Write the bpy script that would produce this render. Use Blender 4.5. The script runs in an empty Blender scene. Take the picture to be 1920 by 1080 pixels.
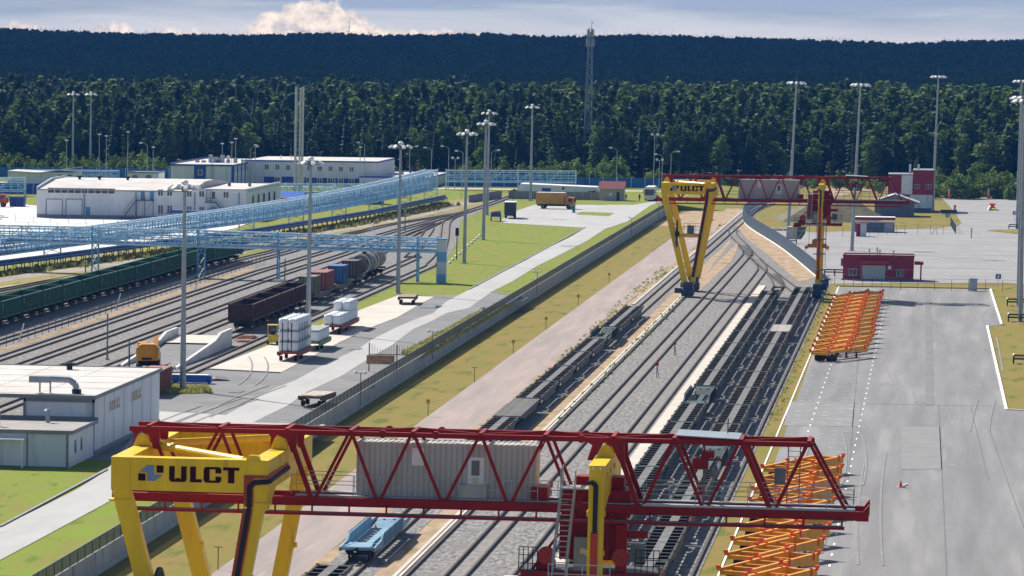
import bpy, math, random
import numpy as np
from mathutils import Vector, Matrix
random.seed(7); RNG = np.random.default_rng(7)
scene = bpy.context.scene
COL = scene.collection
PI = math.pi
# ---------------------------------------------------------------- camera (solved from the photograph)
F_PX, CX, CY, PITCH, YAW, ROLL, CAM_H = 8494.197, 39.305, 1416.183, .157897525, .196902535, .0074746, 40.278
_fw = Vector((-math.sin(YAW)*math.cos(PITCH), math.cos(YAW)*math.cos(PITCH), -math.sin(PITCH)))
_r = Vector((math.cos(YAW), math.sin(YAW), 0)); _u = _r.cross(_fw)
_R = _r*math.cos(ROLL)+_u*math.sin(ROLL); _U = -_r*math.sin(ROLL)+_u*math.cos(ROLL)
def _ray(px, py): return _fw+_R*((px-CX)/F_PX)-_U*((py-CY)/F_PX)
def ground(px, py, z=0.0):
    d = _ray(px, py); t = (z-CAM_H)/d.z
    return Vector((d.x*t, d.y*t, z))
def onY(px, py, Y):
    d = _ray(px, py); t = Y/d.y
    return Vector((d.x*t, Y, CAM_H+d.z*t))
def onX(px, py, X):
    d = _ray(px, py); t = X/d.x
    return Vector((X, d.y*t, CAM_H+d.z*t))
cam_d = bpy.data.cameras.new('camera'); cam = bpy.data.objects.new('camera', cam_d); COL.objects.link(cam)
M3 = Matrix((_R, _U, -_fw)).transposed()
cam.matrix_world = Matrix.Translation((0, 0, CAM_H)) @ M3.to_4x4()
cam_d.sensor_fit = 'HORIZONTAL'; cam_d.sensor_width = 36; cam_d.lens = F_PX/1920*36
cam_d.shift_x = (960-CX)/1920; cam_d.shift_y = (CY-540)/1920
cam_d.clip_start = 1; cam_d.clip_end = 60000
scene.camera = cam
LZ = 1.5           # level of the yard behind the retaining wall
ORD = ['zeroth','first','second','third','fourth','fifth','sixth','seventh','eighth','ninth','tenth','eleventh','twelfth','thirteenth','fourteenth','fifteenth','sixteenth','seventeenth','eighteenth','nineteenth','twentieth','twenty-first','twenty-second','twenty-third','twenty-fourth','twenty-fifth']
# ---------------------------------------------------------------- materials
MATS = {}
def mat(name, col, rough=.6, metal=0.0, var=.12, scale=.8, var2=None, spec=.4, bump=0.0, stretch=None, coord='obj', detail=6, objrand=0.0, wear=None, trans=0.0):
    if name in MATS: return MATS[name]
    m = bpy.data.materials.new(name); m.use_nodes = True; nt = m.node_tree; N = nt.nodes; L = nt.links
    b = N['Principled BSDF']; b.inputs['Roughness'].default_value = rough; b.inputs['Metallic'].default_value = metal
    b.inputs['Specular IOR Level'].default_value = spec
    if coord == 'pos':
        co = N.new('ShaderNodeNewGeometry').outputs['Position']
    else:
        co = N.new('ShaderNodeTexCoord').outputs['Object']
    if stretch:
        mp = N.new('ShaderNodeMapping'); mp.inputs['Scale'].default_value = stretch; L.new(co, mp.inputs['Vector']); co = mp.outputs['Vector']
    n1 = N.new('ShaderNodeTexNoise'); n1.inputs['Scale'].default_value = scale; n1.inputs['Detail'].default_value = detail; n1.inputs['Roughness'].default_value = .62
    L.new(co, n1.inputs['Vector'])
    rp = N.new('ShaderNodeValToRGB'); L.new(n1.outputs['Fac'], rp.inputs['Fac'])
    c = Vector(col); d = Vector(var2) if var2 else c*(1-var*1.6)
    e = c*(1+var) if not var2 else c*(1+var*.6)
    el = rp.color_ramp.elements
    el[0].position = .36; el[0].color = (*d, 1); el[1].position = .64; el[1].color = (*e, 1)
    out = rp.outputs['Color']
    if wear:   # (colour, scale, threshold)
        n2 = N.new('ShaderNodeTexNoise'); n2.inputs['Scale'].default_value = wear[1]; n2.inputs['Detail'].default_value = 8; L.new(co, n2.inputs['Vector'])
        r2 = N.new('ShaderNodeValToRGB'); r2.color_ramp.elements[0].position = wear[2]; r2.color_ramp.elements[1].position = min(1, wear[2]+.12)
        r2.color_ramp.elements[0].color = (0, 0, 0, 1); r2.color_ramp.elements[1].color = (1, 1, 1, 1)
        L.new(n2.outputs['Fac'], r2.inputs['Fac'])
        mx = N.new('ShaderNodeMix'); mx.data_type = 'RGBA'; L.new(r2.outputs['Color'], mx.inputs['Factor']); L.new(out, mx.inputs['A']); mx.inputs['B'].default_value = (*wear[0], 1)
        out = mx.outputs['Result']
    if objrand:
        oi = N.new('ShaderNodeObjectInfo'); hs = N.new('ShaderNodeHueSaturation')
        mr = N.new('ShaderNodeMapRange'); mr.inputs['To Min'].default_value = 1-objrand; mr.inputs['To Max'].default_value = 1+objrand
        L.new(oi.outputs['Random'], mr.inputs['Value']); L.new(mr.outputs['Result'], hs.inputs['Value']); L.new(out, hs.inputs['Color']); out = hs.outputs['Color']
    L.new(out, b.inputs['Base Color'])
    if trans:
        tr = N.new('ShaderNodeBsdfTranslucent'); L.new(out, tr.inputs['Color']); ms = N.new('ShaderNodeMixShader'); ms.inputs['Fac'].default_value = trans
        L.new(b.outputs[0], ms.inputs[1]); L.new(tr.outputs[0], ms.inputs[2]); L.new(ms.outputs[0], N['Material Output'].inputs['Surface'])
    if bump:
        bp = N.new('ShaderNodeBump'); bp.inputs['Strength'].default_value = bump; bp.inputs['Distance'].default_value = .1
        L.new(n1.outputs['Fac'], bp.inputs['Height']); L.new(bp.outputs['Normal'], b.inputs['Normal'])
    MATS[name] = m
    return m
def sat(*c): return c
YEL = mat('crane_yellow', (.80, .51, .004), .38, var=.08, scale=.7, spec=.35, wear=((.56, .31, .012), 1.6, .6), stretch=(1, 1, .22))
RED = mat('crane_red', (.27, .007, .008), .5, var=.12, scale=.7, spec=.2, wear=((.15, .016, .012), 1.8, .58), stretch=(.5, 1, 1))
ORA = mat('trailer_orange', (.86, .33, .006), .45, var=.1, scale=.8, objrand=.13, wear=((.55, .2, .03), 1.6, .66))
ORR = mat('corner_guide_red', (.88, .10, .012), .45, var=.1, scale=2)
GAL = mat('galvanised_steel', (.33, .36, .39), .45, .35, var=.1, scale=.6)
DGAL = mat('dull_steel', (.16, .18, .2), .55, .3, var=.15, scale=1)
BLK = mat('black_rubber_and_shade', (.012, .013, .016), .7, var=.2, scale=3)
DRK = mat('dark_steel', (.022, .022, .026), .6, .2, var=.3, scale=1.5, wear=((.07, .045, .032), 2, .62))
BOGIE = mat('bogie_iron', (.03, .026, .024), .75, .1, var=.3, scale=2)
NAVY = mat('bogie_blue', (.035, .055, .1), .5, var=.15, scale=1)
WHT = mat('white_paint', (.72, .73, .74), .5, var=.05, scale=.6)
GRYP = mat('grey_panel', (.47, .45, .43), .5, var=.08, scale=.5, stretch=(1, 1, .15))
GRYR = mat('grey_panel_rib_shade', (.36, .345, .33), .5, var=.08, scale=.5, stretch=(1, 1, .15))  # darker copy of the panel grey; relief shading of the ribs put into colour
GLS = mat('dark_glass', (.03, .04, .055), .12, var=.3, scale=1.2, spec=.7)
CHR = mat('marking_maroon', (.045, .002, .003), .7, var=.1, spec=.1)
LBL = mat('marking_blue', (.17, .24, .38), .5, var=.08)
GREENW = mat('wagon_green', (.026, .125, .078), .55, var=.16, scale=.9, objrand=.18, wear=((.05, .11, .09), 1.6, .6))
GREENF = mat('wagon_floor', (.06, .11, .13), .75, var=.3, scale=.6, objrand=.3)
BROWNW = mat('wagon_brown', (.075, .035, .028), .7, var=.25, scale=1.1, objrand=.2, wear=((.14, .075, .055), 1.4, .58))
CONC = mat('concrete', (.42, .41, .39), .85, var=.1, scale=.5, wear=((.25, .25, .24), .9, .63), coord='pos')
BLUE = mat('pipe_rack_blue', (.17, .42, .62), .5, var=.12, scale=.7)
LBLUE = mat('pipe_rack_pale', (.62, .74, .83), .5, var=.1, scale=.7)
DBLUE = mat('deep_blue', (.016, .07, .36), .45, var=.12, scale=.7)
FBLUE = mat('fence_blue', (.02, .12, .36), .5, var=.12, scale=.4, coord='pos')
CRIM = mat('crimson_cladding', (.26, .014, .035), .5, var=.08, scale=.5)
CLAD = mat('white_cladding', (.60, .63, .67), .5, var=.06, scale=.5, stretch=(1, 1, .2), wear=((.47, .49, .52), .8, .6))
ROOF = mat('pale_roof', (.47, .44, .42), .8, var=.1, scale=.25, wear=((.3, .29, .28), .5, .66))
TRIM = mat('grey_trim', (.2, .21, .22), .6, var=.08)
RUST = mat('rusty_iron', (.2, .075, .035), .85, var=.3, scale=2)
WOOD = mat('weathered_planks', (.27, .22, .18), .85, var=.25, scale=1.4, stretch=(.4, 3, 1))
BAG = mat('white_bag', (.78, .79, .82), .75, var=.06, scale=2.5, bump=.5)
SPINE = mat('wagon_walkway_grey', (.155, .155, .155), .9, var=.2, scale=1.3, spec=.1)
RUNG = mat('wagon_rung_grey', (.045, .044, .043), .85, var=.3, scale=1.3, spec=.15)
EXC = mat('machine_orange', (.70, .27, .01), .42, var=.1)
# ---------------------------------------------------------------- mesh builder
class MB:
    def __init__(s): s.v = []; s.f = []; s.m = []; s.cur = 0
    def add(s, vs, fs):
        o = len(s.v); s.v += [tuple(p) for p in vs]; s.f += [tuple(i+o for i in f) for f in fs]; s.m += [s.cur]*len(fs); return s
    def box(s, x0, x1, y0, y1, z0, z1):
        if x0 > x1: x0, x1 = x1, x0
        if y0 > y1: y0, y1 = y1, y0
        if z0 > z1: z0, z1 = z1, z0
        return s.add([(x0,y0,z0),(x1,y0,z0),(x1,y1,z0),(x0,y1,z0),(x0,y0,z1),(x1,y0,z1),(x1,y1,z1),(x0,y1,z1)],
                     [(0,3,2,1),(4,5,6,7),(0,1,5,4),(1,2,6,5),(2,3,7,6),(3,0,4,7)])
    def bar(s, p, q, w, h=None, up=(0,0,1)):
        h = h or w; p = Vector(p); q = Vector(q); d = (q-p).normalized(); u = Vector(up)
        if abs(d.dot(u)) > .98: u = Vector((0,1,0))
        a = d.cross(u).normalized()*(w/2); b = a.cross(d).normalized()*(h/2)
        vs = [p-a-b, p+a-b, p+a+b, p-a+b, q-a-b, q+a-b, q+a+b, q-a+b]
        return s.add(vs, [(0,1,2,3),(7,6,5,4),(0,4,5,1),(1,5,6,2),(2,6,7,3),(3,7,4,0)])
    def tube(s, p, q, r, r2=None, n=10, caps=True):
        r2 = r if r2 is None else r2; p = Vector(p); q = Vector(q); d = (q-p).normalized()
        u = Vector((0,0,1)) if abs(d.z) < .95 else Vector((1,0,0))
        a = d.cross(u).normalized(); b = d.cross(a).normalized(); vs = []
        for i in range(n):
            t = 2*PI*i/n; o = a*math.cos(t)+b*math.sin(t); vs += [p+o*r, q+o*r2]
        fs = [(2*i, 2*i+1, (2*i+3) % (2*n), (2*i+2) % (2*n)) for i in range(n)]
        if caps: fs += [tuple(range(0, 2*n, 2))[::-1], tuple(range(1, 2*n, 2))]
        return s.add(vs, fs)
    def prism(s, pts, ax, a, b):
        # pts: 2D outline; extruded along ax from a to b
        def P(u, v, w): return {'x': (w,u,v), 'y': (u,w,v), 'z': (u,v,w)}[ax]
        n = len(pts); vs = [P(u, v, a) for u, v in pts]+[P(u, v, b) for u, v in pts]
        fs = [tuple(range(n))[::-1], tuple(range(n, 2*n))]+[(i, (i+1) % n, n+(i+1) % n, n+i) for i in range(n)]
        return s.add(vs, fs)
    def ball(s, c, rx, ry=None, rz=None, n=10, k=6):
        ry = ry or rx; rz = rz or rx; vs = [(c[0], c[1], c[2]-rz)]
        for i in range(1, k):
            t = PI*i/k-PI/2
            for j in range(n):
                a = 2*PI*j/n; vs.append((c[0]+rx*math.cos(t)*math.cos(a), c[1]+ry*math.cos(t)*math.sin(a), c[2]+rz*math.sin(t)))
        vs.append((c[0], c[1], c[2]+rz)); fs = [(0, 1+(j+1) % n, 1+j) for j in range(n)]
        for i in range(k-2):
            for j in range(n): fs.append((1+i*n+j, 1+i*n+(j+1) % n, 1+(i+1)*n+(j+1) % n, 1+(i+1)*n+j))
        t = len(vs)-1; fs += [(t, 1+(k-2)*n+j, 1+(k-2)*n+(j+1) % n) for j in range(n)]
        return s.add(vs, fs)
    def build(s, name, mats, parent=None, loc=(0,0,0), smooth=False, bevel=0):
        me = bpy.data.meshes.new(name); me.from_pydata(s.v, [], s.f)
        mats = mats if isinstance(mats, (list, tuple)) else [mats]
        for m in mats: me.materials.append(m)
        if len(mats) > 1: me.polygons.foreach_set('material_index', s.m)
        if smooth: me.polygons.foreach_set('use_smooth', [True]*len(me.polygons))
        # consistent outward normals
        import bmesh
        bm = bmesh.new(); bm.from_mesh(me); bmesh.ops.recalc_face_normals(bm, faces=bm.faces); bm.to_mesh(me); bm.free()
        me.update()
        o = bpy.data.objects.new(name, me); COL.objects.link(o); o.location = loc
        if parent: o.parent = parent
        if bevel:
            bv = o.modifiers.new('bevel', 'BEVEL'); bv.width = bevel; bv.segments = 1; bv.limit_method = 'ANGLE'
        return o
def tag(o, label, cat, group=None):
    o['label'] = label; o['category'] = cat
    if group: o['group'] = group
    return o
def thing(name, label, cat, loc=(0,0,0), rz=0, group=None):
    o = bpy.data.objects.new(name, None); COL.objects.link(o); o.location = loc; o.rotation_euler = (0,0,rz); o.empty_display_size = 1
    return tag(o, label, cat, group)
KIDS = {}
def kids(o): return [c for c in COL.objects if c.parent == o]
def dup(root, loc=None, rz=None, label=None, group=None):
    def cp(o, par):
        c = o.copy(); COL.objects.link(c)
        if par: c.parent = par
        for ch in list(o.children): cp(ch, c)
        return c
    r = cp(root, None)
    if loc is not None: r.location = loc
    if rz is not None: r.rotation_euler = (0,0,rz)
    if label: r['label'] = label
    if group: r['group'] = group
    return r
def struct(o, kind='structure'): o['kind'] = kind; return o
def box_part(name, m, parent, *b, bevel=0): return MB().box(*b).build(name, m, parent, bevel=bevel)
HAZE, HCOL, SKY, EXPO = 4e-5, (.08, .34, 1.0, 1.0), .072, .75
# ---------------------------------------------------------------- sky, sun, render settings
SUN = Vector((-.83, .95, 1.0)).normalized()
SUN_EL = math.asin(SUN.z); SUN_AZ = math.atan2(SUN.x, SUN.y)
w = bpy.data.worlds.new('World'); scene.world = w; w.use_nodes = True
nt = w.node_tree; N = nt.nodes; L = nt.links
bg = N['Background']; bg.inputs['Strength'].default_value = SKY
sky = N.new('ShaderNodeTexSky'); sky.sky_type = 'NISHITA'; sky.sun_disc = False
sky.sun_elevation = SUN_EL; sky.sun_rotation = SUN_AZ; sky.altitude = 50; sky.air_density = 1.0; sky.dust_density = 1.2; sky.ozone_density = 1.5
tc = N.new('ShaderNodeTexCoord'); sep = N.new('ShaderNodeSeparateXYZ'); L.new(tc.outputs['Generated'], sep.inputs[0])
def mth(op, a, b=None, c=None):
    n = N.new('ShaderNodeMath'); n.operation = op
    for i, x in enumerate((a, b, c)):
        if x is None: continue
        if isinstance(x, (int, float)): n.inputs[i].default_value = x
        else: L.new(x, n.inputs[i])
    return n.outputs[0]
def ramp(fac, *stops):
    r = N.new('ShaderNodeValToRGB'); L.new(fac, r.inputs[0]); e = r.color_ramp.elements
    while len(e) < len(stops): e.new(.5)
    for el, (p, c) in zip(e, stops): el.position = p; el.color = (*c, 1)
    return r.outputs[0]
def mixc(f, a, b):
    n = N.new('ShaderNodeMix'); n.data_type = 'RGBA'; L.new(f, n.inputs['Factor'])
    for k, x in (('A', a), ('B', b)):
        if isinstance(x, tuple): n.inputs[k].default_value = (*x, 1)
        else: L.new(x, n.inputs[k])
    return n.outputs['Result']
az = mth('ARCTAN2', sep.outputs[0], sep.outputs[1]); el = mth('ARCSINE', sep.outputs[2])
def cloudvec(sx, sy, off=0.0):
    n = N.new('ShaderNodeCombineXYZ'); L.new(mth('MULTIPLY', az, sx), n.inputs[0]); L.new(mth('MULTIPLY', el, sy), n.inputs[1]); n.inputs[2].default_value = off
    return n.outputs[0]
def noise(vec, scale, detail=7, rough=.6, dist=0.0):
    n = N.new('ShaderNodeTexNoise'); L.new(vec, n.inputs['Vector']); n.inputs['Scale'].default_value = scale; n.inputs['Detail'].default_value = detail
    n.inputs['Roughness'].default_value = rough; n.inputs['Distortion'].default_value = dist
    return n.outputs['Fac']
K = .85/SKY
def k(r, g, b): return (r*K, g*K, b*K)
# high overcast deck near the horizon: blue grey with paler and darker bands
deck = ramp(noise(cloudvec(9, 75), 1.6, 6, .55, .4), (.33, k(.27, .32, .41)), (.5, k(.38, .42, .48)), (.68, k(.54, .55, .58)))
# warm glow low down
deck = mixc(ramp(mth('MULTIPLY', el, 100.0), (0.0, (.75, .75, .75)), (.45, (0, 0, 0))), deck, k(.60, .57, .58))
# darker bank along the top
top = mth('MULTIPLY', mth('SMOOTH_MIN', mth('MAXIMUM', mth('MULTIPLY', mth('SUBTRACT', el, .0052), 900.0), 0.0), 1.0, .2), ramp(noise(cloudvec(14, 160, 3.1), 1.3, 6, .6), (.42, (0, 0, 0)), (.56, (1, 1, 1))))
deck = mixc(top, deck, k(.30, .36, .46))
# cumulus heaps standing on the horizon
def heap(a0, wdt, h, seed):
    d = mth('DIVIDE', mth('SUBTRACT', az, a0), wdt); env = mth('MULTIPLY', mth('SUBTRACT', 1.0, mth('MULTIPLY', d, d)), h)
    nz = noise(cloudvec(150, 170, seed), 1.1, 8, .62, .25)
    lim = mth('ADD', env, mth('MULTIPLY', mth('SUBTRACT', nz, .5), .010))
    return mth('MINIMUM', mth('MAXIMUM', mth('MULTIPLY', mth('SUBTRACT', lim, el), 900.0), 0.0), 1.0)
def azpx(px): d = _ray(px, 60); return math.atan2(d.x, d.y)
shade = ramp(noise(cloudvec(240, 260, 1.7), 1.2, 8, .65), (.36, k(.50, .47, .47)), (.52, k(.78, .66, .57)), (.66, k(.98, .83, .68)))
for px, wd, h, sd in ((585, .0165, .0078, 0.0), (30, .0055, .0022, 2.2), (215, .0055, .0024, 4.4), (330, .005, .0018, 1.4), (760, .014, .0022, 6.1), (935, .010, .0012, 8.8)):
    deck = mixc(heap(azpx(px), wd, h, sd), deck, shade)
low = ramp(mth('MULTIPLY', el, 6.0), (0.10, (1, 1, 1)), (.6, (0, 0, 0)))
L.new(mixc(low, sky.outputs[0], deck), bg.inputs['Color'])
sd = bpy.data.lights.new('sun', 'SUN'); sd.energy = 5.0; sd.angle = math.radians(.5); sd.color = (1, .94, .84)
so = bpy.data.objects.new('sun', sd); COL.objects.link(so); so.rotation_euler = SUN.to_track_quat('Z', 'Y').to_euler(); so.location = (0, 200, 300)
scene.view_settings.view_transform = 'Standard'; scene.view_settings.look = 'None'; scene.view_settings.exposure = EXPO; scene.view_settings.gamma = 1
scene.cycles.use_denoising = True; scene.cycles.max_bounces = 6; scene.cycles.diffuse_bounces = 3; scene.cycles.glossy_bounces = 2
scene.cycles.volume_bounces = 0; scene.cycles.transparent_max_bounces = 6
# ---------------------------------------------------------------- ground
def sheet(name, pts, z, m, kind='structure', holes=None):
    me = bpy.data.meshes.new(name); n = len(pts)
    pts = [Vector(p) for p in pts]
    ar = sum(pts[i].x*pts[(i+1) % n].y-pts[(i+1) % n].x*pts[i].y for i in range(n))
    if ar < 0: pts = pts[::-1]
    from mathutils.geometry import tessellate_polygon
    tri = tessellate_polygon([[Vector((p.x, p.y, 0)) for p in pts]])
    me.from_pydata([(p.x, p.y, z) for p in pts], [], [t if (pts[t[1]]-pts[t[0]]).xy.to_3d().cross((pts[t[2]]-pts[t[0]]).xy.to_3d()).z > 0 else t[::-1] for t in tri])
    me.materials.append(m); o = bpy.data.objects.new(name, me); COL.objects.link(o); o['kind'] = kind
    return o
def gp(z, *px): return [ground(x, y, z) for x, y in px]
def rect(x0, x1, y0, y1): return [Vector((x0, y0, 0)), Vector((x1, y0, 0)), Vector((x1, y1, 0)), Vector((x0, y1, 0))]
GRASS = mat('bright_grass', (.145, .205, .022), .9, var=.2, scale=.45, var2=(.195, .18, .045), coord='pos', spec=.05, detail=11, wear=((.108, .158, .019), .9, .57), stretch=(1, .22, 1))
DRYG = mat('dry_grass', (.155, .145, .030), .9, var=.2, scale=.35, var2=(.225, .16, .05), coord='pos', spec=.05, detail=11, wear=((.105, .125, .022), .5, .55), stretch=(1, .22, 1))
SAND = mat('sandy_earth', (.38, .27, .18), .95, var=.15, scale=.6, var2=(.28, .20, .13), coord='pos', spec=.1, detail=10, wear=((.22, .19, .09), .5, .53), stretch=(1, .3, 1))
PATHM = mat('pink_gravel', (.335, .265, .245), .95, var=.1, scale=.5, var2=(.255, .225, .21), coord='pos', spec=.1, detail=11, stretch=(1, .06, 1), wear=((.37, .30, .26), .8, .58))
BALL = mat('ballast', (.215, .205, .203), .95, var=.35, scale=2.6, coord='pos', spec=.1, detail=9, bump=.3, wear=((.18, .165, .15), .3, .55), stretch=(1, .3, 1))
BALL2 = mat('trackbed_ballast', (.255, .235, .225), .95, var=.4, scale=1.7, coord='pos', spec=.1, detail=9, bump=.6)
ASPH = mat('asphalt', (.19, .188, .19), .85, var=.13, scale=.35, coord='pos', spec=.2, detail=11, wear=((.235, .23, .228), .35, .56), stretch=(1, .05, 1))
ASPD = mat('dark_asphalt', (.165, .165, .17), .85, var=.1, scale=.1, coord='pos', spec=.2, detail=11, wear=((.20, .195, .19), .3, .57))
CROAD = mat('concrete_road', (.36, .355, .35), .85, var=.06, scale=.2, coord='pos', spec=.2, detail=9, stretch=(1, .3, 1), wear=((.31, .305, .30), .6, .6))
CPAD = mat('pale_concrete', (.50, .455, .40), .85, var=.07, scale=.25, coord='pos', spec=.2, detail=9, wear=((.42, .385, .345), .5, .6))
CLOT = mat('white_paving', (.60, .575, .55), .85, var=.05, scale=.2, coord='pos', spec=.2, wear=((.48, .46, .44), .35, .6))
LINE = mat('road_paint', (.80, .79, .76), .7, var=.06, scale=2)
KERB = mat('kerb_stone', (.38, .37, .35), .85, var=.1, scale=1)
SEAM = mat('slab_seam', (.12, .12, .125), .9, var=.1, scale=1)
WX = -61.0
sheet('ground', rect(WX, 3000, 100, 9000), 0, DRYG)
sheet('yard_ground', rect(-3000, WX-.3, 100, 9000), LZ, GRASS)
MB().prism([(WX-.2, LZ), (WX-.2, .02), (WX+12, .02)], 'y', 1092, 9000).build('embankment', GRASS)['kind'] = 'structure'
# right side strips along the tracks
sheet('gravel_path', rect(-52.6, -45.9, 120, 1040), .02, PATHM)
rag = [Vector((-45.9+.35*math.sin(i*1.7)+.3*math.sin(i*.61), 120+i*9, 0)) for i in range(100)]
sheet('sand_strip', rag+[Vector((-44.9, 1011, 0)), Vector((-44.9, 120, 0))], .03, SAND)
sheet('track_ballast', rect(-44.9, -40.6, 120, 1300), .04, BALL)
sheet('sand_strip', rect(-40.6, -38.35, 120, 960), .03, SAND)
sheet('track_ballast', rect(-38.35, -16.55, 120, 790), .04, BALL)
for x in (-44.7,):
    MB().box(x-.22, x+.22, 700, 1250, 0, .16).build('kerb', KERB)['kind'] = 'structure'
MB().box(-28.0, -26.85, 120, 760, .03, .22).build('concrete_strip', CPAD)['kind'] = 'structure'
for x, s in ((-38.95, .16), (-38.55, .12)):
    MB().box(x-s, x+s, 120, 735, .0, .1).build('cable_channel', CPAD)['kind'] = 'structure'
# fork area beyond the far crane
sheet('track_ballast', [Vector(p) for p in ((-38.35,790,0),(-16.55,790,0),(-19,800,0),(-29,880,0),(-36.5,960,0),(-41,1020,0),(-40.6,960,0))], .04, BALL)
sheet('dry_grass_wedge', [Vector(p) for p in ((-38.2,738,0),(-36.8,738,0),(-36.3,850,0),(-37.5,900,0),(-38.6,925,0),(-38.4,800,0))], .06, SAND)
sheet('sand_strip', gp(.06, (1532,518),(1470,468),(1420,436),(1392,415),(1380,423),(1400,447),(1440,478),(1500,530)), .06, SAND)
sheet('sand_strip', [Vector(p) for p in ((-61,1000,0),(-46,1000,0),(-42,1110,0),(-56,1110,0))], .03, SAND)
# container yard on the right
sheet('asphalt_yard', gp(.03, (1568,538),(1857,543),(1878,609),(1851,612),(1887,769),(2100,778),(2100,1500),(1230,1500)), .03, ASPH)
ASPP = mat('patched_asphalt', (.205, .203, .204), .85, var=.06, scale=.3, coord='pos', spec=.2, detail=10)
sheet('asphalt_patch', gp(.05, (1690,800),(1765,800),(1768,880),(1690,880)), .05, ASPP)
sheet('asphalt_patch', gp(.05, (1480,752),(1615,755),(1612,800),(1470,798)), .05, ASPP)
sheet('asphalt_patch', gp(.05, (1735,545),(1745,545),(1752,760),(1735,760)), .05, ASPD)
for a, b in (((1470,754),(1887,762)), ((1820,762),(1853,900)), ((1615,600),(1590,900)), ((1760,760),(1775,1080)), ((1853,800),(1920,990))):
    p, q = ground(*a, .045), ground(*b, .045); MB().bar(p, q, .09, .01).build('slab_joint', SEAM)['kind'] = 'structure'
sheet('road_marking', rect(-15.16, -15.0, 120, 764), .06, LINE)
ml = MB()
for x in (-6.95, -12.05):
    y = 300
    while y < 735:
        ml.box(x-.08, x+.08, y, y+1.6, .05, .055); y += 7.7
for y in range(300, 735, 5):
    for x in (-13.8, -10.8, -9.2, -8.2):
        if (y*7+int(x*10)) % 3: ml.box(x-.35, x+.25, y+.1*x, y+.1*x+.14, .05, .055)
ml.build('road_marking', LINE)['kind'] = 'structure'
for a, b in (((1857,543),(1878,609)), ((1851,612),(1887,769)), ((1887,769),(2100,778))):
    p, q = ground(*a), ground(*b); p.z = q.z = .07; MB().bar(p, q, .3, .16).build('kerb', LINE)['kind'] = 'structure'
p, q = ground(1568,537), ground(1857,542); p.z = q.z = .07; MB().bar(p, q, .3, .16).build('kerb', TRIM)['kind'] = 'structure'
sheet('parking_lot', gp(.03, (1548,532),(1445,462),(1400,425),(1400,424),(1530,436),(1640,431),(1760,428),(1795,424),(1803,418),(1790,398),(1762,366),(1752,352),(1920,352),(2100,352),(2100,545),(1880,530)), .03, mat('concrete_slabs', (.255,.25,.25), .85, var=.08, scale=.1, coord='pos', spec=.2, detail=9, wear=((.25,.245,.245), .2, .56)))
for i in range(9):
    a, b = ground(1560+i*45, 440, .05), ground(1590+i*60, 528, .05); MB().bar(a, b, .1, .01).build('slab_joint', mat('pale_seam', (.21,.21,.215)))['kind'] = 'structure'
for i, y in enumerate((455, 475, 500)):
    a, b = ground(1500+i*20, y, .05), ground(1915, y+5, .05); MB().bar(a, b, .12, .01).build('slab_joint', MATS['pale_seam'])['kind'] = 'structure'
sheet('grass_island', gp(.08, (1850,432),(1870,430),(1990,434),(1990,440),(1905,438)), .08, DRYG)
sheet('grass_island', gp(.06, (1783,366),(1800,361),(2000,361),(2000,369),(1815,370)), .06, DRYG)
sheet('sand_mound', gp(.05, (1530,360),(1560,350),(1660,343),(1668,352),(1600,362),(1560,372)), .05, SAND)
# ---- left yard
Z = LZ
sheet('asphalt_yard', gp(Z+.02, (215,790),(300,700),(388,690),(745,556),(860,553),(885,545),(922,547),(990,558),(955,575),(905,580),(862,602),(800,635),(752,662),(760,666),(800,668))+[Vector((WX-.35,540,0)), Vector((WX-.35,410,0)), Vector((-83,410,0))], Z+.02, ASPD)
sheet('concrete_road', gp(Z+.04, (0,989),(87,946),(145,917),(200,882),(300,833),(425,777),(510,730),(555,712),(610,682),(675,652),(700,635),(747,612),(775,600),(812,587),(837,565),(880,543),(987,487),(1027,464),(1067,446),(1097,427),(1187,384),(1222,378),(1240,378),(1220,385),(1175,416),(1135,429),(1100,452),(1055,475),(1005,500),(962,527),(922,547),(880,577),(837,587),(810,602),(775,617),(735,647),(700,667),(640,705),(575,735),(540,760),(475,792),(350,858),(192,947),(75,1010),(0,1050),(-300,1200),(-300,1140)), Z+.04, CROAD)
sheet('concrete_apron', gp(Z+.05, (285,770),(425,778),(475,792),(610,796),(560,830),(350,858),(200,882),(240,830)), Z+.05, CROAD)
sheet('concrete_pad', gp(Z+.06, (388,692),(525,699),(640,640),(700,612),(745,595),(795,566),(815,556),(745,554)), Z+.06, CPAD)
sheet('concrete_lot', gp(Z+.03, (945,418),(1097,427),(1187,384),(1002,384),(965,396),(940,412)), Z+.03, CROAD)
sheet('grass_island', gp(Z+.05, (1080,402),(1090,397),(1152,399),(1142,405)), Z+.05, GRASS)
sheet('grass_island', gp(Z+.06, (310,739),(396,737),(390,728),(310,724)), Z+.06, DRYG)
sheet('puddle', gp(Z+.08, (785,577),(808,572),(830,574),(820,577)), Z+.08, mat('water', (.03,.05,.08), .08, var=.1, spec=.8))
for a, b in (((0,989),(200,882)), ((880,543),(1097,427)), ((388,693),(525,700)), ((922,548),(985,560))):
    p, q = ground(*a, Z), ground(*b, Z); p.z = q.z = Z+.08; MB().bar(p, q, .22, .14).build('kerb', TRIM)['kind'] = 'structure'
sheet('white_lot', gp(Z+.03, (-200,350),(60,385),(330,398),(500,380),(500,408),(440,428),(380,440),(330,447),(240,459),(120,475),(0,492),(-200,520)), Z+.03, CLOT)
sheet('shunting_yard_ballast', [Vector(p) for p in ((-124,120,0),(-83.1,120,0),(-83.1,720,0),(-84,800,0),(-90,880,0),(-99,970,0),(-100.8,1040,0),(-100.8,1205,0),(-104.6,1205,0),(-104.8,1040,0),(-108,1000,0),(-113.5,950,0),(-116.5,860,0),(-121.5,780,0),(-124,650,0))], Z+.03, BALL)
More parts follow.
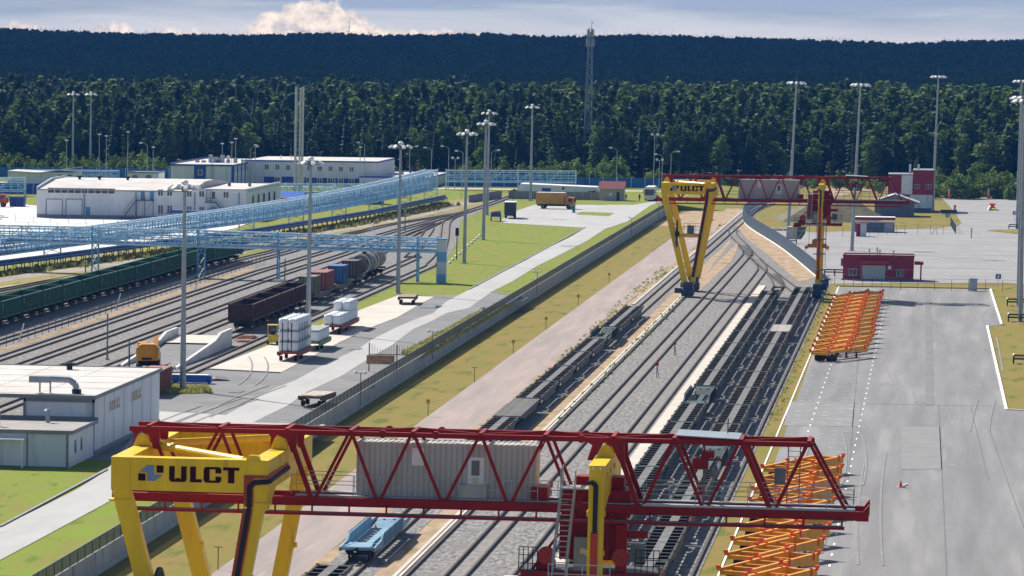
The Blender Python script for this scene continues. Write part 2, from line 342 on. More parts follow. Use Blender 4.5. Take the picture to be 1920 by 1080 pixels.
sheet('dirt_road', gp(Z+.06, (-80,535),(37,514),(137,502),(237,483),(330,463),(440,448),(547,435),(697,412),(800,392),(860,380),(905,371),(905,379),(860,389),(800,404),(697,424),(600,441),(547,448),(440,461),(330,476),(237,495),(137,511),(37,523),(-80,544)), Z+.06, mat('earth_road', (.30,.26,.22), .95, var=.15, scale=.2, coord='pos', spec=.1, wear=((.22,.19,.09), .3, .58)))
sheet('track_ballast', [Vector(p) for p in ((-145,600,0),(-136.6,690,0),(-128,790,0),(-121,830,0),(-124,650,0),(-124,560,0))], Z+.04, BALL2)
sheet('sand_strip', [Vector(p) for p in ((-113.4,450,0),(-112.0,450,0),(-111.6,760,0),(-113.2,760,0))], Z+.05, SAND)
sheet('dry_verge', gp(Z+.045, (-80,520),(0,506),(150,482),(300,460),(460,436),(600,418),(740,398),(842,376),(905,368),(905,384),(860,395),(735,418),(600,450),(470,472),(330,490),(200,508),(0,540),(-80,552)), Z+.045, mat('dry_verge', (.22,.20,.05), .9, var=.2, scale=.4, var2=(.27,.20,.09), coord='pos', spec=.05, detail=10, wear=((.13,.16,.03), .5, .55), stretch=(1,.25,1)))
a_, b_ = ground(-60,549,Z+.1), ground(205,508,Z+.1); MB().bar(a_, b_, .45, .12).build('kerb', CPAD)['kind'] = 'structure'
rs = random.Random(44)
def strips(name, n, xr, yr, lr, cvm, tlm, z, m_, xlim, wd=.22):
    vs, fs = [], []
    for i in range(n):
        x0, y0 = rs.uniform(*xr), rs.uniform(*yr); ln = rs.uniform(*lr); cv = rs.uniform(-cvm, cvm); tl = rs.uniform(-tlm, tlm); n_ = 12
        for sft in (0, 1.9):
            o = len(vs); zz = z+.0011*(2*i+(sft > 0))
            for k_ in range(n_+1):
                t = ln*k_/n_; x = max(xlim[0], min(xlim[1], x0+sft+tl*t+cv*t*t)); vs += [(x-wd/2, y0+t, zz), (x+wd/2, y0+t, zz)]
            fs += [(o+2*k_, o+2*k_+1, o+2*k_+3, o+2*k_+2) for k_ in range(n_)]
    MB().add(vs, fs).build(name, m_)['kind'] = 'structure'
strips('tyre_marks', 8, (-11, 8), (330, 680), (40, 110), .0006, .03, .058, mat('tyre_mark', (.183,.181,.182), .85, var=.10, scale=.5, coord='pos'), (-11.5, 9))
strips('tyre_marks', 4, (-78, -72), (430, 520), (20, 50), .002, .06, Z+.075, mat('pale_tyre_mark', (.177,.175,.172), .85, var=.1, scale=.5, coord='pos'), (-82, -61.8))
for i in range(9):
    x0, y0, r_ = rs.uniform(-10, 8), rs.uniform(320, 700), rs.uniform(.5, 1.3)
    sheet('oil_stain', [Vector((x0+r_*math.cos(t)*rs.uniform(.7,1.2), y0+2.5*r_*math.sin(t)*rs.uniform(.7,1.2), 0)) for t in [k_*PI/7 for k_ in range(14)]], .038+.0007*i, mat('oil_stain', (.165,.163,.165), .7, var=.12, coord='pos'))
for px in ((443,735),(690,727),(667,655)): p_ = ground(*px, Z); sheet('manhole_patch', rect(p_.x-.7, p_.x+.7, p_.y-1.6, p_.y+1.6), Z+.07, mat('manhole_patch', (.11,.115,.12), .8, var=.1))
sheet('gravel_road', rect(-300, -60, 1179, 1186), Z+.03, CPAD)
sheet('embankment_grass', [Vector(p) for p in ((-165,560,0),(-146,690,0),(-134,800,0),(-120,915,0),(-111,1040,0),(-114,1050,0),(-126,915,0),(-141,800,0),(-155,690,0),(-172,560,0))], Z+.02, DRYG)
# retaining wall with mesh fence on top
rw = thing('retaining_wall', 'long grey concrete retaining wall with a low mesh fence on top', 'wall', (WX, 650, 0))
m = MB()
for i in range(147):
    y0 = 170+i*6.3-650
    m.box(-.25, .03 if i % 4 else .05, y0+.02, y0+6.27, -.2, 1.74)
m.build('wall_panel', mat('wall_concrete', (.40,.39,.375), .9, var=.12, scale=.35, stretch=(1,1,.2), coord='pos', wear=((.17,.165,.16), .7, .6)), rw)
box_part('plinth', CONC, rw, -.2, .16, -480, 446, -.2, .42)
MESHF = mat('fence_mesh', (.085, .11, .115), .6, .2, var=.1)
nt2 = MESHF.node_tree; tcn = nt2.nodes.new('ShaderNodeTexCoord'); wv = nt2.nodes.new('ShaderNodeTexWave'); wv.wave_type = 'BANDS'; wv.bands_direction = 'Y'; wv.inputs['Scale'].default_value = 3.0; wv.inputs['Distortion'].default_value = 0
nt2.links.new(tcn.outputs['Object'], wv.inputs['Vector']); gt = nt2.nodes.new('ShaderNodeMath'); gt.operation = 'MULTIPLY_ADD'; gt.inputs[1].default_value = .15; gt.inputs[2].default_value = .62; nt2.links.new(wv.outputs['Fac'], gt.inputs[0])
nt2.links.new(gt.outputs[0], nt2.nodes['Principled BSDF'].inputs['Alpha'])
m = MB(); m.box(-.12, -.08, -480, 446, 1.78, 2.78); m.build('fence_mesh', MESHF, rw)
m = MB()
for i in range(307): y = -480+i*3.02; m.box(-.145, -.06, y, y+.045, 1.74, 2.8)
m.build('fence_posts', MESHF, rw); box_part('top_rail', mat('rail_grey', (.16,.18,.19), .6, .2), rw, -.13, -.07, -480, 446, 2.78, 2.82)
# ---------------------------------------------------------------- railway tracks
RAIL = mat('rail_steel', (.05, .036, .03), .55, .4, var=.2, scale=1)
SLP = mat('concrete_sleeper', (.30, .275, .25), .9, var=.2, scale=1, coord='pos')
def smooth(pts, n=8):
    P = [Vector((*p, 0)) for p in pts]; out = []
    for i in range(len(P)-1):
        a = P[max(i-1, 0)]; b = P[i]; c = P[i+1]; d = P[min(i+2, len(P)-1)]
        st = max(1, min(n, int((c-b).length/8)))
        for k_ in range(st):
            t = k_/st; out.append(.5*((2*b)+(c-a)*t+(2*a-5*b+4*c-d)*t*t+(3*b-a-3*c+d)*t*t*t))
    return out+[P[-1]]
def track(pts, z, sleepers=True, gauge=.78, name='railway_track'):
    P = smooth(pts); root = bpy.data.objects.new(name, None); COL.objects.link(root); root['kind'] = 'structure'
    T = [(P[min(i+1, len(P)-1)]-P[max(i-1, 0)]).normalized() for i in range(len(P))]
    for s in (-1, 1):
        m = MB(); vs = []
        for p, t in zip(P, T):
            n = Vector((t.y, -t.x, 0)); c = p+n*gauge*s
            for du, dz in ((-.085, z+.06), (-.085, z+.24), (.085, z+.24), (.085, z+.06)): q = c+n*du; vs.append((q.x, q.y, dz))
        fs = []
        for i in range(len(P)-1):
            for j in range(4): a = i*4+j; b = i*4+(j+1) % 4; fs.append((a, b, b+4, a+4))
        m.add(vs, fs); m.build('rail', RAIL, root)
    if sleepers:
        m = MB(); acc = 0
        for a, b in zip(P, P[1:]):
            d = b-a; ln = d.length; t = d/ln if ln else Vector((0,1,0)); n = Vector((t.y, -t.x, 0)); s_ = -acc
            while s_+.62 <= ln:
                s_ += .62; c = a+t*s_; q = c+Vector((0,0,z-.007)); m.bar(q-n*1.3, q+n*1.3, .26, .05)
            acc = ln-s_
        m.build('sleepers', SLP, root)
    return root
track([(-42.7,120),(-42.7,700),(-42.5,900),(-42.3,1050),(-41.5,1150),(-39,1230),(-36,1300)], .03)
for x, far in ((-34.4, [(-34.4,855),(-34.7,875),(-35.6,893),(-37.0,912)]), (-29.4, [(-29.4,800),(-29.7,818),(-30.7,836),(-32.2,854)]), (-24.7, [(-24.7,745),(-25.0,763),(-26.0,781),(-27.4,800)]), (-19.9, [(-19.9,715),(-20.3,728),(-21.2,742),(-27.0,800),(-32.0,852),(-36.9,911),(-41.2,962),(-42.2,985)])):
    track([(x,120),(x,700)]+far, .03)
def crane_rail(x):
    MB().box(x-.1, x+.1, 120, 765, .05, .24).build('crane_rail', RAIL)['kind'] = 'structure'
crane_rail(-38.05); crane_rail(-17.0)
LT = [[(-115.7,120),(-115.7,700),(-114.5,820),(-112.3,925),(-109.6,960),(-105.0,1000),(-102.7,1040),(-102.7,1205)],
      [(-109.8,120),(-109.8,680),(-109.2,770),(-107.7,860),(-106.3,930),(-104.4,985),(-102.9,1035)],
      [(-105.05,120),(-105.05,680),(-103.9,800),(-103.2,900),(-103.1,980),(-102.75,1030)],
      [(-100.0,120),(-100.0,700),(-99.9,800),(-100.9,880),(-102.6,960)],
      [(-94.8,120),(-94.8,690),(-96.8,790),(-100.3,870),(-102.3,940)],
      [(-89.5,120),(-89.5,740),(-91.6,810),(-96.2,870),(-101,930)],
      [(-84.2,120),(-84.2,700),(-85.2,790),(-92.5,876),(-101.3,965),(-102.8,1005)],
      [(-122.9,120),(-122.9,500),(-122.4,604),(-121.3,700),(-120.4,750),(-118.6,800),(-115.6,870),(-112.9,915)]]
for p in LT: track(p, LZ+.02)
track([(-146,590),(-139.5,680),(-133.7,745),(-126.5,800),(-120.2,850),(-115.4,890)], LZ+.03)
track([(-141.5,600),(-137,660),(-133.2,730),(-131,755)], LZ+.03)
# ---------------------------------------------------------------- gantry cranes
CX0, CY0 = -27.6, 239.0      # local origin of the near crane: X middle, front face of the lettered beam
def lx(x): return x-CX0
def crane():
    c = thing('gantry_crane', 'near yellow and red rail gantry crane across the foreground with lettered yellow portal frame', 'gantry crane', (CX0, CY0, 0), 0, 'container gantry cranes')
    L0, L1 = lx(-42.86), lx(-34.34); TOP, BOT = 17.9, 16.13
    # front beam with panel edge plates and lettering
    m = MB(); m.box(L0, L1, 0, .9, BOT, TOP-.05); m.box(L0, L1, -.06, .96, TOP-.05, TOP); m.box(L0+1.02, L0+1.06, -.03, 0, BOT, TOP-.05); m.box(L1-1.14, L1-1.10, -.03, 0, BOT, TOP-.05)
    fb = m.build('front_beam', YEL, c)
    def X(px): return L0+(px-473)/118.7+lx(-39.69)-L0
    t, b = 17.48, 16.64
    def letter(polys, name='letter'):
        m = MB()
        for p in polys: m.prism([(X(u), v) for u, v in p], 'y', -.035, -.003)
        m.build(name, CHR, fb)
    h = t-b
    letter([[(473,t),(508,t),(508,b+.12),(473,b+.12)], [(550,t),(585,t),(585,b+.12),(550,b+.12)], [(485,b),(573,b),(585,b+.118),(473,b+.118)], [(508,b+.122),(550,b+.122),(540,b+.2),(518,b+.2)]])
    letter([[(608,t),(645,t),(645,b+.17),(608,b+.17)], [(608,b+.168),(645,b+.168),(645,b+.166),(683,b+.166),(683,b),(608,b)]])
    letter([[(695,b+.12),(733,b+.12),(733,t-.12),(695,t-.12)], [(695,t-.118),(808,t-.118),(796,t),(707,t)], [(695,b+.118),(808,b+.118),(796,b),(707,b)], [(771,t-.122),(808,t-.122),(808,t-.33),(771,t-.33)], [(771,b+.122),(808,b+.122),(808,b+.33),(771,b+.33)]])
    letter([[(820,t),(923,t),(923,t-.16),(820,t-.16)], [(852,t-.162),(892,t-.162),(892,b),(852,b)]])
    def E(u, v): return (lx(-41.37+(u-475)/277), 17.5-(v-740)/277)
    for sq in ([(475,868),(583,868),(583,973),(475,973)], [(750,742),(853,742),(853,850),(750,850)]):
        m = MB(); m.prism([E(*p) for p in sq], 'y', -.035, -.003); m.build('emblem_square', CHR, fb)
    m = MB(); m.prism([E(*p) for p in ((490,842),(610,740),(712,740),(712,875),(845,880),(725,975),(610,975),(610,847))], 'y', -.035, -.003); m.build('emblem_arrow', LBL, fb)
    m = MB(); m.box(L0, L1, 16.6, 17.5, BOT, TOP-.05); m.box(L0, L1, 16.54, 17.56, TOP-.05, TOP); 
    for z in (16.5, 17.0, 17.4): m.box(L0+1, L1-1, 16.56, 16.6, z, z+.05)
    m.build('rear_beam', YEL, c)
    for x0, x1 in ((L0, L0+.98), (L1-.98, L1)):
        m = MB(); m.box(x0, x1, .9, 16.6, BOT+.1, TOP-.02)
        for y in (3.5, 6.2, 9.5, 12.5): m.tube((x1+.03 if x1 > -10 else x0-.03, y, 17.2), (x1 if x1 > -10 else x0, y, 17.2), .13)
        m.build('side_beam', YEL, c)
    # gusset below the right front corner
    m = MB(); m.prism([(.1, BOT+.1), (3.6, BOT+.1), (.9, 15.2), (.1, 15.2)], 'x', L1-.9, L1-.06); m.build('corner_gusset', YEL, c)
    for y0, yy in ((7.2, 1), (10.0, 1)):
        pass
    m = MB(); m.tube((L0+1.2, 7.9, 17.85), (L1-1.5, 1.3, 17.75), .22, n=12); m.tube((L0+2.1, 7.3, 17.83), (L0+2.25, 7.2, 17.83), .26, n=12); m.build('diagonal_strut', YEL, c)
    m = MB(); m.tube((L0+1.2, 9.6, 17.85), (L1-1.5, 16.2, 17.75), .2, n=12); m.build('diagonal_strut', YEL, c)
    m = MB(); m.prism([(L1-1.2, TOP), (L1-.45, TOP), (L1-.52, TOP+.2), (L1-.65, TOP+.26), (L1-1.0, TOP+.26), (L1-1.13, TOP+.2)], 'y', .0, .3); m.build('lifting_lug', YEL, c)
    # V legs
    for yc in (.45, 17.05):
        for a, b_ in (((-42.35, BOT+.02), (-38.45, 1.9)), ((-34.85, BOT+.02), (-37.35, 2.2))):
            p = Vector((lx(a[0]), yc, a[1])); q = Vector((lx(b_[0]), yc, b_[1])); mid = p.lerp(q, .03)
            m = MB(); m.bar(p, q, .95 if a[0] < -40 else .85, .8, up=(0,1,0)); 
            m.box(p.x-.62, p.x+.62, yc-.5, yc+.5, 15.55, 15.62)
            k_ = p.lerp(q, .33); m.tube((k_.x+.45, yc-.3, k_.z), (k_.x+.65, yc-.3, k_.z), .16, n=8)
            m.build('leg', YEL, c)
        if yc < 5: m = MB(); m.box(lx(-40.1), lx(-36.2), yc-.3, yc+.3, 9.4, 9.95); m.build('tie_beam', YEL, c)
        m = MB(); m.box(lx(-38.75), lx(-37.2), yc-1.6, yc+1.6, 1.0, 2.4); m.box(lx(-39.0), lx(-37.1), yc-2.2, yc-1.0, .25, 1.3); m.box(lx(-39.0), lx(-37.1), yc+1.0, yc+2.2, .25, 1.3)
        m.box(lx(-40.1), lx(-38.9), yc-2.0, yc-1.0, .7, 1.5)
        bg_ = m.build('bogie', NAVY, c)
        for yy in (-1.9, -1.2, 1.2, 1.9): MB().tube((lx(-38.25), yc+yy, .55), (lx(-37.85), yc+yy, .55), .32, n=12).build('wheel', DRK, bg_)
    # platform, reel and ladder on the V leg
    m = MB(); m.box(lx(-39.1), lx(-36.0), -.9, -.05, 9.95, 10.03)
    for x in (-38.9, -38.0, -37.1, -36.2): m.box(lx(x)-.03, lx(x)+.03, -.9, -.84, 10.03, 11.6)
    for z in (10.6, 11.1, 11.6): m.box(lx(-38.9), lx(-36.17), -.9, -.85, z, z+.05)
    m.box(lx(-38.4), lx(-37.3), -.6, -.2, 10.04, 11.3)
    m.build('leg_platform', DGAL, c)
    m = MB(); R_ = 2.0
    for k_ in range(28):
        a, b2 = 2*PI*k_/28, 2*PI*(k_+1)/28
        for r_ in (R_, R_-.35, R_-.7): m.bar((lx(-40.0), -1.1+r_*math.cos(a), 10+r_*math.sin(a)), (lx(-40.0), -1.1+r_*math.cos(b2), 10+r_*math.sin(b2)), .14, .3)
    for k_ in range(12): a = 2*PI*k_/12; m.bar((lx(-40.0), -1.1, 10), (lx(-40.0), -1.1+R_*math.cos(a), 10+R_*math.sin(a)), .1, .1)
    m.tube((lx(-40.3), -1.1, 10), (lx(-39.6), -1.1, 10), .4); m.build('cable_reel', BLK, c)
    # cable tray down the right V leg (black cable in a red channel)
    red_tray = MB(); red_tray.bar((lx(-35.4), -.06, 15.3), (lx(-37.3), -.06, 3.2), .52, .06, up=(0,1,0)); red_tray.box(lx(-35.63), lx(-35.12), -.09, -.03, 15.4, 17.0); red_tray.box(lx(-35.63), lx(-34.32), -.09, -.03, 16.95, 17.1)
    red_tray.bar((L1+.04, -.05, 16.95), (L1+.04, 7.3, 16.9), .07, .45); tr = red_tray.build('cable_tray', mat('tray_red', (.42,.05,.012), .5), c)
    m = MB(); m.bar((lx(-35.35), -.14, 15.3), (lx(-37.25), -.14, 3.2), .24, .1, up=(0,1,0)); m.tube((lx(-35.33), -.14, 15.25), (lx(-35.33), -.14, 16.5), .13); m.tube((lx(-35.33), -.14, 16.45), (lx(-35.05), -.14, 16.72), .14); m.tube((lx(-35.05), -.14, 16.72), (L1+.05, -.14, 16.78), .14); m.tube((L1+.1, -.14, 16.8), (L1+.1, 7.0, 16.9), .13); m.build('cable', BLK, tr)
    # right legs
    for i, (y0, y1) in enumerate(((2.0, 2.95), (14.6, 15.55))):
        m = MB(); m.box(lx(-17.45), lx(-16.66), y0, y1, 2.3, 15.4); m.box(lx(-17.5), lx(-16.61), y0-.05, y1+.05, 15.4, 15.5); m.box(lx(-17.45), lx(-16.66), y0, y1, 15.5, 17.62)
        for z in (15.3, 13.2): m.tube((lx(-17.55), y0+.3, z), (lx(-17.45), y0+.3, z), .15, n=8); m.tube((lx(-16.66), y0+.3, z), (lx(-16.55), y0+.3, z), .15, n=8)
        m.build('leg', YEL, c)
        m = MB(); m.box(lx(-17.8), lx(-16.3), y0-1.4, y1+1.4, 1.1, 2.4); m.box(lx(-17.9), lx(-16.4), y0-2.0, y0-.7, .25, 1.4); m.box(lx(-17.9), lx(-16.4), y1+.7, y1+2.0, .25, 1.4); m.box(lx(-16.3), lx(-15.6), y0-.2, y1+.2, 1.4, 2.6); m.box(lx(-17.4), lx(-16.8), y0-1.42, y0-1.38, 1.6, 2.3)
        bg_ = m.build('bogie', NAVY, c)
        for yy in (y0-1.7, y0-.95, y1+.95, y1+1.7): MB().tube((lx(-17.2), yy, .55), (lx(-16.8), yy, .55), .32, n=12).build('wheel', DRK, bg_)
    m = MB(); m.prism([(1.95, 17.85), (15.6, 17.85), (15.6, 17.2), (13.6, 15.5), (11.2, 15.9), (6.2, 15.9), (4.2, 15.5), (2.95, 15.5), (2.95, 17.6), (1.95, 17.6)], 'x', lx(-17.44), lx(-16.67)); m.box(lx(-17.5), lx(-16.6), 1.9, 15.65, 17.85, 17.9)
    for y in (4.4, 7.0, 9.8): m.tube((lx(-16.66), y, 17.2), (lx(-16.6), y, 17.2), .15, n=8)
    m.build('side_beam', YEL, c)
    for dx in (-.2, .2): MB().tube((lx(-17.05)+dx, 1.93, 17.75), (lx(-17.05)+dx, 1.96, 17.75), .07).build('lifting_eye', LINE, c)
    m = MB(); m.box(lx(-17.28), lx(-16.9), 1.93, 1.985, 3.0, 14.35); st = m.build('leg_stripe', mat('signal_red', (.50,.035,.012), .5, var=.08), c)
    m = MB(); m.tube((lx(-17.5), 1.88, 17.0), (lx(-17.2), 1.88, 17.0), .12); m.tube((lx(-17.2), 1.88, 17.0), (lx(-17.07), 1.88, 16.8), .13); m.tube((lx(-17.07), 1.88, 16.85), (lx(-17.07), 1.88, 14.3), .13); m.build('cable', BLK, c)
    # pivots and saddle plates carrying the truss
    YF, YR = 7.3, 10.3
    for xs, yy in ((-42.4, YF), (-34.75, YF), (-16.95, YF), (-42.4, YR), (-34.75, YR), (-16.95, YR)):
        x = lx(xs); m = MB(); m.prism([(x-.5, 17.9), (x+.5, 17.9), (x+.24, 18.45), (x+.1, 18.56), (x-.1, 18.56), (x-.24, 18.45)], 'y', yy-.2, yy+.12)
        m.tube((x, yy-.25, 18.25), (x, yy-.2, 18.25), .2, n=12); m.build('pivot_lug', YEL, c)
        m = MB()
        o = [(x-.78, 18.82), (x-.5, 18.55), (x-.55, 17.95), (x-.85, 17.72), (x-.62, 17.72), (x-.36, 18.4), (x-.16, 18.66), (x+.16, 18.66), (x+.36, 18.4), (x+.62, 17.72), (x+.88, 17.72), (x+.95, 18.82)]
        if xs > -20: o = [(x-1.2, 18.82), (x-.75, 18.5), (x-.95, 17.9), (x-1.0, 17.7), (x-.7, 17.7), (x-.36, 18.4), (x-.16, 18.66), (x+.16, 18.66), (x+.36, 18.4), (x+.7, 17.7), (x+1.0, 17.7), (x+.95, 18.82)]
        m.prism(o, 'y', yy-.12, yy+.12); m.box(x+.5, x+.8, yy+.12, yy+1.0 if yy < 9 else yy+.14, 18.1, 18.75); m.build('saddle_plate', RED, c)
    # truss
    xl, xr = lx(-43.15), lx(-5.92)
    for yy in (YF, YR):
        m = MB(); m.box(xl, xr, yy-.13, yy+.13, 18.82, 18.95); m.box(xl, xr, yy-.03, yy+.03, 18.68, 18.82)
        for x in (-26.2, -18.3, -29.1): m.tube((lx(x), yy-.16, 18.84), (lx(x), yy+.16, 18.84), .22, n=12)
        m.build('top_chord', RED, c)
    for yy in (YF-.1, YR+.1):
        m = MB(); m.box(lx(-43.7), lx(-3.2), yy-.22, yy+.22, 14.83, 15.3)
        for x in (-43.7, -3.2): m.prism([(lx(x)-.35, 14.8), (lx(x)+.35, 14.8), (lx(x)+(.35 if x > -20 else -.35), 15.7)], 'y', yy-.24, yy+.24)
        m.build('bottom_chord', RED, c)
    tops = [-42.1, -38.12, -34.4, -30.89, -27.47, -23.77, -20.27, -16.6, -13.32, -9.76, -6.14]
    bots = [-43.3, -40.15, -36.45, -32.85, -29.26, -25.7, -22.12, -18.57, -15.02, -11.56, -7.94, -3.9]
    for yy in (YF, YR):
        yb = yy+(-.1 if yy == YF else .1)
        for i, t_ in enumerate(tops):
            for b_ in (bots[i], bots[i+1]):
                s_ = -.12 if b_ < t_ else .12
                heavy = abs(t_+34.4) < .1 or abs(t_+16.6) < .1 or (abs(t_+9.76) < .1 and b_ > t_)
                m = MB(); m.bar((lx(t_)+s_, yy, 18.75), (lx(b_)-s_, yb, 15.25), .26 if heavy else .17, .26 if heavy else .17, up=(0,1,0)); m.build('diagonal_brace', RED, c)
    m = MB()
    for i, t_ in enumerate(tops): m.bar((lx(t_), YF-.1, 18.98), (lx(t_), YR+.1, 18.98), .2, .1)
    m.build('cross_tie', RED, c)
    m = MB()
    for i in range(len(tops)-1): m.bar((lx(tops[i])+.2, YF+.1 if i % 2 else YR-.1, 18.96), (lx(tops[i+1])-.2, YR-.1 if i % 2 else YF+.1, 18.96), .12, .08)
    m.build('wind_brace', RED, c)
    m = MB()
    for i, b_ in enumerate(bots): m.bar((lx(b_), YF, 14.9), (lx(b_), YR, 14.9), .2, .2)
    m.build('floor_tie', RED, c)
    # walkways and railings
    m = MB(); m.box(lx(-33.9), lx(-3.6), YF+.15, YF+.75, 15.32, 15.38); m.box(lx(-14.9), lx(-3.6), YF-.28, YF-.26, 15.3, 15.42)
    m.box(lx(-33.9), lx(-3.6), YR-.8, YR-.15, 15.32, 15.38); m.build('walkway', GAL, c)
    m = MB()
    for x0, x1, yy in ((-34.2, -30.7, YF+.72), (-20.5, -18.6, YF+.72), (-14.9, -3.7, YF+.12), (-14.9, -3.7, YR-.15), (-34.2, -30.7, YR-.15), (-30.7, -20.6, YF+.14)):
        n_ = max(2, int((x1-x0)/1.3)); 
        for i in range(n_+1): x = lx(x0+(x1-x0)*i/n_); m.box(x-.02, x+.02, yy-.02, yy+.02, 15.38, 16.45)
        for z in (15.9, 16.42): m.box(lx(x0), lx(x1), yy-.018, yy+.018, z, z+.04)
    m.build('railing', GAL, c)
    m = MB(); m.box(lx(-43.1), lx(-4.1), YF-.95, YF-.4, 14.44, 14.5); m.box(lx(-43.1), lx(-4.1), YF-1.0, YF-.95, 14.38, 14.52); 
    for i in range(20): x = lx(-43.0)+i*2.04; m.box(x-.05, x+.05, YF-.98, YF-.9, 14.5, 14.95); m.box(x-.05, x+.05, YF-.95, YF-.2, 14.86, 14.95)
    m.build('service_ledge', RED, c)
    box_part('ledge_grating', DGAL, c, lx(-43), lx(-4.2), YF-.9, YF-.45, 14.5, 14.56)
    # machinery house
    m = MB(); m.box(lx(-30.62), lx(-20.75), YF+.78, YR-.1, 15.36, 18.25)
    for i in range(33): x = lx(-30.55)+i*.3; m.cur = 1; m.box(x, x+.1, YF+.745, YF+.779, 15.4, 18.2)
    hs = m.build('machinery_house', [GRYP, GRYR], c)
    m = MB(); m.box(lx(-30.66), lx(-20.71), YF+.74, YR-.05, 18.25, 18.33)
    for i in range(34): m.box(lx(-30.6)+i*.3, lx(-30.6)+i*.3+.14, YF+.72, YR-.04, 18.33, 18.36)
    m.build('roof', GRYP, hs)
    m = MB(); m.box(lx(-24.5), lx(-23.6), YF+.72, YF+.754, 16.12, 17.62); dr = m.build('door', WHT, hs)
    box_part('window', GLS, hs, lx(-24.29), lx(-23.85), YF+.70, YF+.718, 16.62, 17.45)
    m = MB(); m.box(lx(-24.2), lx(-23.9), YF+.70, YF+.718, 16.2, 16.5); m.build('warning_sign', mat('sign_cream', (.6,.5,.3), .6), hs)
    box_part('vent_box', WHT, hs, lx(-27.55), lx(-26.9), YF+.6, YF+.754, 17.1, 18.05)
    box_part('door_step', CONC, hs, lx(-24.9), lx(-23.4), YF+.4, YF+.75, 15.4, 16.12)
    # grey roof panel over the right half
    m = MB(); m.prism([(lx(-13.25), 19.15), (lx(-9.85), 19.02), (lx(-9.85), 19.07), (lx(-13.25), 19.2)], 'y', YF-.3, YR+.5); m.build('roof_panel', mat('grey_sheet', (.26,.30,.34), .45, .3, var=.06), c)
    m = MB(); m.box(lx(-11.9), lx(-11.2), YF+.7, YF+1.6, 17.9, 18.25); m.box(lx(-12.3), lx(-11.5), YF+.5, YF+1.4, 17.3, 17.9); m.box(lx(-11.5), lx(-10.6), YF+.9, YF+1.1, 17.75, 17.85); m.box(lx(-11.8), lx(-11.7), YF+1, YF+1.1, 18.2, 18.8); m.build('hoist_unit', RED, c)
    m = MB(); m.tube((lx(-11.7), YF+.9, 15.4), (lx(-11.7), YF+.9, 17.3), .08); m.ball((lx(-11.2), YF+.9, 17.2), .25, .2, .4); m.build('hoist_gear', DGAL, c)
    # ladders
    m = MB()
    for x in (-7.3, -6.65): m.box(lx(x)-.03, lx(x)+.03, YR-.3, YR-.24, 15.3, 18.6)
    for i in range(11): m.box(lx(-7.3), lx(-6.65), YR-.29, YR-.25, 15.5+i*.3, 15.53+i*.3)
    m.build('ladder', DGAL, c)
    m = MB(); m.tube((lx(-10.6), YR, 18.9), (lx(-10.6), YR, 19.9), .04); m.box(lx(-8), lx(-7.4), YR-.5, YR-.4, 16.4, 17.3); m.build('lamp_post', DGAL, c)
    # ship ladder and landing beside the right leg
    m = MB()
    p0, p1 = Vector((lx(-18.95), 2.2, 11.8)), Vector((lx(-18.75), 5.2, 16.3))
    for s_ in (-.36, .36):
        o = Vector((s_, 0, 0)); m.bar(p0+o, p1+o, .07, .2); m.bar(p0+o+Vector((0,0,1)), p1+o+Vector((0,0,1)), .05, .05)
        for i in range(6): q = p0.lerp(p1, i/5)+o; m.bar(q, q+Vector((0,0,1)), .04)
    for i in range(18): q = p0.lerp(p1, i/17); m.box(q.x-.36, q.x+.36, q.y-.05, q.y+.12, q.z-.015, q.z+.015)
    m.box(lx(-19.5), lx(-16.1), 1.0, 2.1, 11.55, 11.62)
    for x in (-19.4, -18.4, -17.6, -16.8, -16.15): m.box(lx(x)-.025, lx(x)+.025, 1.0, 1.05, 11.62, 12.7)
    for z in (12.15, 12.66): m.box(lx(-19.4), lx(-16.12), 1.0, 1.04, z, z+.04)
    m.box(lx(-19.2), lx(-17.6), 5.2, 7.2, 16.28, 16.34)
    for x in (-19.2, -17.6):
        for y in (5.2, 6.2, 7.1): m.box(lx(x)-.02, lx(x)+.02, y, y+.04, 16.34, 17.4)
        for z in (16.8, 17.38): m.box(lx(x)-.02, lx(x)+.02, 5.2, 7.14, z, z+.04)
    m.build('ship_ladder', GAL, c)
    m = MB()
    for z in (9.3, 7.0, 4.5):
        m.box(lx(-17.95), lx(-16.05), 1.2, 1.98, z, z+.12); m.box(lx(-16.6), lx(-16.0), 1.98, 3.1, z, z+.12)
    for x in (-16.35, -15.95): m.box(lx(x)-.03, lx(x)+.03, 1.3, 1.36, 3.2, 12)
    for i in range(26): m.box(lx(-16.35), lx(-15.95), 1.31, 1.35, 3.4+i*.33, 3.43+i*.33)
    m.build('leg_ladder', DGAL, c)
    return c
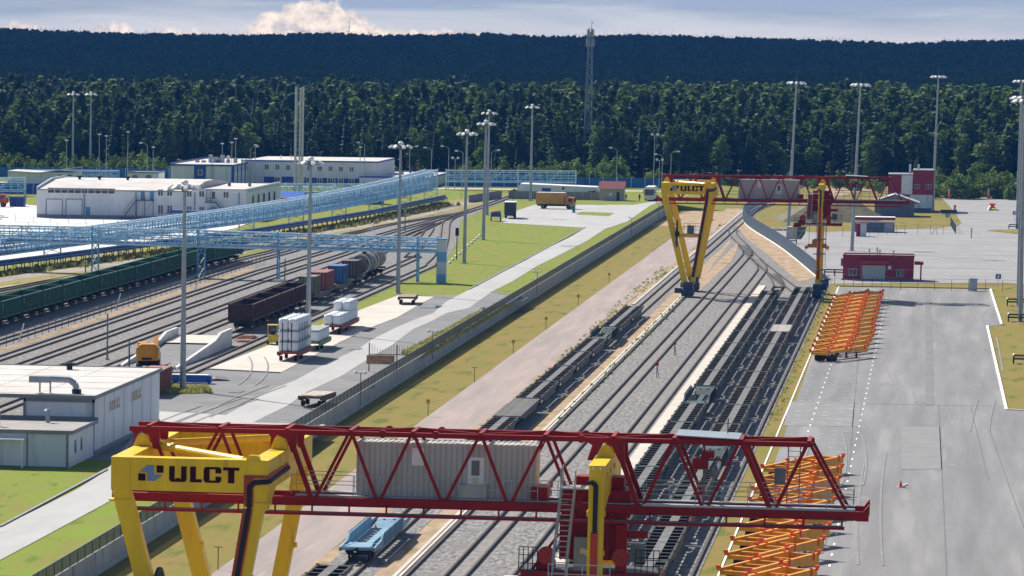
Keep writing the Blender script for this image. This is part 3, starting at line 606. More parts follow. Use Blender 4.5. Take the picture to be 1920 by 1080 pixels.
def trolley():
    t = thing('crane_trolley', 'dark red hoist trolley with operator cabin hanging under the near gantry crane girder', 'trolley', (CX0, CY0, 0), 0, 'crane trolleys')
    YF, YR = 7.3, 10.3
    m = MB(); m.box(lx(-21.0), lx(-20.1), YF+.4, YR-.4, 15.45, 16.1); m.box(lx(-19.3), lx(-15.6), YF+.3, YR-.3, 14.6, 16.05); m.box(lx(-18.6), lx(-16.0), YF+1, YR-.5, 16.06, 16.7)
    m.box(lx(-19.4), lx(-15.8), YF+.6, YR-.6, 12.2, 14.6); m.box(lx(-21.4), lx(-13.9), YF-.3, YR+.3, 11.25, 11.6); m.box(lx(-16.3), lx(-15.7), YF, YF+.4, 11.6, 14.2); m.box(lx(-16.2), lx(-14.6), YF+.2, YF+.45, 13.5, 13.9)
    m.bar((lx(-20.9), YF+.3, 11.5), (lx(-19.4), YF+.3, 13.6), .16); m.box(lx(-20.6), lx(-19.6), YF+.2, YF+1.2, 11.6, 12.1)
    for i in range(7): m.box(lx(-19.3)+i*.5, lx(-19.25)+i*.5, YF+.24, YF+.3, 12.2, 14.5)
    m.build('frame', RED, t); box_part('platform_grating', DRK, t, lx(-21.4), lx(-13.9), YF-.28, YR+.28, 11.605, 11.64)
    for x in (-20.05, -16.0):
        m = MB(); m.tube((lx(x), YF-.12, 12.45), (lx(x), YF+.2, 12.45), .48, n=20); m.tube((lx(x), YF-.16, 12.45), (lx(x), YF-.12, 12.45), .1, n=10); m.build('cable_drum', mat('drum_red', (.36,.02,.018), .45), t)
    box_part('switch_cabinet', mat('cabinet_grey', (.24,.235,.21), .55), t, lx(-18.55), lx(-17.5), YF-.1, YF+.5, 11.62, 13.5)
    box_part('switch_cabinet', DGAL, t, lx(-15.5), lx(-14.7), YF, YF+.5, 12.2, 13.2)
    m = MB(); m.box(lx(-18.2), lx(-17.9), YF-.13, YF-.11, 12.6, 12.9); m.build('warning_label', mat('sign_cream', (.6,.5,.3), .6), t)
    m = MB()
    for x0, x1 in ((-21.5, -20.5), (-15.2, -13.9)):
        for i in range(5): x = lx(x0+(x1-x0)*i/4); m.box(x-.025, x+.025, YF-.3, YF-.26, 11.6, 12.9)
        for z in (12.0, 12.45, 12.88): m.box(lx(x0), lx(x1), YF-.3, YF-.27, z, z+.045)
    m.build('railing', DRK, t)
    m = MB(); m.box(lx(-22.4), lx(-20.85), YF+.4, YF+2.3, 9.1, 10.9); m.box(lx(-22.5), lx(-19.4), YF+.3, YF+2.4, 10.9, 11.0); cb = m.build('operator_cabin', mat('cabin_grey', (.50,.52,.52), .5), t)
    m = MB(); m.prism([(lx(-20.85), 10.88), (lx(-19.5), 10.88), (lx(-19.65), 9.9), (lx(-20.2), 9.05), (lx(-20.85), 9.05)], 'y', YF+.45, YF+2.25); m.build('cabin_window', mat('green_glass', (.03,.16,.12), .1, spec=.8), cb)
    m = MB(); m.bar((lx(-20.8), YF+.42, 9.1), (lx(-19.6), YF+.42, 10.8), .06); m.bar((lx(-20.7), YF+.42, 10.4), (lx(-19.6), YF+.42, 10.4), .06); m.build('window_bar', WHT, cb)
    box_part('hanger', RED, t, lx(-21.6), lx(-20.3), YF+.6, YF+2, 11.0, 11.25)
    return t
def spreader():
    s_ = thing('container_spreader', 'orange container spreader hanging on ropes under the near crane trolley', 'spreader', (CX0, CY0, 0), 0, 'container spreaders')
    m = MB(); m.box(lx(-19.2), lx(-16.2), 8.3, 9.3, 7.75, 8.35); m.box(lx(-18.5), lx(-16.9), 8.4, 9.2, 8.35, 9.0); m.build('headblock', mat('spreader_orange', (.55,.2,.03), .5), s_)
    for x in (-19.3, -16.1):
        m = MB(); m.box(lx(x)-.25, lx(x)+.25, 5.8, 11.8, 7.7, 8.05)
        for y in (5.8, 11.6): m.prism([(lx(x)-.1, 7.7), (lx(x)+.1, 7.7), (lx(x)+.3*(1 if x > -17 else -1), 7.2)], 'y', y, y+.2)
        m.build('end_arm', MATS['spreader_orange'], s_)
    m = MB()
    for x in (-19.0, -17.9, -17.0, -16.4): m.tube((lx(x), 8.8, 8.9 if -18.5 < x < -16.9 else 8.3), (lx(x), 8.8, 11.3), .03, n=5)
    m.build('hoist_rope', BLK, s_)
    return s_
c1 = crane(); t1 = trolley(); s1 = spreader()
c2 = dup(c1, (-27.75, 724.5, 0), label='far yellow and red rail gantry crane standing deep in the yard'); c2.scale = (.96, 1, 1)
t2 = dup(t1, (-28.0, 724.5, 0), label='dark red hoist trolley with operator cabin under the far gantry crane girder')
s2 = dup(s1, (-28.0, 724.5, 0), label='orange container spreader hanging on ropes under the far crane trolley')
# ---------------------------------------------------------------- wagons
def bogies(root, ys, w_=.78):
    for y in ys:
        m = MB()
        for s_ in (-1, 1): m.box(s_*(w_+.2)-.08, s_*(w_+.2)+.08, y-1.25, y+1.25, .55, .8); m.box(s_*(w_+.2)-.1, s_*(w_+.2)+.1, y-.35, y+.35, .3, .8)
        m.box(-w_, w_, y-.2, y+.2, .6, .85); b = m.build('bogie', BOGIE, root)
        m = MB()
        for dy in (-.92, .92):
            m.tube((-w_-.06, y+dy, .475), (-w_+.06, y+dy, .475), .475, n=14); m.tube((w_-.06, y+dy, .475), (w_+.06, y+dy, .475), .475, n=14); m.tube((-w_, y+dy, .475), (w_, y+dy, .475), .08, n=8)
        m.build('wheelsets', DRK, b)
def flat_wagon(side, label, group, ln=24.6, kind='skeleton'):
    root = thing('flat_wagon', label, 'flat wagon', (0,0,0), 0, group); h = ln/2; m = MB(); z = 1.25
    for s_ in (-1, 1):
        m.prism([(-h, z), (h, z), (h, z-.3), (h-4, z-.38), (h-5.5, z-.78), (-h+5.5, z-.78), (-h+4, z-.38), (-h, z-.3)], 'x', s_*1.24-.09, s_*1.24+.09)
    m.cur = 1; m.box(1.17, 1.33, -h, h, z, z+.02); m.box(-1.33, -1.17, -h, h, z, z+.02); m.cur = 0; m.box(-1.15, 1.15, -h, -h+.18, z-.32, z-.02); m.box(-1.15, 1.15, h-.18, h, z-.32, z-.02); m.build('side_frame', [side, RUNG], root)
    m = MB(); n_ = int((ln-1)/2.3)
    for i in range(n_+1):
        y = -h+.5+(ln-1)*i/n_
        for s_ in (-1, 1): m.box(s_*.30, s_*1.2, y-.2, y+.2, z-.09, z-.03); m.cur = 2; m.box(s_*.31, s_*1.2, y-.16, y+.16, z-.5, z-.095); m.cur = 0  # black webs added below the rungs paint the shade inside the deck openings
    m.cur = 1; m.box(-.36, .36, -h+.2, h-.2, z-.45, z-.015); m.build('deck_frame', [RUNG, SPINE, BLK], root)
    m = MB()
    for s_ in (-1, 1):
        for y in (-h+.3, -h+6.3, -6.2, -.2, .2, 6.2, h-6.3, h-.3): m.box(s_*1.3-.09, s_*1.3+.09, y-.12, y+.12, z, z+.09)
    for y in (-h-.28, h+.28): m.box(-.12, .12, y-.28, y+.28, .95, 1.15)
    m.build('lock_fittings', DRK, root); bogies(root, (-h+3, h-3)); return root
def pocket_wagon(col, label, group, ln=24.6):
    root = thing('pocket_wagon', label, 'pocket wagon', (0,0,0), 0, group); h = ln/2; m = MB()
    for s_ in (-1, 1):
        m.prism([(-h, 1.1), (-h+4.5, 1.2), (-h+5.5, 1.6), (h-5.5, 1.6), (h-4.5, 1.2), (h, 1.1), (h, .8), (h-5, .6), (-h+5, .6), (-h, .8)], 'x', s_*1.32-.07, s_*1.32+.07)
        for i in range(16): y = -h+6+(ln-12)*i/15; m.box(s_*1.40-.02, s_*1.40+.04, y-.08, y+.08, .65, 1.72)
    m.build('side_frame', col, root); m = MB()
    m.box(-1.24, -.75, -h+5, h-5, .5, .58); m.box(.75, 1.24, -h+5, h-5, .5, .58); m.box(-.28, .28, -h+5, h-5, .5, .62)
    for i in range(9): y = -h+5.5+(ln-11)*i/8; m.box(-1.24, 1.24, y-.22, y+.22, .42, .5)
    m.build('pocket_floor', col, root); m = MB()
    for e in (-1, 1):
        m.prism([(e*(h-.3), 1.14), (e*(h-3.2), 1.16), (e*(h-5.3), .6), (e*(h-5.3), .52), (e*(h-3.2), 1.04), (e*(h-.3), 1.02)], 'x', -.95, .95)
        for s_ in (-1, 1): m.bar((s_*1.1, e*(h-.5), 1.12), (s_*.4, e*(h-3.4), 1.12), .18, .12)
        m.box(-1.2, 1.2, e*h-.1, e*h+.1, .9, 1.12)
    m.build('deck_ramp', col, root)
    m = MB()
    for y in (-h-.28, h+.28): m.box(-.12, .12, y-.28, y+.28, .95, 1.15)
    m.build('coupler', DRK, root); bogies(root, (-h+2.6, h-2.6)); return root
GRF = mat('wagon_frame_green', (.03,.085,.075), .6, var=.25, scale=1.2, wear=((.08,.1,.09), 1.4, .58))
GYF = mat('wagon_frame_grey', (.075,.075,.07), .6, var=.25, scale=1.2, wear=((.17,.15,.13), 1.4, .6))
NVF = mat('wagon_frame_navy', (.03,.045,.075), .6, var=.25, scale=1.2, wear=((.10,.09,.08), 1.4, .6))
PBL = mat('pocket_wagon_blue', (.15,.29,.40), .55, var=.15, scale=1.2)
PGR = mat('pocket_wagon_green', (.014,.035,.036), .55, var=.25, scale=1.2)
wz = .28-.02
def run(proto, x, ys, fmt, group):
    for i, y in enumerate(ys):
        o = proto if i == 0 else dup(proto)
        o.location = (x, y, wz); o['label'] = fmt.format(ORD[i+1])
wa = flat_wagon(GRF, 'x', 'green container flat wagons'); A = [720.3-12.5-25.15*i for i in range(17) if i != 8]
run(wa, -24.7, A, 'empty dark green container flat wagon, {} from the far end of the middle train', 'green container flat wagons')
wb = flat_wagon(GYF, 'x', 'grey container flat wagons'); B = [733.4-12.5-24.7*i for i in range(4)]+[619-12.5-25.2*i for i in range(12) if i != 7]
run(wb, -19.9, B, 'empty grey container flat wagon, {} from the far end of the right-hand train', 'grey container flat wagons')
wl = flat_wagon(NVF, 'x', 'navy container flat wagons'); Lw = [672.7-12.6, 646.9-11.3, 597-12.6, 571.5-12.6, 546-12.6, 520.5-12.6, 470-12.6, 444.5-12.6, 419-12.6, 333-12.4, 307.5-12.4]
run(wl, -42.7, Lw, 'empty navy container flat wagon, {} from the far end of the left-hand train', 'navy container flat wagons')
p = pocket_wagon(PGR, 'dark green pocket wagon with a bowl-shaped well in the middle train', 'pocket wagons'); p.location = (-24.7, 720.3-12.5-25.15*8, wz)
dup(p, (-19.9, 619-12.5-25.2*7, wz), label='dark green pocket wagon with a well in the right-hand train behind the near crane')
dup(p, (-42.7, 611, wz), label='dark teal pocket wagon with an open box well in the left-hand train')
p = pocket_wagon(PBL, 'pale blue pocket wagon with curved deck in the left-hand train', 'pocket wagons', 24.4); p.location = (-42.7, 358, wz)
# short covered flat in the right train, planked flat in the left train
def plank_wagon(label, x, y, ln, deckmat, side):
    r = thing('platform_wagon', label, 'platform wagon', (x, y, wz)); h = ln/2; m = MB()
    for s_ in (-1, 1): m.prism([(-h, 1.25), (h, 1.25), (h, .95), (h-3, .85), (h-4, .55), (-h+4, .55), (-h+3, .85), (-h, .95)], 'x', s_*1.3-.07, s_*1.3+.07)
    m.box(-.3, .3, -h, h, .8, 1.18); m.build('frame', side, r); m = MB(); n_ = int(ln/.5)
    for i in range(n_): y0 = -h+ln*i/n_; m.box(-1.22, -.42, y0, y0+.46, 1.19, 1.24); m.box(.42, 1.22, y0, y0+.46, 1.19, 1.24)
    m.box(-.4, .4, -h, h, 1.19, 1.23); m.build('deck', deckmat, r); bogies(r, (-h+2.6, h-2.6)); return r
plank_wagon('short grey platform wagon with pale decking in the right-hand train', -19.9, 627, 14.8, GYF if False else mat('pale_decking', (.3,.28,.25), .8, var=.15), GYF)
plank_wagon('long platform wagon with dark plank floor in the left-hand train', -42.7, 482.6, 23.6, mat('dark_planks', (.085,.08,.075), .85, var=.25), NVF)
# gondolas
def gondola(body, floor, label, group):
    r = thing('open_wagon', label, 'open wagon', (0,0,0), 0, group); h = 6.4; m = MB()
    for s_ in (-1, 1):
        m.box(s_*1.5-.04, s_*1.5+.04, -h, h, 1.3, 3.36); m.box(s_*1.55-.08, s_*1.55+.08, -h-.04, h+.04, 3.36, 3.48); m.box(s_*1.56-.05, s_*1.56+.05, -h, h, 1.2, 1.42)
        for i in range(15): y = -h+.08+(2*h-.16)*i/14; m.box(s_*1.54, s_*1.64, y-.09 if i % 7 else y-.14, y+.09 if i % 7 else y+.14, 1.3, 3.36)
    for e in (-1, 1):
        m.box(-1.46, 1.46, e*h-.04, e*h+.04, 1.3, 3.36); m.box(-1.46, 1.46, e*(h+.02)-.06, e*(h+.02)+.06, 3.36, 3.48)
        for x in (-.75, 0, .75): m.box(x-.08, x+.08, e*(h+.09)-.05, e*(h+.09)+.05, 1.2, 3.36)
    m.build('body', body, r)
    m = MB(); m.box(-1.45, 1.45, -h+.05, h-.05, 1.25, 1.34)
    for i in range(7): m.box(-1.45, 1.45, -h+1.2+i*1.7, -h+1.3+i*1.7, 1.34, 1.42)
    m.build('floor', floor, r)
    m = MB(); m.box(-.3, .3, -h-.2, h+.2, .85, 1.24); m.box(-1.4, 1.4, -h, -h+.3, .95, 1.24); m.box(-1.4, 1.4, h-.3, h, .95, 1.24)
    for e in (-1, 1): m.box(-.12, .12, e*(h+.35)-.2, e*(h+.35)+.2, .95, 1.15)
    m.box(.4, .9, -1, 1, .6, .9); m.build('underframe', BOGIE, r)
    if body is GREENW:
        m = MB()
        for z, y, s_ in ((2.9,-5.6,.3), (2.5,-5.6,.22), (2.2,-3.2,.12), (1.9,-1.0,.16), (2.0,2.2,.14)): m.box(1.645, 1.652, y-s_, y+s_, z-.07, z+.07)
        m.build('stencil_marks', mat('stencil_white', (.35,.42,.40), .7, var=.3, scale=9), r)
    bogies(r, (-h+2.3, h-2.3)); return r
TX = lambda y: np.interp(y, [500, 604, 658, 690, 724, 750, 800], [-123.1, -122.4, -121.85, -121.4, -121.1, -120.5, -118.7])
g = gondola(GREENW, GREENF, 'x', 'green open wagons')
for i in range(15):
    y = 611+13.92*(14-2-i) if i < 15 else 0
    o = g if i == 0 else dup(g)
    x = float(TX(y)); x2 = float(TX(y+2)); o.location = (x, y, LZ+.26); o.rotation_euler = (0, 0, -math.atan2(x2-x, 2))
    o['label'] = 'dark green empty open wagon, %s from the far end of the green train' % ORD[i+1]
gb = gondola(BROWNW, DRK, 'x', 'brown open wagons')
for i in range(4):
    o = gb if i == 0 else dup(gb); o.location = (-89.5, 601+13.92*i, LZ+.26)
    o['label'] = ['nearest rust-brown empty open wagon, its end wall facing the viewer', 'second rust-brown open wagon from the near end of the goods train', 'third rust-brown open wagon from the near end, partly behind a mast', 'last rust-brown open wagon, next to the olive container'][i]
# container flats on the same train: positions from the photograph
def container(col, label, y, ln=6.06):
    r = thing('shipping_container', label, 'container', (-89.5, y, LZ+.26+1.27)); m = MB(); h = ln/2
    m.box(-1.19, 1.19, -h+.03, h-.03, .02, 2.57)
    for i in range(int(ln/.3)): yy = -h+.2+i*.3; m.box(1.19, 1.22, yy, yy+.14, .2, 2.4); m.box(-1.22, -1.19, yy, yy+.14, .2, 2.4)
    for e in (-1, 1):
        for s_ in (-1, 1): m.box(s_*1.16-.06, s_*1.16+.06, e*(h-.06)-.06, e*(h-.06)+.06, 0, 2.59)
    for s_ in (-1, 1): m.box(s_*1.16-.06, s_*1.16+.06, -h+.13, h-.13, 2.46, 2.592)
    m.build('box', col, r); m = MB()
    for x in (-.8, -.35, .35, .8): m.tube((x, -h-.0, .1), (x, -h-.0, 2.5), .03, n=6)
    m.build('door_bars', GAL, r); return r
OLV = mat('container_olive', (.13,.125,.075), .6, var=.12); RDB = mat('container_oxide', (.24,.06,.045), .6, var=.14); BLC = mat('container_blue', (.03,.10,.26), .6, var=.14); BRC = mat('container_brown', (.085,.05,.045), .6, var=.12)
container(OLV, 'olive container on a flat wagon beside the brown open wagons', 662.5)
container(RDB, 'oxide red container with a pale orange top on a flat wagon', 676.5, 9.2)
container(BLC, 'blue container with a pale roof on a flat wagon', 695)
container(BRC, 'dark brown container just in front of the tank wagon', 711.5)
fw = flat_wagon(GYF, 'grey flat wagon carrying the olive and oxide red containers', 'container flats of the goods train', 23.4); fw.location = (-89.5, 669, LZ+.26)
dup(fw, (-89.5, 693.5, LZ+.26), label='grey flat wagon carrying the blue container'); dup(fw, (-89.5, 718, LZ+.26), label='grey flat wagon carrying the dark brown container') if False else None
fs = flat_wagon(GYF, 'short grey flat wagon under the dark brown container', 'container flats of the goods train', 12.2); fs.location = (-89.5, 713, LZ+.26)
def tank(y, label):
    r = thing('tank_wagon', label, 'tank wagon', (-89.5, y, LZ+.26), 0, 'tank wagons'); m = MB()
    prof = [(-5.35,.0),(-5.3,.9),(-5.05,1.38),(-4.8,1.52)]; n = 24
    ring = lambda yy, rr: [(rr*math.cos(2*PI*k_/n), yy, 2.65+rr*math.sin(2*PI*k_/n)) for k_ in range(n)]
    prof2 = prof+[(-y_, r_) for y_, r_ in prof[::-1]]; vs = []; fs = []
    for yy, rr in prof2: vs += ring(yy, max(rr, .01))
    for i in range(len(prof2)-1):
        for k_ in range(n): fs.append((i*n+k_, i*n+(k_+1) % n, (i+1)*n+(k_+1) % n, (i+1)*n+k_))
    m.add(vs, fs); m.build('barrel', mat('tank_brown', (.14,.09,.07), .5, var=.3, scale=.5, wear=((.32,.27,.20), .4, .52)), r, smooth=True)
    m = MB(); m.add([(p_[0]*1.02, -5.06+.0*k_, 2.65+(p_[2]-2.65)*1.02) for k_, p_ in enumerate(ring(-5.06, 1.36))]+[(0, -5.38, 2.65)], [(k_, (k_+1) % n, n) for k_ in range(n)]); m.build('end_cap', mat('tank_teal', (.02,.10,.14), .5, var=.2), r)
    m = MB()
    for k_ in range(n): a = ring(-4.98, 1.5)[k_]; b = ring(-4.98, 1.5)[(k_+1) % n]; m.bar(a, b, .12, .16)
    m.build('end_ring', WHT, r); m = MB()
    for yy in (-1.7, 1.7):
        for k_ in range(n): a = ring(yy, 1.55)[k_]; b = ring(yy, 1.55)[(k_+1) % n]; m.bar(a, b, .2, .08)
    m.build('strap', mat('strap_cream', (.55,.48,.33), .6), r)
    m = MB(); m.tube((0,0,4.15), (0,0,4.4), .35); m.build('dome', DRK, r); m = MB(); m.box(-1.3, 1.3, -6, -5.6, .9, 1.2); m.box(-1.3, 1.3, 5.6, 6, .9, 1.2); m.box(-.3, .3, -6, 6, .9, 1.25); m.build('underframe', BOGIE, r); bogies(r, (-4, 4)); return r
tk = tank(727.5, 'brown tank wagon with a white-rimmed teal end behind the dark container')
dup(tk, (-89.6, 740.5, LZ+.26), label='second brown tank wagon at the far end of the goods train')
box_part('signal_box', DRK, None, 0, 1.6, 0, .6, 0, 1.2); o = bpy.data.objects['signal_box']; o.location = (-88.6, 748.5, LZ+1.6); bpy.data.objects.remove(o)
# ---------------------------------------------------------------- orange terminal trailers
def trailer():
    r = thing('container_trailer', 'x', 'trailer', (0,0,0), 0, 'orange container trailers'); ln = 11.9; w_ = 1.18; m = MB()
    for s_ in (-1, 1):     # long beams: thin over the axles, deep at the front
        m.prism([(0, 1.32), (ln, 1.62), (ln, .72), (ln-1.6, .72), (ln-5, 1.0), (2.2, 1.08), (1.0, 1.02), (0, 1.12)], 'x', s_*w_-.07, s_*w_+.07)
        m.prism([(0.05, 1.34), (ln-.05, 1.64), (ln-.05, 1.62), (0.05, 1.32)], 'x', s_*w_-.13, s_*w_+.13)
    m.build('side_beam', ORA, r)
    m = MB()
    for y, z in ((.12,1.2), (2.1,1.3), (4.0,1.33), (6.3,1.38), (8.6,1.42), (11.75,1.5)): m.box(-w_+.08, w_-.08, y-.14, y+.14, z-.34, z-.01)
    m.box(-w_+.08, w_-.08, ln-.2, ln-.05, .75, 1.4); m.build('cross_member', ORA, r)
    for s_ in (-1, 1):
        for y, z in ((.15,1.3), (5.3,1.47), (6.8,1.5), (ln-1.0,1.6), (ln-.12,1.62)):
            m = MB(); x = s_*(w_+.05); big = y in (.15, ln-.12)
            m.add([(x-.11,y-.13,z-.15), (x+.11,y-.13,z-.15), (x+.11,y+.13,z-.15), (x-.11,y+.13,z-.15), (x-.15+s_*.08,y-.16,z+.24), (x+.15+s_*.08,y-.16,z+.24), (x+.15+s_*.08,y+.16,z+.24), (x-.15+s_*.08,y+.16,z+.24)],
                  [(0,3,2,1),(4,5,6,7),(0,1,5,4),(1,2,6,5),(2,3,7,6),(3,0,4,7)]) if big or y == 5.3 else m.box(x-.1, x+.1, y-.1, y+.1, z-.5, z+.14)
            m.build('corner_guide', ORR, r)
    for y in (1.5, 2.7):
        m = MB()
        for x in (-.95, -.62, .62, .95): m.tube((x-.13, y, .5), (x+.13, y, .5), .5, n=16)
        m.tube((-.9, y, .5), (.9, y, .5), .09, n=8); m.box(-.5, .5, y-.12, y+.12, .55, .95); m.build('wheelset', BLK, r)
    for s_ in (-1, 1): m = MB(); m.box(s_*.7-.1, s_*.7+.1, ln-2.3, ln-2.1, .05, .9); m.box(s_*.7-.18, s_*.7+.18, ln-2.4, ln-2.0, .0, .06); m.build('landing_leg', DRK, r)
    return r
tp = trailer(); ang = -math.radians(24.6)
nearY = [328.7, 339.1, 349.5, 359.8, 370.3, 380.9, 391.5, 401.3, 411.8, 422.4]
farY = [583.1, 593.6, 602.9, 613.4, 623.6, 633.2, 643.1, 653.1, 663.2, 673.1, 683.6, 693.6, 702.8, 713.0]
first = True
for row_, ys, nm in ((0, nearY, 'near'), (1, farY, 'far')):
    for i, y in enumerate(ys):
        o = tp if first else dup(tp); first = False
        a = ang+random.uniform(-.012, .012)*1.5; o.rotation_euler = (0, 0, a); o.location = (-14.65+1.18*math.cos(a)+random.uniform(-.12,.12), y+1.18*math.sin(a), .05)
        o['label'] = ('orange skeletal container trailer, %s from the front of the near row' % ORD[i+1]) if row_ == 0 else ('orange skeletal container trailer, %s from the front of the far row' % ORD[i+1])
# ---------------------------------------------------------------- buildings
def facade_y(root, Y, rects, name='window', frame=WHT, pane=GLS, mull=0, fw_=.12):
    """windows on a wall facing the camera, at wall plane Y (root-relative coordinates come from root.location)"""
    ox, oy, oz = root.location
    for (x0, y0, x1, y1) in rects:
        a = onY(x0, y0, Y); b = onY(x1, y1, Y); X0, X1 = sorted((a.x, b.x)); Z1, Z0 = max(a.z, b.z), min(a.z, b.z)
        m = MB(); m.box(X0-ox, X1-ox, Y-oy-.07, Y-oy-.004, Z0-oz, Z1-oz); f = m.build(name, frame, root)
        m = MB(); n = mull+1; w_ = (X1-X0-fw_*(n+1))/n
        for i in range(n): s_ = X0+fw_+i*(w_+fw_); m.box(s_-ox, s_+w_-ox, Y-oy-.085, Y-oy-.072, Z0+fw_-oz, Z1-fw_-oz)
        m.build('pane', pane, f)
def panels(root, Y, rects, name, m_, d=.05):
    ox, oy, oz = root.location
    for (x0, y0, x1, y1) in rects:
        a = onY(x0, y0, Y); b = onY(x1, y1, Y); MB().box(min(a.x,b.x)-ox, max(a.x,b.x)-ox, Y-oy-d, Y-oy-.004, min(a.z,b.z)-oz, max(a.z,b.z)-oz).build(name, m_, root)
# white shed lower left with low annex
b = thing('white_shed', 'white panelled shed with a flat roof and a low annex in the lower left corner', 'building', (-76, 402, LZ))
m = MB(); m.box(-6.6, 0, 12.6, 49, 0, 5.35); wl_ = m.build('wall', CLAD, b)
m = MB(); m.box(-45, .12, 12.3, 49.3, 5.40, 5.58)
for i in range(5): m.box(-45, .0, 14+i*7.4, 14.06+i*7.4, 5.58, 5.60)
for x in (-5.5, -11, -17): m.box(x, x+.06, 13, 49, 5.581, 5.60)
m.build('roof', ROOF, b)
m = MB(); m.box(.13, .2, 12.2, 49.4, 5.28, 5.64); m.box(-45, .2, 12.12, 12.28, 5.28, 5.64); m.box(-6.7, .08, 12.46, 12.56, 4.95, 5.26); m.box(-6.72, -6.5, 12.46, 12.56, 0, 5.3); m.box(-.16, .06, 12.46, 12.58, 0, 5.3); m.box(-45, .2, 49.32, 49.5, 5.3, 5.66)
m.build('roof_edge', TRIM, b)
for i in range(1, 7): box_part('panel_joint', TRIM, b, .002, .02, 12.6+i*5.2, 12.66+i*5.2, .3, 5.2)
for y in (23.2, 35.4):
    m = MB(); m.box(.005, .07, y-2.9, y+2.9, 3.4, 4.55); f = m.build('window', WHT, b); m = MB()
    for k_ in range(6): m.box(.072, .08, y-2.75+k_*.93, y-2.05+k_*.93, 3.5, 4.45)
    m.build('pane', mat('window_rust_tint', (.22,.14,.12), .4, var=.4, scale=2), f); m = MB()
    for k_ in range(4): m.box(.081, .09, y+(-.2+k_*.75), y+.25+k_*.75, 3.9, 4.4)
    m.build('pane', GLS, f)
box_part('plinth', TRIM, b, -.02, .1, 12.6, 49, -.1, .45)
m = MB()
for x in (-12.5, -10.2, -15, -20, -26, -32): m.box(x-.12, x+.12, 13, 13.24, 0, 5.3); m.bar((x-1.2, 13.1, 5.2), (x, 13.1, 3.9), .12)
m.build('canopy_post', DGAL, b)
m = MB(); m.box(-14, 0, .0, 12.4, 0, 3.15); ax = m.build('annex', CLAD, b)
m = MB(); m.box(-14.1, .3, -.15, 12.3, 3.2, 3.34); m.build('annex_roof', mat('grey_felt_roof', (.27,.25,.235), .85, var=.1, scale=.4), b)
m = MB(); m.box(.31, .42, -.2, 12.5, 3.06, 3.42); m.box(-14.2, .42, 12.2, 12.45, 3.35, 3.62); m.box(-14.2, .42, -.27, -.17, 3.06, 3.4); m.box(-.25, -.02, -.03, -.005, 0, 3.1); m.box(-3.9, -3.75, -.03, -.005, 0, 3.1); m.box(-14, 0, -.04, .1, -.1, .1); m.build('annex_edge', TRIM, b)
m = MB(); m.box(-6.0, -4.3, -.03, -.004, .1, 2.35); m.build('door', WHT, b)
m = MB(); m.box(-6.4, -3.9, -1.2, -.05, 2.5, 2.62); m.build('door_canopy', LINE, b); m = MB(); m.box(-6.3, -6.15, -1.15, -1.0, 0, 2.5); m.box(-4.15, -4.0, -1.15, -1.0, 0, 2.5); m.build('canopy_post', WHT, b)
for y in (3.2, 6.2): box_part('slit_window', GLS, b, .005, .04, y-.35, y+.35, 1.1, 2.3)
for x, y in ((-7.2, 3.2), (-3.6, 8.5), (-15.2, 9.0)):
    m = MB(); m.tube((x, y, 3.3), (x, y, 4.45), .2); m.tube((x, y, 4.45), (x, y, 4.6), .34, .2); m.build('vent_pipe', GAL, b)
m = MB(); m.tube((-2.1, 14.8, 5.5), (-2.1, 14.8, 6.0), .45); m.build('duct_collar', DRK, b)
m = MB(); m.tube((-2.1, 14.8, 6.0), (-2.25, 14.8, 6.5), .3); m.tube((-2.25, 14.8, 6.45), (-2.8, 14.8, 6.85), .3); m.tube((-2.75, 14.8, 6.85), (-4.6, 14.8, 6.9), .31, n=14); m.box(-6.6, -4.6, 14.5, 15.1, 6.55, 7.15)
for x in (-4.6, -5.6): m.box(x-.07, x+.07, 14.7, 14.9, 5.6, 6.6)
m.build('air_duct', GAL, b)
m = MB(); m.tube((-8.5, 45, 5.5), (-8.5, 45, 6.3), .3); m.tube((-8.5, 45, 6.0), (-8.5, 45, 6.25), .6); m.build('roof_vent', DRK, b)
# long white warehouse
b = thing('white_warehouse', 'long white two storey warehouse with two roller doors and blue doors', 'building', (-188.4, 957, LZ))
Wf = 957.0
m = MB(); m.box(0, 45.2, 0, 52, 0, 6.0); m.build('wall', CLAD, b)
m = MB(); m.prism([(-.3, 6.02), (-.3, 6.12), (18, 7.6), (30, 7.7), (52.3, 6.5), (52.3, 6.02)], 'x', .3, 33.5); m.box(33.6, 45.2, 3, 51.5, 6.02, 6.25); m.build('roof', ROOF, b)
m = MB(); m.prism([(-.02, 6.02), (-.02, 6.6), (16, 8.0), (30, 8.1), (52, 6.9), (52, 6.02)], 'x', 0, .25); m.build('gable_parapet', CLAD, b)
m = MB(); m.box(33.62, 45.2, .02, .3, 6.02, 6.6); m.box(44.9, 45.18, .3, 52, 6.02, 6.7); m.build('parapet', CLAD, b)
m = MB(); m.box(.02, 33.4, -.16, -.01, 5.86, 6.0); m.box(33.5, 45.2, -.08, -.01, 6.5, 6.62); m.build('gutter', TRIM, b)
for px in (158, 255, 365, 448): x = onY(px, 380, Wf).x+188.4; box_part('downpipe', mat('pipe_slate', (.16,.26,.36), .5), b, x-.12, x+.12, -.14, -.004, .2, 5.85)
panels(b, Wf, [(88,373,116,403), (125,375,153,405)], 'roller_door', mat('roller_door_white', (.66,.68,.72), .5, var=.04, stretch=(1,1,12)))
for x0, x1 in ((87,117),(124,154)):
    a, c = onY(x0, 373, Wf), onY(x1, 373, Wf); m = MB(); 
    for x in (a.x, c.x): m.box(x+188.4-.08, x+188.4+.08, -.09, -.06, 0, a.z-LZ)
    m.box(a.x+188.4, c.x+188.4, -.09, -.06, a.z-LZ-.1, a.z-LZ+.06); m.build('door_frame', TRIM, b)
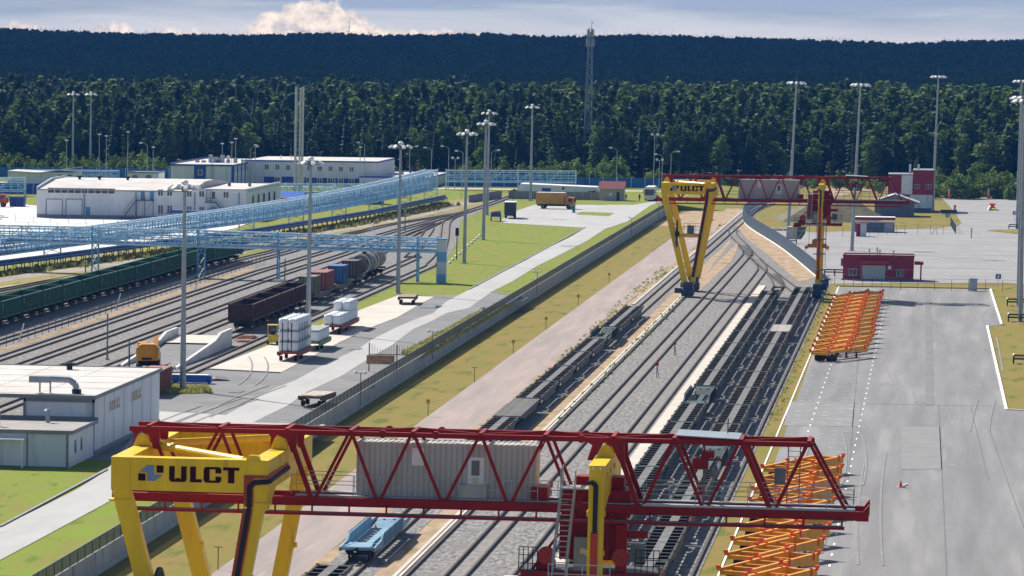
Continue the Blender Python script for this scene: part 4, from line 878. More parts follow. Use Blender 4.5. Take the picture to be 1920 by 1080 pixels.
facade_y(b, Wf, [(89,351.5,216,364.5)], mull=9, fw_=.16)
panels(b, Wf, [(161,388,169,407), (264,357,271.5,375.5), (281,357.5,288.5,376)], 'door', mat('door_blue', (.09,.22,.42), .5))
facade_y(b, Wf, [(296,355,306,368), (313,355,323.5,368), (350,357,360,369.5), (373,357.5,383.5,370), (418.5,359,429,372), (296,384,306.5,402), (313,384.5,323.5,402.5), (350,386,360,403), (373,387,383.5,396)], mull=1, fw_=.1)
facade_y(b, Wf, [(396.5,358,404.5,374)], 'glazed_door')
m = MB(); pl = onY(257, 375, Wf); pr = onY(290, 375, Wf); x0, x1, zz = pl.x+188.4, pr.x+188.4, pl.z-LZ
m.box(x0, x1, -1.3, -.02, zz-.12, zz)
for x in (x0+.1, (x0+x1)/2, x1-.1): m.box(x-.07, x+.07, -1.3, -1.16, 0, zz); m.box(x-.03, x+.03, -1.3, -1.26, zz, zz+1)
m.box(x0, x1, -1.3, -1.25, zz+.95, zz+1); m.bar((x0, -1.0, zz), (x0-3.0, -1.0, 0.05), .9, .12); m.bar((x0, -1.3, zz+1), (x0-3.0, -1.3, 1.05), .05); m.bar(((x0+x1)/2, -1.25, 1.6), (x1, -1.25, zz), .06); m.build('outside_stair', mat('stair_blue_grey', (.07,.11,.17), .5), b)
m = MB(); pl = onY(386, 379, Wf); pr = onY(406, 379, Wf); x0, x1, zz = pl.x+188.4, pr.x+188.4, pl.z-LZ
m.box(x0, x1, -1.3, -.02, zz-.12, zz); m.bar((x1, -.8, zz), (x1+2.6, -.8, .8), .9, .12); m.bar((x1, -1.25, zz+1), (x1+2.6, -1.25, 1.8), .05)
for x in np.linspace(x0, x1, 6): m.box(x-.025, x+.025, -1.3, -1.25, zz, zz+1.05)
m.box(x0, x1, -1.3, -1.26, zz+1, zz+1.05)
for x in (x0+.1, x0+1.1): m.box(x-.05, x+.05, -.25, -.18, zz, 6.6)
for k_ in range(9): m.box(x0+.1, x0+1.1, -.24, -.2, zz+.3+k_*.35, zz+.35+k_*.35)
m.build('outside_stair', MATS['stair_blue_grey'], b)
pl = onY(399, 391, Wf); m = MB(); m.prism([(pl.x+188.4-1.1, pl.z-LZ-.35), (pl.x+188.4+1.1, pl.z-LZ-.35), (pl.x+188.4, pl.z-LZ+.4)], 'y', -1.4, -.02); m.build('porch_roof', MATS['door_blue'], b)
for k_ in range(5): box_part('slit_window', GLS, b, 45.205, 45.24, 9+k_*8, 11.5+k_*8, 2.9, 5.0)
box_part('side_window', GLS, b, 45.205, 45.25, 44, 48, 1.2, 2.6)
box_part('plinth', TRIM, b, .1, 45.1, -.12, .0, -.1, .75)
for px in (117, 155, 209): x = onY(px, 330, Wf).x+188.4; m = MB(); m.tube((x, 20, 7.5), (x, 20, 8.4), .3); m.tube((x, 20, 8.1), (x, 20, 8.4), .62); m.build('roof_vent', DRK, b)
for x in (37, 41.5): m = MB(); m.tube((x, 30, 6.2), (x, 30, 7.1), .35); m.build('roof_vent', DGAL, b)
# blue and white office
b = thing('office_building', 'L-shaped white office building with royal blue ground floor panels and roof units', 'building', (-176, 1164, LZ)); Of = 1164.0
Pz = lambda px, py, Y=Of: onY(px, py, Y)
xl_, xr_ = Pz(320,330).x+176, Pz(436,330).x+176; H_ = Pz(437,311).z-LZ
m = MB(); m.box(xl_, xr_, 0, 62, 0, H_); m.build('wall', CLAD, b)
m = MB(); m.box(xl_-.1, xr_+.1, -.1, 62, H_+.01, H_+.2); m.build('roof', ROOF, b)
m = MB(); m.box(xl_-.2, xr_+.2, -.22, -.12, H_-.12, H_+.32); m.box(xr_+.12, xr_+.22, -.2, 30, H_-.12, H_+.32); m.box(xl_-.22, xl_-.12, -.2, 62, H_-.12, H_+.6); m.build('roof_edge', DBLUE, b)
panels(b, Of, [(364,309,386,341)], 'blue_panel', DBLUE, .04); panels(b, Of, [(434,312,437,341)], 'blue_panel', DBLUE, .04)
o_ = b.location.copy(); facade_y(b, Of-.05, [(371,318,379.5,328.5)])
for k_ in range(13):
    y = 1.2+k_*2.2; box_part('pilaster', DBLUE if k_ % 3 == 0 else WHT, b, xr_+.005, xr_+.16, y, y+.55, .1, H_-.15)
    box_part('side_window', GLS, b, xr_+.005, xr_+.05, y+.8, y+1.9, 3.9, 5.2)
m = MB(); a = Pz(398,312); m.box(a.x+176-.3, a.x+176-.24, -.2, -.1, .5, H_+.8); m.box(a.x+176+.24, a.x+176+.3, -.2, -.1, .5, H_+.8)
for k_ in range(16): m.box(a.x+176-.3, a.x+176+.3, -.18, -.14, .6+k_*.4, .66+k_*.4)
m.build('wall_ladder', GAL, b)
for px, py, w_, h_ in ((395,303,1.0,2.1),(404,302,1.1,1.5),(411,303,.8,1.3),(417,301,1.1,2.0),(440,302,.5,1.3),(443,302,.5,1.3),(454,303,.4,1.0),(461,303,.4,1.0),(370,306,1.0,.7),(382,303,1.1,.6),(409,309,.9,.6),(428,305,.9,.9)):
    a = onY(px, py, 1185); m = MB(); m.box(a.x+176-w_/2, a.x+176+w_/2, 20.5, 21.5, H_+.15, H_+.15+h_); m.build('roof_unit', GAL, b)
a = onY(428, 293, 1185); m = MB(); m.tube((a.x+176, 20.9, H_+1.6), (a.x+176, 21.0, H_+1.6), .55, n=16); m.box(a.x+176-.06, a.x+176+.06, 21.0, 21.1, H_+.2, H_+1.5); m.build('satellite_dish', WHT, b)
Or = 1189.0; x2, x3 = onY(488,330,Or).x+176, onY(708,330,Or).x+176; H2 = onY(600,304,Or).z-LZ; m = MB(); m.box(xr_-1, x3, 25.02, 62.5, 0, H2); m.build('wing_wall', CLAD, b)
m = MB(); m.box(xr_-1, x3+.2, 24.9, 62.6, H2+.01, H2+.3); m.build('wing_roof', DBLUE, b)
m = MB(); m.box(xr_, x3-.2, 25.6, 62.5, H2+.31, H2+.38); m.build('wing_roof_deck', ROOF, b)
panels(b, Or, [(495,331,515,342), (528,331,554,342.5), (571,332.5,574,344), (585,333,594,344), (605,333.5,613,344.5), (625,334,626.5,344.5), (629,334,633,345), (645,334.5,674,346.5)], 'blue_panel', DBLUE, .04)
facade_y(b, Or, [(496,307.5,504.5,318), (516,308,524.5,318.5), (536,309,544.5,319.5), (576,310,584.5,320.5), (595,311,604,321), (615.5,311,624,321.5), (635,312,643.5,322), (655,312.5,663.5,322.5), (515.5,331.5,525.5,342), (575,332.5,584,343), (594.5,333.5,604,343.5), (614.5,333.5,624,344), (635,334,644,345)], mull=1)
facade_y(b, Or, [(654,335,664.5,347)], 'glazed_door', mull=1)
for px in (527, 546): a = onY(px, 300, 1200); m = MB(); m.tube((a.x+176, 36, H2+.3), (a.x+176, 36, H2+1.4), .12); m.build('vent_pipe', WHT, b)
# low annex
An = 1187.0; b = thing('flat_roofed_annex', 'low white flat-roofed annex with a dark vent stack right of the office', 'building', (-140, An, LZ)); x0, x1 = onY(674,340,An).x+140, onY(806,340,An).x+140; h_ = onY(740,333,An).z-LZ
m = MB(); m.box(x0, x1, 0, 48, 0, h_); m.build('wall', CLAD, b); m = MB(); m.box(x0-.1, x1+.1, -.1, 48, h_+.01, h_+.12); m.build('roof', ROOF, b)
m = MB(); m.box(x0-.2, x1+.2, -.2, -.11, h_-.1, h_+.3); m.box(x1+.11, x1+.2, -.1, 48, h_-.1, h_+.3); m.box(x0-.2, x1+.2, 48.01, 48.2, h_-.1, h_+.4); m.box(x0, x1, -.05, -.003, 0, .35); m.build('roof_edge', DBLUE, b)
for px, w_, hh, mm in ((738,.5,1.0,WHT),(752,1.2,.8,GAL),(769,.35,1.6,DRK),(783,.6,.5,GAL),(800,.3,.8,GAL)): a = onY(px, 330, An+22); m = MB(); m.box(a.x+140-w_/2, a.x+140+w_/2, 22, 22.8, h_+.1, h_+.1+hh); m.build('roof_unit', mm, b)
def simple_building(name, label, X0, X1, Y0, dep, z, h, wallm, roofm, edge=TRIM, cat='building'):
    b = thing(name, label, cat, ((X0+X1)/2, Y0, z)); w_ = (X1-X0)/2
    MB().box(-w_, w_, 0, dep, 0, h).build('wall', wallm, b); MB().box(-w_+.15, w_-.15, .15, dep-.15, h+.01, h+.08).build('roof', roofm, b)
    m = MB(); m.box(-w_-.08, w_+.08, -.1, .13, h-.1, h+.3); m.box(-w_-.08, w_+.08, dep-.13, dep+.1, h-.1, h+.3); m.box(-w_-.08, -w_+.13, .14, dep-.14, h-.1, h+.3); m.box(w_-.13, w_+.08, .14, dep-.14, h-.1, h+.3); m.build('parapet', edge, b); return b
b = simple_building('utility_building', 'small pale utility block with two round fans behind the warehouse roof', -207.5, -199.5, 1178, 10, LZ, 3.1, CLAD, ROOF)
for x in (-2.2, 1.4): m = MB(); m.tube((x, -.12, 1.9), (x, -.02, 1.9), .75, n=16); m.build('wall_fan', DGAL, b)
b = thing('arched_store', 'low pale store with a sagging roof behind the left blue truss', 'building', (-222, 1150, LZ)); m = MB(); m.box(-12, 5.2, 0, 12, 0, 3.8); m.build('wall', CLAD, b)
m = MB(); m.prism([(-12, 4.1), (-4, 3.7), (5.4, 5.1), (5.4, 4.85), (-4, 3.45), (-12, 3.85)], 'y', -.4, 12.4); m.build('roof', ROOF, b)
for x in (1.3, 3.6): box_part('window', GLS, b, x, x+1.2, -.05, -.003, 2.2, 3.2)
# small red brick-roofed gate house, long white tent, walls
b = thing('gate_house', 'small beige gate house with a dark red roof beside the road', 'building', (-76.8, 1110, LZ)); m = MB(); m.box(-2.9, 2.9, 0, 5, 0, 2.9); m.build('wall', mat('beige_render', (.42,.38,.33), .8, var=.06), b)
m = MB(); m.prism([(-.5, 2.85), (5.5, 2.85), (2.5, 4.6)], 'x', -3.2, 3.2); m.build('roof', mat('red_tiles', (.20,.035,.04), .7, var=.15, scale=2), b); box_part('door', mat('door_brown', (.07,.03,.03), .6), b, 1.2, 1.9, -.05, -.003, 0, 2.1); box_part('window', WHT, b, -.6, .1, -.05, -.003, 1.2, 1.9)
b = thing('storage_tent', 'long low white storage tent with a blue door end behind the yellow truck', 'building', (-92, 1138, LZ)); m = MB(); m.prism([(-10, 0), (-10, 2.0), (-9.4, 2.9), (9.4, 2.3), (10, 1.7), (10, 0)], 'y', 0, 9); m.build('cover', WHT, b)
box_part('door', DBLUE, b, -4.0, -1.8, -.06, -.004, .4, 1.9); box_part('emblem', DBLUE, b, 1.0, 1.6, -.05, -.004, 1.6, 2.2); box_part('door_panel', LINE, b, -6.9, -4.4, -.06, -.004, .3, 1.6)
w1 = thing('concrete_fence', 'low grey concrete panel fence between truck park and gate house', 'fence', (-88, 1113, LZ)); m = MB(); m.box(-14, 8.4, 0, .15, 0, 1.9); m.build('panel', mat('grey_concrete_panels', (.27,.26,.255), .9, var=.1, stretch=(.3,1,1)), w1); m = MB()
for i in range(12): m.box(-14+i*2, -13.85+i*2, -.05, .2, 0, 2.0)
m.build('post', CONC, w1)
w1 = thing('concrete_fence', 'short pale concrete fence panel at the end of the blue pipe gallery', 'fence', (-108.5, 1082, LZ)); m = MB(); m.bar((0,0,.9), (4.2, 38, .9), .15, 1.8); m.build('panel', MATS['grey_concrete_panels'], w1)
b = thing('blue_hut', 'small hut with a bright blue pitched metal roof', 'hut', (-147, 1042, LZ)); m = MB(); m.box(-4.2, 4.2, 0, 5, 0, 1.9); m.build('wall', DBLUE, b); m = MB(); m.prism([(-.4, 1.85), (5.4, 1.85), (2.5, 3.4)], 'x', -4.5, 4.5); m.build('roof', mat('blue_roof', (.03,.15,.55), .45, var=.06), b)
b = thing('orange_container', 'orange-red container store in front of the blue-roofed hut', 'container', (-147.3, 1028, LZ)); m = MB(); m.box(-5, 5, 0, 3, 0, 2.5)
for i in range(24): m.box(-4.9+i*.41, -4.75+i*.41, -.05, 0, .1, 2.4)
m.build('box', mat('container_orange', (.42,.07,.02), .6, var=.15), b)
b = thing('blue_shed', 'low deep blue shed behind the middle of the pipe gallery', 'shed', (-131, 1062, LZ)); m = MB(); m.box(-8, 4, 0, 6, 0, 2.6); m.build('wall', mat('shed_blue', (.02,.08,.22), .5), b); box_part('roof', mat('shed_roof', (.25,.3,.36), .6), b, -8.2, 4.2, -.2, 6.2, 2.62, 2.75)
b = thing('blue_canopy', 'blue canopy roof beside the warehouse stair', 'canopy', (-152, 935, LZ)); m = MB(); m.prism([(-4.6, 2.3), (-3, 2.95), (5.5, 2.8), (5.5, 2.3)], 'y', -1.4, 1.2); m.build('roof', mat('navy_sheet', (.02,.06,.25), .5), b); m = MB()
for x in (-4, 0, 5): m.box(x-.08, x+.08, -.5, -.3, 0, 2.35)
m.build('post', BLUE, b)
# ---- right side buildings
Y_ = 785.8
b = simple_building('red_shed', 'small crimson flat-roofed shed with a grey roller door beside the trailers', -14.95, -3.15, Y_, 6.6, 0, 4.05, CRIM, mat('roof_deck', (.42,.40,.39), .8), CRIM)
panels(b, Y_, [(1617,497,1659.5,523.5)], 'roller_door', mat('roller_door_grey', (.40,.44,.47), .5, var=.05, stretch=(1,1,10)), .06)
panels(b, Y_, [(1612.5,488.5,1667,495)], 'door_canopy', mat('canopy_red', (.42,.02,.03), .5), .9)
facade_y(b, Y_, [(1591.5,503.5,1606,517), (1681,505.5,1695,518.5)], frame=GAL, mull=1); panels(b, Y_, [(1665,498.5,1671,505)], 'wall_lamp', WHT, .2)
box_part('stripe', mat('pale_red_stripe', (.36,.06,.08), .5), b, -5.88, 5.88, -.02, -.002, 1.75, 2.05)
box_part('plinth', DGAL, b, -6.1, 6.0, -.5, -.03, -.05, .25); box_part('wall_unit', DGAL, b, -6.3, -5.91, 1.5, 2.5, 2.3, 3.6)
m = MB(); m.box(5.99, 7.5, .3, 3, 2.75, 3.25); m.box(7.0, 7.25, .5, .75, 0, 2.75); m.build('side_porch', CRIM, b)
m = MB(); m.box(-2.9, -2.84, -.14, -.08, .2, 3.0); m.box(3.9, 3.96, -.6, -.54, 0, 1.9); m.build('downpipe', GAL, b)
for x, z in ((-.3, 1.3), (.15, .9), (2.45, .8), (-1.6, 1.0)): m = MB(); m.tube((x, 2.5, 4.1), (x, 2.5, 4.1+z), .13); m.tube((x, 2.5, 4.1+z), (x, 2.5, 4.2+z), .2); m.build('roof_vent', GAL, b)
Y_ = 1107.0
b = thing('red_control_building', 'tall crimson control building with white base and a white panel near the forest', 'building', (-5.8, Y_, 0)); PX = lambda px, py: (onY(px, py, Y_).x+5.8, onY(px, py, Y_).z)
xa, xb, xc, xd = PX(1664,380)[0], PX(1689,380)[0], PX(1710,380)[0], PX(1749,380)[0]; zt, zl, zb = PX(1740,320)[1], PX(1690,328)[1], PX(1720,365)[1]
m = MB(); m.box(xa, xc, 0, 12, zb-.6, zl); m.box(xc+.01, xd, -.3, 12, zb, zt); m.build('upper_wall', CRIM, b)
m = MB(); m.box(xa+.1, xd-.1, .1, 11.9, 0, zb-.65); m.box(xb+2, xd-.1, -.2, .05, 0, zb-.02); m.build('base_wall', CLAD, b)
m = MB(); m.box(xb, xc-.02, -.12, -.01, zb+.05, zl-.05); m.build('white_panel', WHT, b); m = MB(); m.box(xb+1, xd-.3, -.5, -.22, 0, .9); m.build('plinth', mat('plinth_slate', (.10,.14,.2), .6), b)
m = MB(); m.box(xa-.1, xc, -.1, 12, zl+.01, zl+.2); m.box(xc, xd+.05, -.35, 12.1, zt+.01, zt+.15); m.build('roof', TRIM, b)
facade_y(b, Y_-.3, [(1715,345,1725,354), (1736,345,1746,354.5)], frame=GAL, mull=1); m = MB(); m.box(xa+.1, xa+2.5, -1.3, -1.2, 2.5, 3.5); m.box(xa+.1, xa+2.5, -1.3, 0, 2.4, 2.5); m.build('balcony', GAL, b)
for px in (1706, 1722): a = PX(px, 318); m = MB(); m.box(a[0]-.25, a[0]+.25, 5, 5.5, zl, zt+1.3); m.build('roof_vent', WHT, b)
Y_ = 1075.0; b = thing('gabled_pavilion', 'grey pavilion with a low pitched roof behind the far crane', 'building', (-9.2, Y_, 0)); m = MB(); m.box(-4.5, 4.5, 0, 9, 0, 3.1); m.build('wall', mat('slate_wall', (.16,.18,.22), .7), b); m = MB(); m.prism([(-5.4, 3.05), (5.4, 3.05), (0, 4.9)], 'y', -.4, 9.4); m.build('gable', mat('slate_wall', (.16,.18,.22), .7), b)
m = MB(); m.bar((-5.6, 4.5, 3.1), (0, 4.5, 5.05), 10.2, .16, up=(0,1,0)) if False else m.prism([(-5.7, 3.05), (0, 5.0), (5.7, 3.05), (5.7, 3.25), (0, 5.2), (-5.7, 3.25)], 'y', -.8, 9.8); m.build('roof', mat('grey_sheet_roof', (.40,.37,.37), .6), b)
Y_ = 985.0; b = thing('bus_shelter', 'grey open shelter with dark red fascia behind the crane spreader', 'shelter', (-12.6, Y_, 0)); m = MB(); m.box(-4.4, 4.4, 0, 5, 3.1, 3.2); m.build('roof', WHT, b); m = MB(); m.box(-4.45, 4.45, -.1, -.02, 2.6, 3.15); m.build('fascia', CRIM, b); m = MB(); m.box(-4.3, 4.3, .3, 4.8, 0, 2.1); m.build('wall', mat('shelter_slate', (.13,.17,.22), .6), b); box_part('ledge', LINE, b, -4.4, 4.4, .1, .28, 2.1, 2.25); box_part('door', GAL, b, 2.2, 4.1, .22, .28, 0, 2.0)
b = thing('red_kiosk', 'little kiosk with a red door and white side on the parking lot edge', 'kiosk', (-14.8, 962, 0)); m = MB(); m.box(-.2, 1.0, 0, 2, 0, 2.6); m.build('wall', CLAD, b); m = MB(); m.box(-1.05, -.2, 0, 2, 0, 2.6); m.build('door', CRIM, b); m = MB(); m.box(-1.2, 1.15, -.15, 2.1, 2.62, 2.75); m.build('roof', mat('canopy_red', (.42,.02,.03), .5), b)
# ---------------------------------------------------------------- floodlight masts
def mast(h, label, n_lamps=8, ring_r=1.5, upright=False):
    r = thing('floodlight_mast', label, 'light mast', (0,0,0), 0, 'floodlight masts'); m = MB()
    m.tube((0,0,0), (0,0,h-.6), .36, .17, n=12); m.build('pole', GAL, r); m = MB(); m.box(-.5, .5, -.5, .5, 0, .12); m.build('base_plate', CONC, r)
    m = MB(); m.tube((0,0,h-.9), (0,0,h-.3), .35, .4, n=12); n = 16
    for k_ in range(n): a, b_ = 2*PI*k_/n, 2*PI*(k_+1)/n; m.bar((ring_r*math.cos(a), ring_r*math.sin(a), h-.6), (ring_r*math.cos(b_), ring_r*math.sin(b_), h-.6), .09)
    for k_ in range(4): a = PI/4+PI/2*k_; m.bar((0,0,h-.55), (ring_r*math.cos(a), ring_r*math.sin(a), h-.6), .09)
    if upright: m.tube((0,0,h-.3), (0,0,h+2.2), .03, n=5)
    cr = m.build('crown_ring', DGAL, r)
    for k_ in range(n_lamps):
        a = 2*PI*(k_+.5)/n_lamps; c_ = Vector((ring_r*math.cos(a), ring_r*math.sin(a), h-.42)); d = Vector((math.cos(a), math.sin(a), -.55)); m = MB()
        m.bar(c_-d*.1+Vector((0,0,.1)), c_+d*.52+Vector((0,0,.1)), .42, .3); m.build('floodlight', WHT, cr)
    if not upright: m = MB(); m.ball((0,0,h+.1), .42, .42, .3); m.build('top_lamp', WHT, cr)
    return r
ml_, mr_ = mast(22.7, 'x', 7, 1.3), mast(32.2, 'x', 10, 1.45, True)
Lm = [(-80.8,495,'nearest grey floodlight mast on the left, standing beside the red container'), (-81.0,598.7,'grey floodlight mast rising behind the strapped bag stack'), (-80.0,692.9,'grey floodlight mast at the corner of the pale concrete pad'), (-79.8,790.2,'grey floodlight mast on the green verge, in front of the paired masts'), (-85.6,883.2,'front one of the two close-set grey floodlight masts'), (-97.0,1008.3,'rear one of the two close-set grey floodlight masts'), (-95.6,1101.6,'grey floodlight mast behind the yellow truck'), (-235.9,1250,'taller-looking of two grey floodlight masts in front of the left forest edge'), (-231.3,1252,'grey floodlight mast behind the warehouse, right one of the left pair')]
for i, (x, y, l) in enumerate(Lm):
    o = ml_ if i == 0 else dup(ml_); o.location = (x, y, LZ); o['label'] = l; o.rotation_euler = (random.uniform(-.004,.004), random.uniform(-.006,.004), i)
Rm = [(-28.7,925.2,'tall grey floodlight mast left of the far crane right leg'), (-15.45,894.5,'tall grey floodlight mast behind the small crimson shed'), (-.5,1116.4,'tall grey floodlight mast against the crimson control building'), (17.65,1012.2,'tall grey floodlight mast on the grass island at the right edge'), (12.8,677,'tall grey floodlight mast on dry grass at the right edge, nearest of all right masts'), (13.2,717.5,'tall grey floodlight mast close behind the nearest right one')]
for i, (x, y, l) in enumerate(Rm):
    o = mr_ if i == 0 else dup(mr_); o.location = (x, y, 0); o['label'] = l; o.rotation_euler = (0, .022, i*.7)
def guard(label):
    r = thing('crash_barrier', label, 'barrier', (0,0,0), 0, 'crash barriers round mast feet'); m = MB()
    for z in (.55, .95): m.box(-1.7, 1.7, -1.06, -.98, z, z+.12); m.box(-1.7, 1.7, .98, 1.06, z, z+.12); m.box(-1.74, -1.66, -1, 1, z, z+.12); m.box(1.66, 1.74, -1, 1, z, z+.12)
    m.build('rail', DRK, r); m = MB()
    for x in (-1.7, 0, 1.7):
        for y in (-1.1, 1.1): m.box(x-.08, x+.08, y-.06, y+.06, 0, 1.12)
    m.build('post', DRK, r); m = MB(); m.box(-1.8, -1.66, -1.1, 1.1, .95, 1.2); m.build('pale_end', LINE, r); return r
gb_ = guard('x')
for i, (x, y, l) in enumerate([(12.8,677,'dark crash barrier round the nearest right mast foot'), (13.2,717.5,'dark crash barrier round the second right mast foot'), (12.2,588,'dark crash barrier alone on the dry grass at the right edge'), (17.6,1012.2,'dark crash barrier on the grass island'), (-28.6,923,'dark crash barrier at the mast behind the palisade fence'), (-16.6,800,'dark crash barrier left of the crimson shed')]):
    o = gb_ if i == 0 else dup(gb_); o.location = (x, y, 0); o['label'] = l
# street lamps along the forest road
def lamp(h, kind, label):
    r = thing('street_lamp', label, 'street lamp', (0,0,0), 0, 'street lamps before the forest'); m = MB(); m.tube((0,0,0), (0,0,h-.5), .11, .07, n=8)
    s_ = -1 if kind == 'l' else 1
    if kind == 'd': m.box(-.7, .7, -.04, .04, h-.6, h-.52)
    elif kind != 's': m.bar((0,0,h-.6), (s_*.7, 0, h-.15), .08); m.bar((s_*.68,0,h-.16), (s_*1.6, 0, h), .07)
    m.build('pole', GAL, r); heads = {'l': [-1.75], 'r': [1.75], 'd': [-.7, .7], 's': [0]}[kind]
    for x in heads: m = MB(); m.box(x-.4, x+.4, -.2, .2, h-.2, h+.12) if kind != 'd' else m.box(x-.3, x+.3, -.25, .25, h-.55, h-.05); m.build('lamp_head', WHT, r)
    return r
lampdef = [(125,263,'s'),(197,255,'s'),(275,268,'l'),(285,276,'s'),(417,269,'s'),(434,267,'s'),(440,260,'s'),(470,274,'r'),(478,272,'s'),(674,276,'s'),(684,267,'l'),(768,274,'r'),(808,277,'l'),(842,274,'l'),(867,283,'l'),(853,294,'d'),(922,281,'r'),(1157,277,'l'),(1237,297,'d'),(1242,289,'l'),(1258,284,'r'),(1227,250,'d'),(240,247,'s'),(185,252,'s')]
protos = {}
for i, (px, py, kd) in enumerate(sorted(lampdef)):
    a = onY(px, py, 1180); h = a.z-LZ
    o = lamp(h, kd, 'x'); o.location = (a.x, 1180+(i % 3), LZ)
    form = {'s': 'plain single-headed', 'l': 'left-armed', 'r': 'right-armed', 'd': 'twin-headed'}[kd]
    o['label'] = '%s grey street lamp before the forest, %s of the row from the left' % (form, ORD[i+1])
# ---------------------------------------------------------------- chimney stacks and tower
b = thing('chimney_stack', 'pair of slim pale chimney flues tied to a lattice frame beside the office', 'chimney', (-157, 1138, LZ)); H_ = 26.3
for i, x in enumerate((-1.0, .15, .85)): m = MB(); m.tube((x, 0, 0), (x, 0, H_-(i == 1)*.3), .25 if i != 1 else .2, n=12); m.build('flue', mat('flue_steel', (.50,.50,.50), .5, .2, var=.1), b)
m = MB(); n = 22
for k_ in range(n):
    z = k_*H_*.98/n; z2 = (k_+1)*H_*.98/n; m.box(-1.0, .9, .35, .42, z, z+.08); m.bar((-.6, .38, z), (.4, .38, z2), .07) if k_ % 2 else m.bar((.4, .38, z), (-.6, .38, z2), .07)
for x in (-.65, .45): m.box(x-.06, x+.06, .33, .45, 0, H_-.6)
m.build('lattice', GAL, b)
b = thing('telecom_tower', 'tall lattice telecom tower with antennas rising over the forest', 'tower', (-96.2, 1288, 1)); H_ = 43; m = MB(); w0, w1_ = 2.3, .8
cor = lambda z, k_: Vector(((w0+(w1_-w0)*min(1, z/36))*(1 if k_ in (1,2) else -1)*.5*1.15, (w0+(w1_-w0)*min(1, z/36))*(1 if k_ in (2,3) else -1)*.5*1.15, z))
for k_ in range(4): m.bar(cor(0,k_), cor(42,k_), .2)
for s_ in range(14):
    z0_, z1_ = s_*3, s_*3+3
    for k_ in range(4): m.bar(cor(z0_,k_), cor(z1_,(k_+1) % 4), .11); m.bar(cor(z1_,k_), cor(z0_,(k_+1) % 4), .11); m.bar(cor(z1_,k_), cor(z1_,(k_+1) % 4), .09)
m.build('lattice', mat('tower_grey', (.22,.25,.3), .5, .3), b); m = MB(); m.tube((-.9,-.6,0), (-.55,-.4,36), .2, n=6); m.build('cable_run', DGAL, b)
for z, rr in ((40.6, 1.0), (38.0, 1.1)):
    for k_ in range(6): a = 2*PI*k_/6+.3; m = MB(); m.box(-.11, .11, -.08, .08, -1.1, 1.1); o = m.build('antenna', GAL, b, (rr*math.cos(a), rr*math.sin(a), z)); o.rotation_euler = (0,0,a+PI/2)
m = MB(); m.tube((0,0,38), (.3,0,44.2), .06); m.ball((.5,0,43.5), .16); m.build('top_mast', GAL, b)
b = thing('distant_mast', 'thin radio mast far away on the skyline', 'mast', (-636.8, 5000, 15)); m = MB(); m.tube((0,0,0), (0,0,41.6), .5, .3, n=6); m.build('pole', DGAL, b)
